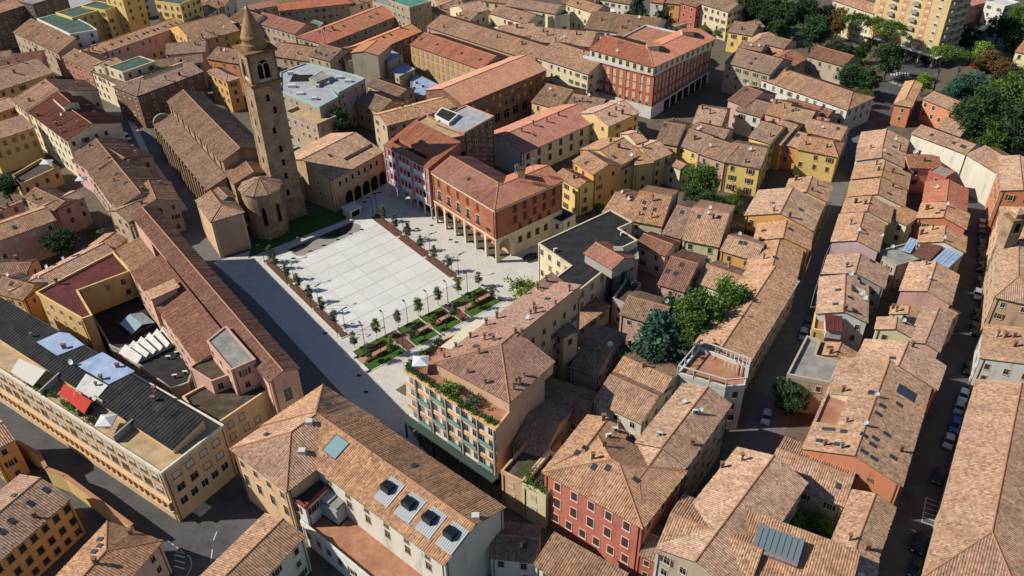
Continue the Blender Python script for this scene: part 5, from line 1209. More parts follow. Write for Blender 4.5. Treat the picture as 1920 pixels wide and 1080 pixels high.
for fl in range(NF):
    z = 4.8+fl*FH+.45
    for k in range(5):
        u = 3.2+(L-3.6)*k/5; wd = (L-3.6)/5
        for c in range(2):
            q = a+d*(u+wd*(c+.5)/2); zc_ = z+(FH-.9)/2+.0
            put_window(hro, Vector((q.x, q.y, zc_)), ang, .95, FH-1.1, 'd', 'brown', 'white')
        if (k+fl) % 2 == 0:
            along('balcony_glass', ht, ei, u+.35, u+wd-.35, z+.02, z+.95, .5, .56, GL, hro)
    q = a+d*1.9; put_window(hro, Vector((q.x, q.y, z+.9)), ang, 1.0, 1.7, 'd', 'brown', 'white')
along('canopy', ht, ei, -.5, L+.3, 4.4, 4.75, -.3, 1.7, plain('canopy_green', '3e4c46', .6), hro)
for k in range(7): u = .3+(L-.6)*k/6; along('canopy_post', ht, ei, u-.15, u+.15, 0, 4.4, 1.3, 1.6, plain('canopy_green', '3e4c46', .6), hro)
mb = MB(); pg = inset(ht.P, 1.2); mb.prism(ccw(pg), 0, 4.82); part('ground_floor', mb, [plain('dark_shop', '2c2a28', .4)], hro)
# awnings on the square side
T(740, 500, 3.374)
for pts in ([(285, 490), (375, 525), (440, 470), (350, 440)], [(355, 438), (440, 468), (520, 395), (440, 362)], [(445, 360), (522, 394), (588, 340), (515, 315)]):
    w4 = [at(p, HT+2.4) for p in pts]; w4[0].z -= .7; w4[3].z -= .7
    mb = MB(); slab(mb, [ccw(w4)] if ccw([v.xy for v in w4]) == [v.xy for v in w4] else [w4[::-1]], 0, 0, .06)
    mb.box(w4[0].x-.06, w4[0].x+.06, w4[0].y-.06, w4[0].y+.06, HT, w4[0].z)
    part('awning', mb, [plain('awning_cream', 'cfc6ac', .8)], hro)
# --- black flat roofed building on the square
T(960, 360)
bk = bld('flat_roofed_building', 'cream building with large black felt flat roof beside the square', [
    W(11, (0, 0), (0, 0), poly=[(148, 292), (332, 418), (237, 490), (372, 562), (532, 432), (560, 345), (706, 274), (600, 207), (677, 172), (556, 104)], mat='tar', wall='cream', par=.25),
    W(13.6, (400, 345), (560, 438), r=(480, 288), mat='red', wall='grey', base=10.9, win=None)], 'cream', 'tar', cat='building', sh='tan', ac=[(245, 335), (620, 245)], wstyle='cd')
c = at((592, 420), 10); mb = MB(); mb.box(c.x-.9, c.x+.9, c.y-.8, c.y+.8, 0, 14.8); mb.box(c.x-1.05, c.x+1.05, c.y-.95, c.y+.95, 14.8, 15.1); part('chimney_shaft', mb, [wmat('grey')], bk['root'])
bld('annex', 'grey concrete rear annex with open frame behind the black roof', [W(9, (0, 0), (0, 0), poly=[(560, 350), (640, 420), (712, 375), (700, 285)], mat='concrete', wall='grey', par=.2), W(6, (0, 0), (0, 0), poly=[(565, 610), (640, 645), (725, 530), (650, 490)], mat='darkdeck', wall='grey', par=.8)], 'grey', 'concrete', ac=[(680, 525), (690, 515)])
bld('annex', 'low brown roofed courtyard annex between black roof and hotel', [W(5, (370, 780), (560, 640), w=8, roof='s', tp=.1, mat='old', wall='grey')], 'grey', 'old')
# --- museum
T(480, 720)
mus = bld('museum', 'long museum with ribbed tan roof, white courtyard wall and roof lanterns', [
    W(13.2, (1408, 694), (377, 0), r=(1245, 802), mat='tan', wall='pale', oh=.5, tp=.36, h1='hip', win={2: [(9, 9.2, 1.0, 1.5, 'd', 'grey', 'none', 1.5), (9, 11.4, .9, .7, 'd', 'grey', 'none', 1.5)]}),
    W(13.2, (377, 0), (-152, 366), r=(190, 275), mat='tan', wall='peach', h0='hip', h1='hip', oh=.5, tp=.36, win={1: [(4, 10.5, 1.1, 1.7, 'd', 'brown', 'pale'), (4, 6.5, 1.2, 2.6, 'd', 'brown', 'pale')]})], 'pale', 'tan', cat='museum', ant=[(660, 440)], sky=[(395, 115), (890, 460), (62, 285)])
s_ = mus['wings'][0]; mu = mus['root']
LANT = plain('lantern_black', '2a2c2c', .5); SHEET = plain('ribbed_zinc', 'a6a9ab', .45, .4)
hsl = roof_hit(mus, (450, 355))
add_sky(hsl[1].roofobj, hsl[0][1], hsl[0][2], 3.4, 3.6)
for p in ((750, 605), (868, 695), (985, 778), (1105, 865)):
    h = s_.hit(p) or s_.hit(p, True); c, n = h[1], h[2]; rot = slope_rot(n); M = Matrix.Translation(c+n*.0) @ rot.to_matrix().to_4x4()
    mb = MB(); mb.box(-1.7, 1.7, -2.2, 2.2, -.05, .1, 0, M)
    for k in range(9): mb.box(-1.6+.4*k-.05, -1.6+.4*k+.05, -2.1, 2.1, .1, .16, 0, M)
    part('zinc_sheet', mb, [SHEET], mu)
    M2 = Matrix.Translation(c+Vector((-.3, .5, 0))) @ Matrix.Rotation(rot.z, 4, 'Z')
    mb = MB(); mb.box(-.95, .95, -.8, .8, -.6, 1.1, 0, M2); mb.box(-.75, .75, -.6, .6, 1.0, 1.13, 1, M2)
    part('roof_lantern', mb, [LANT, glassmat()], mu)
for p in ((300, 220), (260, 385), (1235, 752)):
    h = roof_hit(mus, p)
    if h: c = h[0][1]; mb = MB(); mb.box(c.x-.6, c.x+.6, c.y-.5, c.y+.5, c.z-.4, c.z+.7); part('vent_box', mb, [plain('ac_white', 'd2d0c8', .6)], mu)
bld('museum_terrace', 'pink paved raised court behind a white wall beside the museum', [
    W(5, (0, 0), (0, 0), poly=[(255, 790), (700, 1160), (1000, 1300), (1160, 1095), (540, 690), (330, 640)], mat='deck', wall='white', par=1.0, parm=wmat('white'))], 'white', 'deck', cat='terrace')
bld('museum_annex', 'small dark-decked annex with russet coping in the museum corner', [
    W(10, (0, 0), (0, 0), poly=[(180, 622), (275, 700), (445, 540), (355, 455)], mat='darkdeck', wall='white', par=.5, parm=wmat('8e4a3b'))], 'white', 'darkdeck', cat='building')
# --- long modern building with roof terraces (left)
T(0, 720)
LH = 12.6
lon = bld('apartment_building', 'long peach apartment building with black ribbed roof and terraces above the street', [
    W(LH, (-330, -288), (908, 508), w=13.5, roof='f', mat='sand', wall='e0c096', par=.35, parm=wmat('pale'),
      win={0: [(22, 10.6, 1.8, 1.7, 'b', 'white', 'none', 1), (22, 7.4, 1.8, 1.7, 'bd', 'white', 'none', 1)], 1: [(4, 10.4, 1.4, 1.3, 'c', 'white', 'none', 1), (4, 7.2, 1.4, 1.3, 'cd', 'white', 'none', 1), (5, 4.0, 1.4, 1.6, 'd', 'white', 'white', 1)]}),
    ], 'e0c096', 'sand', cat='apartment block')
T(0, 540, 3.374)
s2 = W(LH+1.2, (-300, 130), (1088, 1025), r=(1240, 800), roof='s', tp=.2, mat='tar', wall='peach', base=LH-.1, oh=.2, win=None); s2.bld = lon
build_wing(s2, lon['root'], 'peach', 'tar', 'attic_wall', 'attic_roof'); lon['wings'].append(s2)
lr = lon['root']; s_ = lon['wings'][0]; a, b, d, nn = edge(s_, 0); L = (b-a).length
nrib = int(L/1.6)
FIN = wmat('d2ac7a')
for k in range(nrib): u = L*(k+.5)/nrib; along('fin', s_, 0, u-.22, u+.22, 3.2, 5.3, .0, .55, FIN, lr)
along('ledge', s_, 0, 0, L, 5.3, 5.6, -.02, .65, wmat('e0c096'), lr); along('ledge', s_, 0, 0, L, 2.9, 3.2, -.02, .65, wmat('e0c096'), lr)
T(0, 540, 3.374)
for nm, pts, mk in (('roof_panel', [(232, 345), (362, 432), (535, 362), (440, 290), (375, 282)], 'bluegrey'), ('roof_panel', [(480, 490), (690, 612), (855, 530), (650, 408)], 'bluegrey'), ('roof_panel', [(480, 640), (600, 718), (685, 620), (545, 545)], 'white')):
    fc = []
    for p in pts:
        h = s2.faces[0]; n = (h[1]-h[0]).cross(h[2]-h[0]); r_ = ray(p); t = n.dot(h[0]-CAM)/n.dot(r_); fc.append(CAM+r_*t+Vector((0, 0, .15)))
    mb = MB(); mb.face(fc); part(nm, mb, [flatmat(mk)], lr)
for p in ((95, 108), (185, 165), (205, 310), (390, 285), (410, 385), (748, 505), (645, 582), (612, 620), (980, 650), (975, 715), (1105, 718)):
    h = s2.hit(p)
    if h: add_chimney(s2.roofobj, h[1], random.choice((2, 3)))
h = s2.hit((1020, 815), True); obj('antenna', proto('ant', antenna_mesh), s2.roofobj, h[1], 1.0)
h = s2.hit((462, 490), True); obj('satellite_dish', proto('dish', dish_mesh), s2.roofobj, h[1], -.3)
# --- convent with the long russet roof, and the courts behind it
T(0, 360)
con = bld('convent', 'long convent with patched russet roof along the shaded edge of the square', [
    W(16.3, (1688, 992), (880, 83), r=(1330, 700), mat='russet', wall='salmon', tp=.36, win={3: [(1, 11.5, 1.6, 3.0, 'd', 'brown', 'white')], 0: [(14, 12.5, 1.2, 1.8, 'd', 'brown', 'pale', 2)]}),
    W(14.3, (735, 452), (1105, 965), r=(1010, 480), roof='s', mat='russet', wall='salmon', tp=.26, floors=3),
    W(14.5, (650, 325), (738, 448), w=6, roof='s', mat='tan', wall='salmon', tp=.2, win=None)], 'salmon', 'russet', cat='building', sh='tan')
c_ = con['root']
h = con['wings'][1].hit((930, 590), True); q = h[1]; d = (con['wings'][1].P[1]-con['wings'][1].P[0]).normalized(); n = Vector((-d.y, d.x))
mb = MB(); c0 = q.xy; mb.prism(ccw([c0-n*3.0-d*2, c0+n*2.5-d*2, c0+n*2.5+d*1.2, c0-n*3.0+d*1.2]), 9, q.z+1.6); part('dormer', mb, [wmat('salmon')], c_)
zz = q.z+1.55; f1 = [Vector((*(c0-n*3.4-d*2.4), zz)), Vector((*(c0-n*3.4+d*1.5), zz)), Vector((*(c0+n*3.2+d*1.5), zz+.5)), Vector((*(c0+n*3.2-d*2.4), zz+.5))]
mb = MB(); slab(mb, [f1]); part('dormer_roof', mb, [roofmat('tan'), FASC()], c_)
bld('flat_roofed_annex', 'tall pink box with grey flat roof against the convent roof', [W(17.4, (0, 0), (0, 0), poly=[(1165, 842), (1272, 757), (1437, 945), (1300, 1005)], mat='concrete', wall='salmon', par=.25), W(14.0, (0, 0), (0, 0), poly=[(1065, 992), (1182, 905), (1285, 1035), (1190, 1070)], mat='earth', wall='salmon', par=.3)], 'salmon', 'concrete', cat='building')
bld('flat_roofed_annex', 'sunken dark roof court with glass skylight beside the dark red terrace', [W(4.6, (0, 0), (0, 0), poly=[(440, 562), (735, 452), (950, 772), (670, 888), (620, 868), (522, 702)], mat='tar', wall='grey', par=.15)], 'grey', 'tar', cat='building')
gs = W(5.4, (672, 740), (742, 800), w=5.5, tp=.4, wall='grey', win=None, base=4.5)
gl = thing('glass_skylight', 'ridged glass skylight on the sunken dark roof court', 'skylight', (gs.P[0].x, gs.P[0].y, 4.6))
mb = MB(); slab(mb, gs.faces, 0, 1, .1); part('glazing', mb, [plain('roof_glazing', '8fa6ad', .2, 0, .6), plain('skylight_frame', '4e4a46', .5)], gl)
mb = MB(); mb.prism(inset(gs.P, .15), 4.5, 5.42); part('upstand', mb, [plain('skylight_frame', '4e4a46', .5)], gl)
saw = thing('sawtooth_skylight', 'row of white sawtooth skylights on the convent court roof', 'skylight', tuple(at((830, 860), 6)))
for k in range(6):
    t0 = k/6; t1 = (k+1)/6
    A0, A1 = at((668, 905), 6).lerp(at((935, 772), 6), t0), at((668, 905), 6).lerp(at((935, 772), 6), t1)
    B0, B1 = at((770, 968), 6).lerp(at((1000, 860), 6), t0), at((770, 968), 6).lerp(at((1000, 860), 6), t1)
    up = Vector((0, 0, 1.3)); mb = MB()
    mb.face([A0, A1+up, B1+up, B0], 0); mb.face([A1, B1, B1+up, A1+up], 1); mb.face([A0, A1, A1+up], 1); mb.face([B0, B1+up, B1], 1)
    part('sawtooth', mb, [flatmat('white'), plain('roof_glazing', '8fa6ad', .2, 0, .6)], saw)
bld('flat_roofed_annex', 'dark felt flat roof with small vents below the sawtooth skylights', [W(5.8, (0, 0), (0, 0), poly=[(670, 890), (945, 772), (1100, 962), (1060, 1075), (960, 1110)], mat='tar', wall='grey', par=.2)], 'grey', 'tar', cat='building', ac=[(950, 940), (1000, 915), (985, 1045), (1045, 1025)])
T(0, 720)
bld('flat_roofed_building', 'peach block with dark flat roof between the convent and the terraced apartment building', [W(11, (0, 0), (0, 0), poly=[(1170, 268), (1660, -60), (1510, -130), (1120, 30), (1030, 80)], mat='earth', wall='e0c096', par=.5, win='auto')], 'e0c096', 'earth', cat='building', sh='white', wstyle='c', frame='none')
# --- small bell turret at the right edge
T(1860, 360, 6.75)
c = at((210, 560), 15).xy; tr = thing('bell_turret', 'small square brick bell turret with tiled cap at the right edge', 'bell turret', (c.x, c.y, 13))
M = Matrix.Translation((*c, 0)) @ Matrix.Rotation(.2, 4, 'Z'); mb = MB()
mb.box(-1.6, 1.6, -1.4, 1.4, 12, 20, 0, M); mb.box(-2.0, 2.0, -1.8, 1.8, 20, 20.4, 1, M); mb.box(-1.0, 1.0, -1.0, 1.0, 20.4, 21.8, 0, M); part('shaft', mb, [BR, BRD], tr)
mb = MB()
for i in range(4):
    s4 = [(-1.4, -1.4), (1.4, -1.4), (1.4, 1.4), (-1.4, 1.4)]; f = [M @ Vector((*s4[i], 21.7)), M @ Vector((*s4[(i+1) % 4], 21.7)), M @ Vector((0, 0, 22.7))]; mb.face(f, 0, uvs(f))
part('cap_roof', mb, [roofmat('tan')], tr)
mb = MB(); mb.box(-.6, .6, -1.46, -1.4, 16.8, 19.2, 0, M); part('bell_opening', mb, [plain('dark_void', '14110e', 1)], tr)
mb = MB(); mb.box(-.9, .9, -1.55, -1.4, 16.4, 16.8, 0, M); part('sill', mb, [wmat('beige')], tr)

T(480, 720)
c = at((440, 690), 7); ah = thing('air_handler', 'bulky metal air handling unit in the corner of the museum court', 'air handler', (c.x, c.y, 5))
M = Matrix.Translation((c.x, c.y, 5)) @ Matrix.Rotation(-.62, 4, 'Z')
for nm, bx, mt in (('casing', (-2.2, 2.2, -1.5, 1.5, .3, 3.6), 'palegrey'), ('duct', (-3.0, -2.2, -1.0, 1.0, .6, 3.0), 'concrete'), ('cowl', (-1.8, .2, -1.2, 1.2, 3.6, 4.3), 'palegrey'), ('cowl', (.5, 2.0, -1.2, 1.2, 3.6, 4.0), 'concrete'), ('base_frame', (-2.3, 2.3, -1.6, 1.6, .0, .3), 'tar')):
    mb = MB(); mb.box(*bx, 0, M); part(nm, mb, [flatmat(mt)], ah)
# ---------------------------------------------------------------- ground, streets and the square
def stonemat(key, c1, c2, sc=.5, rough=.85, fine=6.0, joint=None):
    m, n, b, N, L = newmat(key)
    f = noise(n, sc, 6, None, .7); f2 = noise(n, fine, 3, None, .7)
    a = ramp(n, f, [(.3, lin(c1)), (.65, lin(c2))]); a = mixc(n, mathn(n, 'MULTIPLY', f2, .35), a, lin(c1))
    L(a, b.inputs['Base Color']); b.inputs['Roughness'].default_value = rough; b.inputs['Specular IOR Level'].default_value = .2
    return m
ASPH = stonemat('asphalt', '454547', '676664', .18, .85, 1.2); COBB = stonemat('cobbles', '6b6a6a', '7f7d7a', .6, .85, 2.5)
PAVE = stonemat('pale_stone', 'cbc6bb', 'dcd8ce', .25, .8, 3.0); PANEL = stonemat('white_stone_panel', 'd4d3cd', 'e4e3dd', .18, .75, 1.6)
def paving(m, w_, h_, dark, rot):
    n = m.node_tree; b = n.nodes['Principled BSDF']; src = b.inputs['Base Color'].links[0].from_socket; g = n.nodes.new('ShaderNodeNewGeometry'); mp = n.nodes.new('ShaderNodeMapping'); mp.inputs['Rotation'].default_value = (0, 0, rot)
    n.links.new(g.outputs['Position'], mp.inputs[0]); t = n.nodes.new('ShaderNodeTexBrick'); n.links.new(mp.outputs[0], t.inputs['Vector']); t.inputs['Scale'].default_value = 1; t.inputs['Brick Width'].default_value = w_; t.inputs['Row Height'].default_value = h_; t.inputs['Mortar Size'].default_value = .03
    t.inputs['Color1'].default_value = (1, 1, 1, 1); t.inputs['Color2'].default_value = (.9, .9, .9, 1); t.inputs['Mortar'].default_value = (dark, dark, dark, 1); n.links.new(mixc(n, 1.0, src, t.outputs['Color'], 'MULTIPLY'), b.inputs['Base Color'])
paving(PAVE, 1.0, .5, .72, .9); paving(COBB, .7, .35, .6, .9)
_n = PANEL.node_tree; _b = _n.nodes['Principled BSDF']; _src = _b.inputs['Base Color'].links[0].from_socket; _h = _n.nodes.new('ShaderNodeHueSaturation'); _o = _n.nodes.new('ShaderNodeObjectInfo')
_v = mathn(_n, 'MULTIPLY_ADD', _o.outputs['Random'], .09); _v.node.inputs[2].default_value = .94; _n.links.new(_v, _h.inputs['Value'])
_st = mixc(_n, ramp(_n, noise(_n, .09, 5, None, .7), [(.52, (0, 0, 0)), (.7, (.5, .5, .5))]), _src, lin('c4b496')); _n.links.new(_st, _h.inputs['Color']); _n.links.new(_h.outputs[0], _b.inputs['Base Color'])
JOINT = stonemat('stone_joint', 'c2baa8', 'cdc5b4', .5); GRASS = stonemat('grass', '35501f', '4f6e2c', .8, .95, 5); MULCH = stonemat('mulch', '5d4136', '76564a', 1.5, .95, 8)
EARTH = stonemat('courtyard_earth', '5a5346', '756c5c', .4); DECKW = stonemat('deck_paving', 'a5826c', 'bd9a83', .8); KERB = stonemat('kerb_stone', 'cbc4b4', 'd9d3c5', .8)
tag(obj('ground', (lambda mb: (mb.face([(-900, -150, 0), (900, -150, 0), (1500, 2500, 0), (-1500, 2500, 0)]), mb.mesh('ground', [EARTH]))[1])(MB())), kind='structure')
T(0, 0, 1)
def gpoly(name, pts, z, mat, frame=None):
    if frame: T(*frame)
    o = sheet(name, ccw([at2(p) for p in pts]), z, mat); T(0, 0, 1); return o
def road(name, pts, wd, mat, z=.006, frame=None):
    if frame: T(*frame)
    P = [at2(p) for p in pts]; T(0, 0, 1); Lf, Rt = [], []
    for i, p in enumerate(P):
        a = P[max(0, i-1)]; b = P[min(len(P)-1, i+1)]; d = (b-a).normalized(); n = Vector((-d.y, d.x)); Lf.append(p+n*wd/2); Rt.append(p-n*wd/2)
    mb = MB()
    for i in range(len(P)-1): mb.face([(*Rt[i], z), (*Rt[i+1], z), (*Lf[i+1], z), (*Lf[i], z)])
    return tag(obj(name, mb.mesh(name, [mat])), kind='structure')
gpoly('square_pavement', [(400, 492), (470, 470), (640, 380), (725, 335), (800, 395), (935, 490), (1078, 412), (1095, 440), (1010, 500), (1030, 535), (790, 690), (765, 800), (800, 850), (735, 840), (478, 562)], .008, PAVE)
for fr_, pts_ in (((680, 360, 6), ((775, 375), (990, 537), (1055, 565), (610, 410))), ((440, 560, 3.858), ((655, 250), (900, 555), (950, 675))), ((560, 220, 5.4), ((765, 772), (825, 762), (668, 860)))):
    T(*fr_)
    for p in pts_: c = at2(p); mb = MB(); mb.prism([c+Vector(q) for q in ((-.5, -.4), (.5, -.4), (.5, .4), (-.5, .4))], .0, .022); obj('drain_cover', mb.mesh('drain_cover', [plain('iron', '3c3632', .7)]), bpy.data.objects['square_pavement'])
gpoly('earth_patch', [(1162, 660), (1235, 705), (1250, 680), (1235, 615)], .02, EARTH, (440, 560, 3.858))
road('convent_street', [(215, 200), (262, 300), (330, 400), (420, 510), (520, 640), (620, 770)], 14, COBB, .004)
road('west_road', [(-40, 738), (120, 850), (250, 940), (340, 1000), (420, 1100)], 13, ASPH, .004)
gpoly('side_street', [(340, 975), (470, 880), (520, 960), (380, 1100)], .006, ASPH)
road('narrow_street', [(1650, 170), (1600, 260), (1540, 400), (1500, 560), (1455, 740), (1400, 900), (1360, 1080)], 8, COBB, .005)
road('east_street', [(1830, 350), (1838, 430), (1830, 560), (1800, 720), (1750, 900), (1690, 1100)], 11, ASPH, .005)
road('junction_road', [(1640, 230), (1680, 150), (1760, 110), (1850, 60), (1940, 20)], 13, ASPH, .007)
# pavement along the west road with kerb
def kerb_strip(name, pts, wd, hgt, mat, side, off):
    P = [at2(p) for p in pts]; mb = MB(); In, Out = [], []
    for i, p in enumerate(P):
        a = P[max(0, i-1)]; b = P[min(len(P)-1, i+1)]; d = (b-a).normalized(); n = Vector((-d.y, d.x))*side; In.append(p+n*off); Out.append(p+n*(off+wd))
    for i in range(len(P)-1): mb.prism(ccw([In[i], In[i+1], Out[i+1], Out[i]]), 0, hgt)
    return tag(obj(name, mb.mesh(name, [mat])), kind='structure')
kerb_strip('pavement', [(-40, 738), (120, 850), (250, 940), (340, 1000)], 2.6, .12, PAVE, 1, 4.2)
kerb_strip('church_pavement', [(225, 215), (262, 300), (330, 400)], 2.0, .12, PAVE, 1, 1.5)
kerb_strip('east_pavement', [(1830, 350), (1838, 430), (1830, 560), (1800, 720), (1750, 900), (1690, 1100)], 1.3, .12, COBB, -1, 4.3)
# painted parking bays and crossings
WP = plain('road_paint', 'c9c8c2', .8)
mk = MB()
def stripe(a, b, wd, z=.018):
    d = (b-a).normalized(); n = Vector((-d.y, d.x))*wd/2; mk.face([(*(a-n), z), (*(b-n), z), (*(b+n), z), (*(a+n), z)])
T(1440, 720)
e0, e1 = at2((890, 640)), at2((865, 775))
for k in range(6):
    p = e0.lerp(e1, k/5); d = (e1-e0).normalized(); n = Vector((-d.y, d.x)); stripe(p, p+n*4.6, .14)
stripe(e0, e1, .14)
stripe(at2((800, 818)), at2((915, 862)), .15)
T(1560, 0, 5.4)
for k in range(7): p = at2((575, 830)).lerp(at2((675, 872)), k/6); stripe(p, p+(at2((620, 815))-at2((560, 830))).normalized()*3.4, .5)
for k in range(7): p = at2((600, 765)).lerp(at2((770, 770)), k/6); stripe(p, p+Vector((1.2, 3.2)), .5)
T(0, 720)
stripe(at2((1220, 830)), at2((1200, 880)), .18); stripe(at2((1195, 930)), at2((1185, 1000)), .18)
for k in range(5): a_ = at2((940+25*k, 880+18*k)); stripe(a_, a_+(at2((965, 898))-at2((940, 880)))*.5, .15)
for k in range(8):
    t0, t1 = -.6+.28*k, -.6+.28*(k+1); c = at2((960, 1040)); stripe(c+Vector((math.cos(t0), math.sin(t0)))*3.4, c+Vector((math.cos(t1), math.sin(t1)))*3.4, .16)
for k in range(3): stripe(at2((980, 960+32*k)), at2((1040, 975+32*k)), .25)
tag(obj('road_marking', mk.mesh('road_marking', [WP])), kind='structure')
T(0, 0, 1)
# central slab: recessed joints, each panel a stone of its own
SQ = [at2(p) for p in ((513, 487), (658, 629), (855, 532), (694, 409))]    # left-top, left-bottom, right-bottom, right-top
slabo = tag(obj('square_slab', (lambda mb: (mb.prism(ccw(SQ), 0, .05), mb.mesh('square_slab', [JOINT]))[1])(MB())), kind='structure')
NU, NV = 6, 9
def sq(u, v): return SQ[0].lerp(SQ[3], u).lerp(SQ[1].lerp(SQ[2], u), v)
for i in range(NU):
    for j in range(NV):
        g_u, g_v = .035/NU, .035/NV
        q = [sq(i/NU+g_u/2, j/NV+g_v/2), sq((i+1)/NU-g_u/2, j/NV+g_v/2), sq((i+1)/NU-g_u/2, (j+1)/NV-g_v/2), sq(i/NU+g_u/2, (j+1)/NV-g_v/2)]
        mb = MB(); mb.prism(ccw(q), .03, .085+random.uniform(0, .004)); obj('stone_panel', mb.mesh('stone_panel', [PANEL]), slabo)
def bed(name, pts, mat, kmat, group=None):
    P = ccw([at2(p) for p in pts]); q = inset(P, .22); mb = MB()
    for i in range(4): mb.prism(ccw([P[i], P[(i+1) % 4], q[(i+1) % 4], q[i]]), 0, .16)
    k = tag(obj(name+'_kerb', mb.mesh('kerb', [kmat])), kind='structure'); mb = MB(); mb.prism(q, .01, .1); tag(obj(name, mb.mesh(name, [mat])), kind='structure')
bed('planting_bed', [(491, 490), (640, 636), (657, 628), (508, 484)], MULCH, KERB)
bed('planting_bed', [(692, 408), (708, 399), (871, 523), (855, 532)], MULCH, KERB)
gpoly('cathedral_lawn', [(465, 485), (480, 440), (560, 408), (640, 385), (658, 392), (648, 412), (480, 478)], .03, GRASS)
# fountain along the top edge of the slab
T(470, 380, 6)
fo = thing('fountain', 'long low fountain wall with dark pool and wet stone at the head of the square', 'fountain', tuple(at((780, 430))))
def ppoly(name, pts, z, mat, root):
    mb = MB(); mb.prism(ccw([at2(p) for p in pts]), .02, z); return part(name, mb, [mat], root)
ppoly('wet_basin', [(455, 565), (520, 600), (600, 600), (680, 555), (760, 530), (830, 500), (960, 440), (1080, 390), (1150, 345), (1220, 330), (1245, 280), (1220, 245), (1180, 240), (600, 470)], .1, stonemat('wet_stone', '8f8a7c', 'a59f90', .9, .35), fo)
ppoly('pool', [(415, 535), (500, 565), (630, 505), (700, 440), (770, 408), (850, 415), (940, 410), (1080, 355), (1150, 270), (1145, 225)], .115, plain('pool_water', '1d2a36', .05, 0, .6), fo)
mb = MB(); a, b = at2((405, 530)), at2((1150, 212)); d = (b-a).normalized(); n = Vector((-d.y, d.x)); mb.prism(ccw([a, b, b+n*.7, a+n*.7]), 0, .55); part('wall', mb, [KERB], fo)
for k in range(9):
    p = at((730+22*k, 388-9*k)); mb = MB(); h = random.uniform(1.0, 1.9); mb.tube((p.x, p.y, .1), (p.x, p.y, h), .07, .03, 6); part('water_jet', mb, [plain('water_jet', 'c5d2da', .2)], fo)
for p in ((480, 632), (672, 552), (825, 487), (980, 422), (1125, 358), (1250, 308)):
    c = at(p); mb = MB(); mb.box(c.x-.45, c.x+.45, c.y-.2, c.y+.2, .08, .3); part('spout_block', mb, [plain('dark_metal', '34363a', .6)], fo)
# white service kiosk
c0, c1 = at2((1135, 182)), at2((1240, 130)); d = (c1-c0).normalized(); n = Vector((-d.y, d.x)); ks = thing('kiosk', 'white stone entrance kiosk with dark opening beside the lawn', 'kiosk', (*c0, 0))
mb = MB(); mb.prism(ccw([c0-d*.2, c1+d*.2, c1+d*.2+n*3.4, c0-d*.2+n*3.4]), 0, 2.4); part('body', mb, [plain('white_panel', 'd2d0cc', .7)], ks)
mb = MB(); mb.prism(ccw([c0+d*.3-n*.03, c1-d*.3-n*.03, c1-d*.3+n*.1, c0+d*.3+n*.1]), .3, 1.9); part('opening', mb, [plain('dark_void', '14110e', 1)], ks)
mb = MB(); mb.prism(ccw([c0-d*.5-n*.3, c1+d*.5-n*.3, c1+d*.5+n*3.7, c0-d*.5+n*3.7]), 2.4, 2.6); part('roof', mb, [plain('white_panel', 'd2d0cc', .7)], ks)
# garden strip
T(0, 0, 1)
GA = [at2(p) for p in ((656, 662), (903, 537), (934, 561), (690, 698))]
GX = (GA[1]-GA[0]); GLn = GX.length; GX.normalize(); GY = Vector((-GX.y, GX.x)) if (GA[3]-GA[0]).dot(Vector((-GX.y, GX.x))) > 0 else Vector((GX.y, -GX.x)); GD = abs((GA[3]-GA[0]).dot(GY))
def gp(x, y): return GA[0]+GX*x+GY*y
def gx(p): return (at2(p)-GA[0]).dot(GX)
def gbox(name, x0, x1, y0, y1, z0, z1, mat, root=None, kind=None):
    mb = MB(); mb.prism(ccw([gp(x0, y0), gp(x1, y0), gp(x1, y1), gp(x0, y1)]), z0, z1)
    if root is not None: return part(name, mb, [mat], root)
    return tag(obj(name, mb.mesh(name, [mat])), kind=kind)
gbox('garden_kerb', -.25, GLn+.25, -.25, GD+.25, 0, .1, KERB, None, 'structure')
cx = [gx((732, 622)), gx((834, 570))]; WDT = 2.6
segs = [(0, cx[0]-WDT/2), (cx[0]+WDT/2, (cx[0]+cx[1])/2-.1), ((cx[0]+cx[1])/2+.1, cx[1]-WDT/2), (cx[1]+WDT/2, GLn)]
gbox('garden_path', 0, GLn, GD*.36, GD*.62, .05, .125, DECKW, None, 'structure')
for x in cx: gbox('garden_crossing', x-WDT/2+.15, x+WDT/2-.15, 0, GD, .05, .13, MULCH, None, 'structure')
BEN = plain('bench_wood', '6e4334', .7); k_ = 0
for si, (x0, x1) in enumerate(segs):
    for y0, y1, rw in ((.0, GD*.36, 'front'), (GD*.62, GD, 'rear')):
        o = gbox('lawn', x0+.1, x1-.1, y0+.08, y1-.08, .05, .16, GRASS, None, 'structure')
    for y, rw in ((GD*.34, 'square side'), (GD*.64, 'hotel side')):
        od = ('first', 'second', 'third', 'fourth')[si]
        bn = thing('bench', '%s long dark wooden bench from the shaded street, %s of the garden path' % (od, rw), 'bench', (*gp((x0+x1)/2, y), .1), 'benches along the garden path')
        xa, xb = x0+.8, x1-.8
        gbox('seat', xa, xb, y-.28, y+.28, .48, .58, BEN, bn)
        for u in (.1, .5, .9): gbox('leg', xa+(xb-xa)*u-.08, xa+(xb-xa)*u+.08, y-.24, y+.24, .1, .48, plain('dark_metal', '34363a', .6), bn)
        s_ = -.3 if rw[0] == 's' else .3
        gbox('backrest', xa+(xb-xa)*.35, xb-(xb-xa)*.05, y+s_-.06, y+s_+.06, .5, 1.15, BEN, bn)
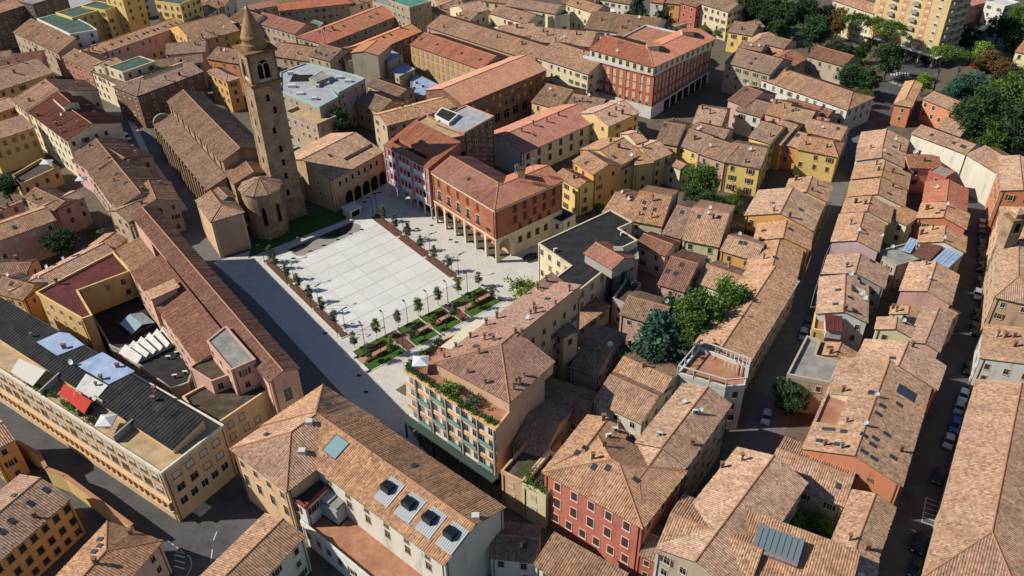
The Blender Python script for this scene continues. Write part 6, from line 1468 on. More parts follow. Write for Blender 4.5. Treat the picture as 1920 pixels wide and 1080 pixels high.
for i, p in enumerate(((662, 667), (684, 693), (906, 539), (930, 557))):
    nm = ('left front', 'left rear', 'right front', 'right rear')[i]; c = at2(p); sb = obj('stone_seat', None, None, (*c, 0))
    mb = MB(); mb.prism(ccw([c-GY*1.1-GX*.45, c-GY*1.1+GX*.45, c+GY*1.1+GX*.45, c+GY*1.1-GX*.45]), 0, .5); COL.objects.unlink(sb); bpy.data.objects.remove(sb)
    sb = obj('stone_seat', mb.mesh('stone_seat', [plain('white_panel', 'd2d0cc', .7)], (*c, 0)), None, (*c, 0)); tag(sb, 'white stone block seat at the %s corner of the garden strip' % nm, 'stone seat', 'white stone block seats')
# lamp posts
def lamp_mesh():
    p = MB(); p.tube((0, 0, 0), (0, 0, 5.9), .075, .06, 8); h = MB(); h.tube((0, 0, 5.85), (.55, 0, 6.2), .05, n=6); h.box(.45, 1.35, -.16, .16, 6.14, 6.26)
    b = MB(); b.box(-.45, .45, -.45, .45, 0, .14)
    dm = plain('lamp_metal', '3d4347', .5, .4)
    return p.mesh('post', [dm]), h.mesh('lamp_head', [dm]), b.mesh('footing', [KERB])
def lamp(p, rz, label):
    c = at(p); o = thing('street_lamp', label, 'street lamp', c, 'lamp posts of the square'); o.rotation_euler = (0, 0, rz)
    for nm, me in zip(('post', 'lamp_head', 'footing'), proto('lamp', lamp_mesh)):
        k = bpy.data.objects.new(nm, me); COL.objects.link(k); k.parent = o
aV = math.atan2((SQ[3]-SQ[0]).y, (SQ[3]-SQ[0]).x); aU = math.atan2((SQ[1]-SQ[0]).y, (SQ[1]-SQ[0]).x)
OR4 = ('farthest', 'second farthest', 'second nearest', 'nearest')
for i, p in enumerate(((497, 495), (540, 536), (585, 581), (633, 629))): lamp(p, aV+math.pi, '%s grey lamp post on the street edge of the left planting bed' % OR4[i])
for i, p in enumerate(((511, 488), (553, 532), (599, 575), (648, 620))): lamp(p, aV, '%s grey lamp post on the inner edge of the left planting bed' % OR4[i])
for i, p in enumerate(((708, 399), (757, 440), (807, 478), (860, 518))): lamp(p, aV, '%s grey lamp post on the arcade edge of the right planting bed' % OR4[i])
for i, p in enumerate(((700, 405), (747, 445), (797, 483), (848, 522))): lamp(p, aV+math.pi, '%s grey lamp post on the inner edge of the right planting bed' % OR4[i])
for i, p in enumerate(((684, 648), (723, 627), (765, 607), (804, 588), (840, 569), (877, 551))): lamp(p, aU+math.pi, '%s grey lamp post from the shaded street on the square side of the garden' % ('first', 'second', 'third', 'fourth', 'fifth', 'sixth')[i])
for i, p in enumerate(((717, 682), (757, 660), (797, 638), (838, 618), (874, 597), (911, 578))): lamp(p, aU+math.pi, '%s grey lamp post from the shaded street on the hotel side of the garden' % ('first', 'second', 'third', 'fourth', 'fifth', 'sixth')[i])
# ---------------------------------------------------------------- trees
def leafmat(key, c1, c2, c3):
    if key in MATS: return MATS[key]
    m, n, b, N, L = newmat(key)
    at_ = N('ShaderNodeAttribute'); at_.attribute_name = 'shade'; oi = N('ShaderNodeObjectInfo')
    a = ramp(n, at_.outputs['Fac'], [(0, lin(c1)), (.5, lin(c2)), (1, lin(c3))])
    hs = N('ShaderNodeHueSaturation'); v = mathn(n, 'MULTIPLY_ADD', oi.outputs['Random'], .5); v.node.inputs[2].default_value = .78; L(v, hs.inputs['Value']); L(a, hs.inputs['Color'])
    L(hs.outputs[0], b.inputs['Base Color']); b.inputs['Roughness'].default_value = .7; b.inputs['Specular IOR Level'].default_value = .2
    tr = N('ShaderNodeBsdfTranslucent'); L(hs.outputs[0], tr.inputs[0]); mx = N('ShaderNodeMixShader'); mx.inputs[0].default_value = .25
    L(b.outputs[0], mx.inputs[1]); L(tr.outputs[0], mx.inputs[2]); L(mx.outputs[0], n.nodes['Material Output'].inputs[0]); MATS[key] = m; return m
LEAF = {'dark': ('283c22', '3a5430', '52703c'), 'green': ('3a5722', '56762c', '7c9440'), 'light': ('4d6a26', '769038', '9db04e'), 'autumn': ('5d4a2a', '7d6238', '9c7a48'),
        'cedar': ('2f4e3e', '466a54', '62866c'), 'olive': ('3a4834', '55644a', '7a8868')}
BARK = plain('bark', '54463a', .95)
def leaves(centres, per, size, spread, rng, mat, flat=.5):
    v, f, sh = [], [], []
    for (c, rad, tone) in centres:
        for k in range(per):
            p = c+Vector((rng.gauss(0, 1)*rad*spread, rng.gauss(0, 1)*rad*spread, rng.gauss(0, 1)*rad*spread*.7))
            nrm = Vector((rng.gauss(0, 1), rng.gauss(0, 1), abs(rng.gauss(0, 1))+flat)).normalized(); a = nrm.orthogonal().normalized(); b = nrm.cross(a)
            t = rng.uniform(0, 6.28); a, b = a*math.cos(t)+b*math.sin(t), b*math.cos(t)-a*math.sin(t)
            s = size*rng.uniform(.6, 1.3); i = len(v)
            v += [p-a*s, p-b*s*.55, p+a*s, p+b*s*.55]; f.append((i, i+1, i+2, i+3)); sh.append(min(1, max(0, tone+rng.gauss(0, .18))))
    me = bpy.data.meshes.new('crown'); me.from_pydata([tuple(q) for q in v], [], f); me.materials.append(mat)
    at_ = me.attributes.new('shade', 'FLOAT', 'FACE'); at_.data.foreach_set('value', sh); me.update(); return me
def trunk_mesh(h, r, limbs, rng):
    mb = MB(); pts = [Vector((rng.uniform(-.1, .1)*k, rng.uniform(-.1, .1)*k, h*k/4)) for k in range(5)]
    for k in range(4): mb.tube(pts[k]-Vector((0, 0, .15 if k == 0 else 0)), pts[k+1], r*(1-.18*k), r*(1-.18*(k+1)), 8, cap=False)
    for q in limbs: s = pts[rng.choice((2, 3, 4))]; m_ = s.lerp(q, .5)+Vector((0, 0, .3)); mb.tube(s, m_, r*.38, r*.25, 5, cap=False); mb.tube(m_, q, r*.25, r*.08, 5, cap=False)
    return mb.mesh('trunk', [BARK])
def tree_proto(kind, var, tone):
    rng = random.Random(sum(map(ord, kind))+var*31); C = []
    mat = leafmat('leaf_'+tone, *LEAF[tone])
    if kind == 'broad':                              # unit tree: 10 m high, crown radius ~3.6
        for k in range(95):
            while 1:
                p = Vector((rng.uniform(-1, 1), rng.uniform(-1, 1), rng.uniform(-1, 1)))
                if .35 < p.length < 1: break
            lob = 1+.22*math.sin(3*math.atan2(p.y, p.x)+var)+.12*math.sin(5*p.z+var)
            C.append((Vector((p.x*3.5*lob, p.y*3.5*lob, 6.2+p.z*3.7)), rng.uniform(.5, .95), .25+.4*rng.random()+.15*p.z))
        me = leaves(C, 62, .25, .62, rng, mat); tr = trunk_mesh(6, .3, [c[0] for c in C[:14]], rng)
    elif kind == 'pine':
        for k in range(60):
            a, r = rng.uniform(0, 6.28), 3.6*math.sqrt(rng.random()); C.append((Vector((r*math.cos(a), r*math.sin(a), 8.3+1.5*(1-(r/3.8)**2)+rng.uniform(-.4, .3))), rng.uniform(.45, .8), .35+.4*rng.random()))
        me = leaves(C, 70, .2, .62, rng, mat); tr = trunk_mesh(8, .26, [c[0] for c in C[:16]], rng)
    elif kind == 'cedar':
        for k in range(130):
            z = rng.random()**1.3; r = (1-z)*4.3*rng.uniform(.45, 1); a = rng.uniform(0, 6.28); C.append((Vector((r*math.cos(a), r*math.sin(a), 1.2+8.6*z-.18*r)), rng.uniform(.4, .75), .25+.5*rng.random()))
        me = leaves(C, 62, .24, .6, rng, mat, .1); tr = trunk_mesh(9, .3, [c[0] for c in C[:20]], rng)
    elif kind == 'sapling':
        for k in range(26):
            z = rng.random(); r = (1-abs(z-.35)*1.1)*1.05*rng.uniform(.2, 1); a = rng.uniform(0, 6.28); C.append((Vector((r*math.cos(a), r*math.sin(a), 1.7+3.3*z)), rng.uniform(.25, .42), .35+.5*rng.random()))
        me = leaves(C, 44, .15, .6, rng, mat); tr = trunk_mesh(3.6, .06, [c[0] for c in C[:8]], rng)
    elif kind == 'bush':
        for k in range(34):
            p = Vector((rng.gauss(0, .5), rng.gauss(0, .5), abs(rng.gauss(0, .45)))); C.append((Vector((p.x*1.6, p.y*1.6, .5+p.z*1.7)), rng.uniform(.35, .6), .3+.5*rng.random()))
        me = leaves(C, 30, .2, .6, rng, mat); tr = trunk_mesh(1.2, .08, [c[0] for c in C[:6]], rng)
    else:                                            # palm
        v, f, sh = [], [], []
        for k in range(26):
            a = 2*math.pi*k/26+rng.uniform(-.1, .1); el = rng.uniform(.1, 1.1); d = Vector((math.cos(a), math.sin(a), 0)); s = Vector((-d.y, d.x, 0)); prev = None
            for j in range(6):
                t = j/5; p = d*(2.3*t*math.cos(el*.6))+Vector((0, 0, 3.4+2.0*t*math.sin(el)-1.7*t*t)); wd = .38*math.sin(math.pi*min(1, .15+t*.85))+.03; i = len(v)
                v += [p-s*wd+Vector((0, 0, -.12)), p+Vector((0, 0, .05)), p+s*wd+Vector((0, 0, -.12))]
                if prev is not None:
                    f += [(prev, i, i+1, prev+1), (prev+1, i+1, i+2, prev+2)]; sh += [.5+rng.gauss(0, .15)]*2
                prev = i
        me = bpy.data.meshes.new('crown'); me.from_pydata([tuple(q) for q in v], [], f); me.materials.append(mat); at_ = me.attributes.new('shade', 'FLOAT', 'FACE'); at_.data.foreach_set('value', sh); me.update(); tr = trunk_mesh(3.5, .2, [], rng)
    return me, tr
NAMES = {'broad': ('broadleaf_tree', 'tree'), 'pine': ('umbrella_pine', 'tree'), 'cedar': ('conifer', 'tree'), 'sapling': ('young_tree', 'tree'), 'bush': ('shrub', 'shrub'), 'palm': ('palm', 'palm')}
def tree(kind, tone, p, h, label, sx=1.0, group=None, ground=False, zc=.62, z=0):
    """p: pixel of the crown centre (or of the trunk foot if ground); h: height in metres"""
    H0 = {'broad': 10, 'pine': 10, 'cedar': 10, 'sapling': 5, 'bush': 2.3, 'palm': 5}[kind]
    c = at2(p, 0 if ground else z+h*zc); var = random.randrange(3); me, tr = proto((kind, var, tone), lambda: tree_proto(kind, var, tone))
    nm, cat = NAMES[kind]; o = thing(nm, label, cat, (c.x, c.y, z), group); o.rotation_euler = (0, 0, random.uniform(0, 6.28)); s = h/H0; o.scale = (s*sx, s*sx, s)
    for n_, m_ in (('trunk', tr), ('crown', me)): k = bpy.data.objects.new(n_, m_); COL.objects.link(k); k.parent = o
    return o
T(0, 0, 1)
OD = ('first', 'second', 'third', 'fourth', 'fifth', 'sixth', 'seventh')
for i, p in enumerate(((510, 493), (519, 505), (540, 526), (561, 547), (583, 568), (605, 589), (629, 613))): tree('sapling', 'olive', p, random.uniform(4.6, 5.6), '%s young tree from the cathedral in the left planting bed' % OD[i], 1, 'young trees of the square', True)
for i, p in enumerate(((720, 417), (742, 434), (766, 452), (790, 471), (815, 490), (841, 510))): tree('sapling', 'olive', p, random.uniform(4.6, 5.6), '%s young tree from the portico in the right planting bed' % OD[i], 1, 'young trees of the square', True)
for i, p in enumerate(((665, 652), (707, 632), (747, 611), (785, 592), (822, 573), (860, 553), (898, 538))): tree('sapling', 'green' if i % 2 else 'olive', p, random.uniform(4.3, 5.2), '%s young tree from the shaded street on the square side of the garden' % OD[i], 1.1, 'young trees of the square', True)
for i, p in enumerate(((693, 679), (734, 665), (776, 643), (814, 620), (852, 600), (889, 580), (924, 563))): tree('sapling', 'green' if i % 2 else 'olive', p, random.uniform(4.3, 5.2), '%s young tree from the shaded street on the hotel side of the garden' % OD[i], 1.1, 'young trees of the square', True)
T(1440, 0)
G1 = 'street and park trees at the top right'
for kd, tn, p, h, lb, sx in (
 ('broad', 'dark', (25, 60), 16, 'dark tree at the left end of the top tree belt', 1.1), ('broad', 'dark', (110, 85), 15, 'dark round tree second from the left in the top tree belt', 1.1), ('broad', 'dark', (215, 55), 15, 'dark tree at the top edge right of the belt middle', 1),
 ('broad', 'dark', (255, 170), 15, 'big dark tree in front of the tree belt above the russet roof', 1.15), ('broad', 'dark', (60, 165), 11, 'smaller dark tree low in the left of the belt', 1), ('broad', 'dark', (330, 85), 12, 'dark tree left of the brown autumn tree', .9),
 ('broad', 'autumn', (400, 115), 14, 'tall brown autumn tree before the cream building', .75), ('pine', 'green', (490, 165), 15, 'leftmost umbrella pine beside the autumn tree', .9), ('pine', 'green', (600, 180), 14, 'umbrella pine left of the tall apartment tower', .75), ('pine', 'green', (675, 220), 16, 'broad umbrella pine before the apartment tower', 1.0),
 ('broad', 'dark', (685, 320), 15, 'dark tree at the foot of the apartment tower', 1.0), ('broad', 'olive', (375, 260), 9, 'dull green tree behind the stained wall house', 1.0), ('broad', 'olive', (440, 285), 8, 'small dull tree right of the stained wall house', .9), ('bush', 'light', (475, 312), 4.5, 'yellow green shrub before the pines', 1.2), ('broad', 'dark', (540, 280), 9, 'dark narrow tree under the umbrella pines', .7),
 ('broad', 'dark', (465, 430), 12, 'dark tree at the end of the long white building', 1.0), ('broad', 'dark', (565, 450), 12, 'dark tree beside the street crossing', .95), ('broad', 'green', (545, 540), 7, 'round green tree at the corner of the white building', .9), ('broad', 'light', (880, 462), 8.5, 'round yellow green tree behind the orange building', .95),
 ('pine', 'green', (975, 365), 17, 'tall umbrella pine by the street crossing', .75), ('pine', 'green', (1085, 368), 13, 'low umbrella pine right of the tall one', .8), ('broad', 'cedar', (1150, 490), 13, 'wide grey green evergreen below the pines', 1.35), ('broad', 'cedar', (1060, 500), 10, 'small grey green evergreen beside the orange building', 1.0),
 ('broad', 'light', (1205, 295), 11, 'bright yellow green tree by the main road', 1.0), ('broad', 'autumn', (1240, 350), 12, 'rusty brown tree by the main road', 1.0), ('broad', 'autumn', (1320, 395), 11, 'small rusty tree near the right edge', .9), ('broad', 'dark', (1130, 200), 12, 'dark tree in the shadow of the apartment tower', 1.2),
 ('broad', 'dark', (1310, 155), 13, 'dark tree near the top right corner', 1.2), ('broad', 'green', (1410, 90), 12, 'green tree in the top right corner', 1), ('broad', 'dark', (1400, 235), 13, 'dark tree at the right edge above the yellow house', 1.1), ('broad', 'light', (1265, 55), 6, 'pale green tree before the white balcony house', 1),
 ('broad', 'dark', (1235, 640), 21, 'huge dark green tree beside the orange building', 1.0), ('broad', 'green', (1340, 560), 20, 'huge green tree behind the right edge roofs', 1.0), ('broad', 'dark', (1385, 720), 20, 'huge dark tree above the right edge roof', 1.0), ('broad', 'dark', (1140, 650), 15, 'left shoulder tree of the huge tree group', 1.0), ('broad', 'green', (1270, 770), 15, 'lower tree of the huge tree group above the cream wall', 1.0), ('broad', 'dark', (1430, 470), 15, 'dark tree between the yellow house and the huge trees', 1.0)):
    tree(kd, tn, p, h, lb, sx, G1)
T(960, 0)
tree('cedar', 'cedar', (705, 45), 15, 'blue green conifer at the top edge behind the red palazzo', 1.2)
for p, h, lb, tn in (((840, 95), 8, 'small dark tree right of the top conifer', 'dark'), ((1310, 60), 15, 'dark tree beside the cream villa', 'dark'), ((1385, 50), 16, 'second dark tree right of the cream villa', 'dark'), ((1440, 110), 13, 'dark tree above the small pink house', 'dark'), ((1070, 1010), 12.5, 'round green tree among the yellow row houses', 'green'), ((1080, 165), 5, 'green garden tree below the cream villa', 'light'), ((1165, 180), 4.5, 'low green garden tree beside the cream villa', 'light'), ((1390, 640), 5, 'small green tree between the white house and the yellow house', 'green')): tree('broad', tn, p, h, lb, 1.05)
T(480, 0); tree('broad', 'dark', (480, 690), 13, 'dark tree beside the modern pale-roofed block', .95)
T(0, 0); tree('broad', 'dark', (30, 1040), 9, 'dark tree at the left edge below the yellow wall', 1.1)
T(0, 360)
tree('broad', 'dark', (345, 275), 9, 'dark tree in the pink loggia house garden', 1.1); tree('bush', 'green', (525, 215), 2.6, 'green shrub on the terrace beside the loggia garden', 1.1)
T(960, 360)
for kd, tn, p, h, lb, sx in (('cedar', 'cedar', (815, 850), 20, 'large blue green cedar in the walled garden', 1.2), ('broad', 'green', (1045, 690), 16, 'tall yellow green tree in the walled garden', .85), ('broad', 'green', (1215, 615), 15, 'green tree against the street wing of the walled garden', .8), ('broad', 'dark', (905, 665), 10, 'small green tree behind the cedar', 1.0), ('broad', 'green', (1040, 810), 11, 'low yellow green tree right of the cedar', .9), ('broad', 'dark', (1130, 800), 8, 'dark tree in the shade of the walled garden', 1),
 ('broad', 'dark', (1100, 60), 9, 'dark garden tree beside the amber houses', 1.1), ('broad', 'green', (1240, 70), 7, 'green garden tree before the amber gable', 1), ('broad', 'dark', (1020, 20), 8, 'dark tree behind the wide tan roof', 1), ('bush', 'light', (60, 525), 4, 'bright round shrub at the square beside the black roofed building', 1.1), ('broad', 'green', (490, 90), 5, 'small tree behind the black roofed building', .9)): tree(kd, tn, p, h, lb, sx)
T(1440, 720)
tree('broad', 'dark', (130, 75), 8, 'dark courtyard tree beside the grey stone house', 1.2); tree('palm', 'green', (140, 750), 6, 'fan palm in the shaded courtyard', 1); tree('broad', 'green', (300, 800), 5, 'green courtyard tree beside the open shutters', 1); tree('broad', 'green', (200, 800), 4, 'low green tree beside the fan palm', 1)
T(960, 720)
# ---------------------------------------------------------------- cars
def car_meshes(k):
    L_, Wd, Hh = ((4.1, 1.72, 1.46), (3.7, 1.64, 1.5), (4.5, 1.8, 1.62))[k]
    prof = [(-L_/2, .32), (-L_/2, .78), (-L_/2+.12, .92), (-L_*.24, 1.0), (L_*.28, .98), (L_/2-.12, .84), (L_/2, .6), (L_/2, .32)]
    b = MB(); n = len(prof)
    for s in (-1, 1):
        f = [(x, s*Wd/2*(1 if z < .9 else .96), z) for x, z in prof]; b.face(f if s < 0 else f[::-1])
    for i in range(n):
        j = (i+1) % n; (x0, z0), (x1, z1) = prof[i], prof[j]; w0, w1 = Wd/2*(1 if z0 < .9 else .96), Wd/2*(1 if z1 < .9 else .96)
        b.face([(x0, w0, z0), (x1, w1, z1), (x1, -w1, z1), (x0, -w0, z0)])
    cab = [(-L_*.46, .95, .92), (-L_*.36, Hh-.06, .8), (L_*.08, Hh-.04, .8), (L_*.26, .96, .92)]
    g = MB(); P = [[(x, s*Wd/2*t, z) for x, z, t in cab] for s in (-1, 1)]
    g.face(P[0]); g.face(P[1][::-1])
    g.face([P[0][0], P[0][1], P[1][1], P[1][0]]); g.face([P[0][2], P[0][3], P[1][3], P[1][2]])
    rf = MB(); rf.box(-L_*.37, L_*.09, -Wd*.41, Wd*.41, Hh-.08, Hh); 
    wh = MB(); wh.tube((0, -.1, 0), (0, .1, 0), .31, n=14); wh.tube((0, -.115, 0), (0, .115, 0), .18, n=10, mi=1)
    hl = MB(); hl.box(-.05, .04, -.18, .18, -.08, .08)
    return [('body', b, (0, 0, 0)), ('roof', rf, (0, 0, 0)), ('windows', g, (0, 0, 0))], wh, hl, (L_, Wd)
PAINT = {'white': 'd8d8d6', 'silver': 'a9adb0', 'black': '17181a', 'grey': '54585c', 'blue': '2a5fa8', 'red': '8a1f1c', 'beige': 'b8a98c', 'navy': '1f2a3c'}
def car(p, q, paint, label, k=0):
    """p: pixel of the car on the ground, q: pixel further along its heading"""
    c = at2(p, .6); d = at2(q, .6)-c; parts, wh, hl, (L_, Wd) = proto(('car', k), lambda: car_meshes(k))
    o = thing('car', label, 'car', (c.x, c.y, .012), 'parked cars'); o.rotation_euler = (0, 0, math.atan2(d.y, d.x))
    pm = plain('car_paint_'+paint, PAINT[paint], .25, .2, .5)
    def kid(nm, me, loc=(0, 0, 0)): x = bpy.data.objects.new(nm, me); COL.objects.link(x); x.parent = o; x.location = loc; return x
    for nm, mb, _ in parts: kid(nm, proto(('carm', k, nm, paint), lambda: mb.mesh(nm, [glassmat('car_glass', '15191d', .05) if nm == 'windows' else pm])))
    for sx in (-1, 1):
        for sy in (-1, 1):
            kid('wheel', proto('wheel%d' % k, lambda: wh.mesh('wheel', [plain('tyre', '1b1b1b', .9), plain('steel_grey', '8a8c8e', .5, .6)])), (sx*L_*.31, sy*(Wd/2-.1), .31))
        kid('headlight', proto('hl', lambda: hl.mesh('headlight', [plain('lamp_glass', 'd0d0c8', .1)])), (L_/2-.03, sx*Wd*.36, .68))
T(1440, 360)
cars = [((1205, 180), 'beige', 'pale beige car, farthest of the row in the east street'), ((1203, 240), 'black', 'black car right after the beige one in the east street'), ((1203, 300), 'grey', 'dark grey car third in the east street row'), ((1200, 360), 'black', 'black car fourth in the east street row'), ((1196, 420), 'navy', 'dark navy car fifth in the east street row'), ((1193, 512), 'black', 'black car just beyond the silver one in the east street'), ((1180, 575), 'silver', 'silver car in the middle of the east street row'), ((1176, 690), 'black', 'black car beneath the ochre wall in the east street'), ((1163, 770), 'black', 'second black car beneath the ochre wall'), ((1125, 990), 'black', 'black car beside the white walled house')]
for i, (p, c, lb) in enumerate(cars): car(p, (p[0]-8, p[1]+60) if i > 3 else (p[0], p[1]+60), c, lb, i % 3)
T(1440, 720)
for i, (p, c, lb) in enumerate((((1100, 65), 'white', 'white car at the edge of the huge tan roof'), ((1075, 135), 'silver', 'silver estate car behind the white one'), ((1055, 232), 'blue', 'bright blue car in the east street'), ((1018, 322), 'silver', 'pale silver car before the empty bays'), ((955, 520), 'black', 'black motor car between the silver car and the empty bays'), ((848, 895), 'black', 'black car beside the single white line'), ((830, 1035), 'black', 'black car at the bottom edge of the east street'))): car(p, (p[0]-22, p[1]+75), c, lb, i % 3)
T(1440, 360)
car((228, 738), (215, 800), 'grey', 'grey car parked in the narrow street, farther of two', 1); car((200, 800), (190, 860), 'silver', 'silver car parked in the narrow street, nearer of two', 0)
T(960, 720); car((1432, 185), (1415, 250), 'white', 'white car in the shaded narrow street beside the red palazzo', 0)
T(700, 190, 3.374); car((1000, 985), (1060, 960), 'black', 'black car parked beside the brick arcade building', 0)
T(480, 0)
car((228, 838), (262, 822), 'silver', 'silver car in the lane below the modern block', 0); car((245, 858), (280, 842), 'black', 'black car nearest the palazzo in the lane below the modern block', 1)
T(0, 0); car((712, 772), (735, 800), 'white', 'white van-like car at the shaded cathedral street corner', 2)
T(1560, 0, 5.4); car((1425, 660), (1470, 690), 'red', 'red car at the main road among the park trees', 0)
# ---------------------------------------------------------------- person at the fountain
T(470, 380, 6)
c = at((535, 440)); me = bpy.data.meshes.new('person'); bm = bmesh.new()
J = {'pel': (0, 0, .95), 'wst': (0, 0, 1.12), 'che': (0, 0, 1.35), 'nk': (0, 0, 1.5), 'hd': (0, -.02, 1.62), 'top': (0, -.01, 1.74), 'kl': (-.1, -.03, .5), 'fl': (-.11, 0, .06), 'tl': (-.11, -.14, .03), 'kr': (.1, .05, .5), 'fr': (.12, .08, .06), 'tr': (.12, -.06, .03), 'hl': (-.09, 0, .9), 'hr': (.09, 0, .9),
     'sl': (-.19, 0, 1.42), 'el': (-.26, .02, 1.14), 'wl': (-.24, -.12, .92), 'nl': (-.24, -.18, .84), 'sr': (.19, 0, 1.42), 'er': (.26, .02, 1.14), 'wr': (.24, -.14, .93), 'nr': (.24, -.2, .85)}
RD = {'pel': .15, 'wst': .14, 'che': .16, 'nk': .06, 'hd': .1, 'top': .07, 'kl': .075, 'kr': .075, 'fl': .05, 'fr': .05, 'tl': .04, 'tr': .04, 'hl': .1, 'hr': .1, 'sl': .07, 'sr': .07, 'el': .05, 'er': .05, 'wl': .035, 'wr': .035, 'nl': .035, 'nr': .035}
E_ = [('pel', 'wst'), ('wst', 'che'), ('che', 'nk'), ('nk', 'hd'), ('hd', 'top'), ('pel', 'hl'), ('hl', 'kl'), ('kl', 'fl'), ('fl', 'tl'), ('pel', 'hr'), ('hr', 'kr'), ('kr', 'fr'), ('fr', 'tr'), ('che', 'sl'), ('sl', 'el'), ('el', 'wl'), ('wl', 'nl'), ('che', 'sr'), ('sr', 'er'), ('er', 'wr'), ('wr', 'nr')]
ks_ = list(J); me.from_pydata([J[k] for k in ks_], [(ks_.index(a), ks_.index(b)) for a, b in E_], [])
bm.free(); po = obj('person', me, None, (c.x, c.y, .02), .6); tag(po, 'person in a pale shirt and dark trousers standing by the fountain wall', 'person')
md = po.modifiers.new('skin', 'SKIN'); sv = me.skin_vertices[0].data if me.skin_vertices else None
if sv is None:
    bm = bmesh.new(); bm.from_mesh(me); bm.verts.layers.skin.verify(); bm.to_mesh(me); bm.free(); sv = me.skin_vertices[0].data
for i, k in enumerate(ks_): sv[i].radius = (RD[k], RD[k]*(.75 if k in ('pel', 'wst', 'che') else 1)); sv[i].use_root = k == 'pel'
po.modifiers.new('sub', 'SUBSURF').render_levels = 1
m, n, b, N, L = newmat('clothes'); tc_ = N('ShaderNodeTexCoord'); sp = N('ShaderNodeSeparateXYZ'); L(tc_.outputs['Object'], sp.inputs[0])
L(ramp(n, mathn(n, 'DIVIDE', sp.outputs[2], 2.0), [(0, lin('1d1a18')), (.05, lin('2b3040')), (.47, lin('2b3040')), (.475, lin('d6d6d2')), (.74, lin('d6d6d2')), (.75, lin('b98d70')), (.83, lin('b98d70')), (.84, lin('4a3626'))]), b.inputs['Base Color']); me.materials.append(m)
for nd in n.nodes:
    if nd.type == 'VALTORGB': nd.color_ramp.interpolation = 'CONSTANT'
# ---------------------------------------------------------------- terrace furniture, pergola, garden wall
def parasol(p, z, wd, label, col='white_cloth'):
    c = at(p, z); o = thing('parasol', label, 'parasol', c); mb = MB(); mb.tube((c.x, c.y, z), (c.x, c.y, z+2.9), .05, n=6); part('pole', mb, [plain('steel_grey', '8a8c8e', .5, .6)], o)
    mb = MB(); q = [Vector((c.x+sx*wd, c.y+sy*wd, z+2.3)) for sx, sy in ((-1, -1), (1, -1), (1, 1), (-1, 1))]; t = Vector((c.x, c.y, z+3.0))
    for i in range(4): mb.face([q[i], q[(i+1) % 4], t]); mb.face([q[i]-Vector((0, 0, .25)), q[(i+1) % 4]-Vector((0, 0, .25)), q[(i+1) % 4], q[i]])
    part('canopy', mb, [plain('white_cloth', 'd9d8d4', .8)], o)
T(740, 500, 3.374); parasol((170, 655), HT, 1.5, 'white square parasol on the hotel roof terrace')
T(0, 540, 3.374); parasol((695, 895), LH, 1.5, 'white square parasol on the long apartment terrace')
T(0, 0); parasol((275, 950), 5, 1.5, 'white parasol on the brown deck terrace at the left'); parasol((470, 1045), 6, 1.3, 'white parasol in the small courtyard by the yellow awning')
T(0, 540, 3.374)
for nm, pts, colr, lb in (('awning', [(365, 655), (450, 712), (468, 640), (405, 605)], 'c23a2c', 'smaller red awning on the long apartment terrace'), ('awning', [(440, 712), (525, 782), (580, 715), (480, 655)], 'c23a2c', 'larger red awning on the long apartment terrace'), ('awning', [(60, 515), (200, 605), (290, 520), (120, 445)], 'd4cfc0', 'wide cream awning on the long apartment terrace')):
    q = [at(p, LH+2.3) for p in pts]; q[0].z -= .6; q[1].z -= .6
    o = thing(nm, lb, 'awning', (q[0].x, q[0].y, LH)); mb = MB(); slab(mb, [q], 0, 0, .05)
    part('canvas', mb, [plain('cloth_'+colr, colr, .85)], o)
    for v in q:
        mb = MB(); mb.tube((v.x, v.y, LH), (v.x, v.y, v.z), .05, n=5); part('post', mb, [plain('steel_grey', '8a8c8e', .5, .6)], o)
for p0, p1, lb in (((270, 690), (395, 575), 'left of the red awnings'), ((605, 720), (660, 760), 'right of the white roof panel'), ((735, 980), (860, 870), 'right of the white parasol'), ((500, 815), (590, 725), 'between the red awning and the planting')):
    a, b = at2(p0, LH), at2(p1, LH); o = thing('terrace_divider', 'grey divider wall on the long terrace, '+lb, 'wall', (*a, LH), 'terrace dividers'); d = (b-a).normalized(); n = Vector((-d.y, d.x))
    mb = MB(); mb.prism(ccw([a, b, b+n*.3, a+n*.3]), LH, LH+1.6); part('panel', mb, [wmat('grey')], o)
def hedge(path, z, hgt, wd, label, tone='green'):
    rng = random.Random(5); C = []; P = [at(p, z) for p in path]
    for a, b in zip(P, P[1:]):
        n = max(2, int((b-a).length/.2))
        for k in range(n): q = a.lerp(b, (k+rng.random())/n); C.append((q+Vector((rng.uniform(-wd, wd), rng.uniform(-wd, wd), rng.uniform(.1, hgt)))-P[0], .4, .3+.5*rng.random()))
    o = obj('hedge', leaves(C, 34, .16, .6, rng, leafmat('leaf_'+tone, *LEAF[tone])), None, P[0]); return tag(o, label, 'hedge')
T(740, 500, 3.374)
hedge([(310, 460), (100, 620), (80, 650), (230, 745)], HT+.2, 1.1, .35, 'clipped dark hedge round the left of the hotel terrace', 'dark'); hedge([(230, 745), (420, 880), (640, 1000)], HT+.2, .8, .35, 'leafy planting along the hotel terrace front')
tree('bush', 'light', (350, 745), 2.4, 'small pale tree in the hotel terrace planting', 1, z=HT)
tree('bush', 'olive', (495, 835), 2.1, 'round olive shrub in the hotel terrace planting', 1, z=HT)
T(0, 540, 3.374)
hedge([(590, 760), (560, 830), (640, 880)], LH+.2, 1.0, .5, 'dark green planting between the terrace dividers', 'dark'); hedge([(180, 600), (330, 690)], LH+.2, .6, .3, 'low planting under the cream awning')
hedge([(395, 720), (500, 800)], LH+.2, .5, .25, 'low planting under the red awnings')
T(960, 720)
hedge([(95, 480), (80, 560), (180, 620)], 8.6, 1.6, .6, 'bushy planting on the balcony left of the red palazzo', 'green')
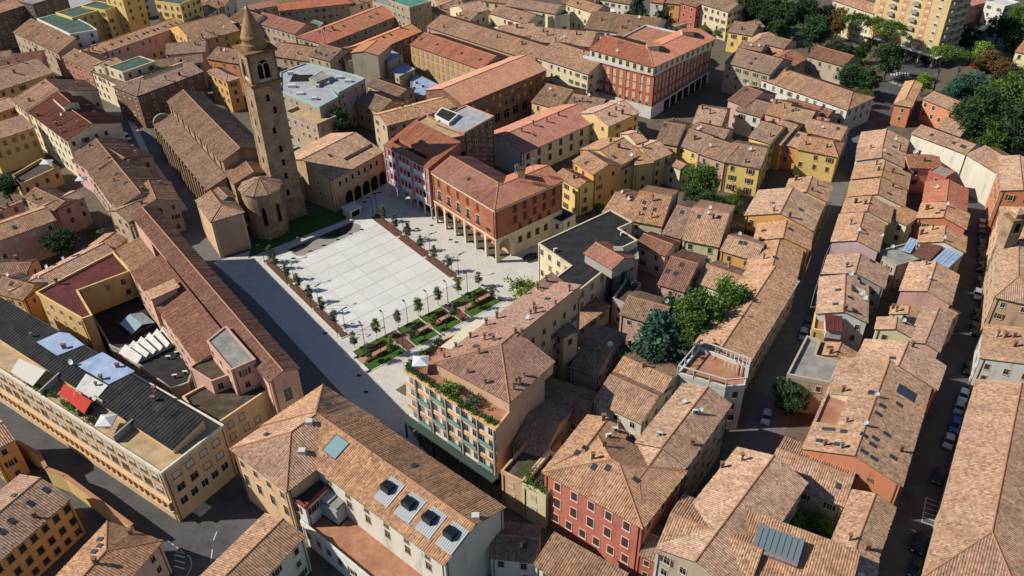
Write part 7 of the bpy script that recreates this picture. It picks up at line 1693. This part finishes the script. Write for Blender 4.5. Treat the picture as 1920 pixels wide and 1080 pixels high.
T(0, 0); hedge([(810, 430), (960, 380)], 13.6, .9, .5, 'roof terrace planting on the brick corner building', 'dark')
# white pergola terrace
T(960, 360)
pb = bld('roof_terrace_house', 'white house with timber-frame pergola roof terrace beside the walled garden', [W(11, (0, 0), (0, 0), poly=[(930, 1030), (1050, 885), (1330, 990), (1310, 1100), (1200, 1110)], mat='deck', wall='white', par=.7)], 'white', 'deck', cat='house')
fr_ = plain('pergola_white', 'c9c4b8', .8); Q = [at2(p, 11) for p in ((930, 1030), (1050, 885), (1330, 990), (1310, 1100), (1200, 1110))]
for i in range(5):
    a, b = Q[i], Q[(i+1) % 5]; n = max(1, int((b-a).length/3))
    for k in range(n): p = a.lerp(b, k/n); mb = MB(); mb.box(p.x-.12, p.x+.12, p.y-.12, p.y+.12, 11, 13.4); part('pergola_post', mb, [fr_], pb['root'])
    mb = MB(); mb.tube((*a, 13.45), (*b, 13.45), .16, n=4); part('pergola_beam', mb, [fr_], pb['root'])
for k in range(6): a, b = Q[1].lerp(Q[2], .55+.08*k), Q[1].lerp(Q[2], .55+.08*k)+(Q[3]-Q[2])*.9; mb = MB(); mb.tube((*a, 13.5), (*b, 13.5), .1, n=4); part('pergola_slat', mb, [fr_], pb['root'])
# yellow garden wall
T(0, 720)
pts = [(88, 330), (210, 395), (255, 480), (360, 520), (735, 800)]
gw = thing('garden_wall', 'tall yellow garden wall with tile coping along the shaded road', 'wall', (*at2(pts[0], 4.5), 0))
for i in range(len(pts)-1):
    a, b = at2(pts[i], 4.5), at2(pts[i+1], 4.5); d = (b-a).normalized(); n = Vector((-d.y, d.x)); mb = MB(); mb.prism(ccw([a, b, b+n*.4, a+n*.4]), 0, 4.5); part('wall_section', mb, [wmat('d8b878')], gw)
    mb = MB(); mb.prism(ccw([a-n*.15-d*.1, b-n*.15+d*.1, b+n*.55+d*.1, a+n*.55-d*.1]), 4.5, 4.68); part('coping', mb, [plain('ridge_tile', 'b08060', .95)], gw)

# overhead cables along the narrow street
T(1380, 380, 4.154)
for lb, pts in (('pale overhead cable sagging along the left of the narrow street', ((745, 0), (690, 150), (600, 370), (520, 600), (455, 775))), ('pale overhead cable along the right of the narrow street', ((735, 330), (690, 430), (655, 560), (610, 700), (580, 815)))):
    P = [at(p, 6.5) for p in pts]; mb = MB()
    for a, b in zip(P, P[1:]): mb.tube(a, b, .05, n=4)
    for p in (P[0], P[-1]): mb.tube(p, p+Vector((-3.2 if 'left' in lb else 3.2, 0, .3)), .05, n=4)
    o = obj('overhead_cable', mb.mesh('overhead_cable', [plain('cable_grey', 'a8a6a0', .7)], P[0]), None, P[0]); tag(o, lb, 'cable')
all_windows()
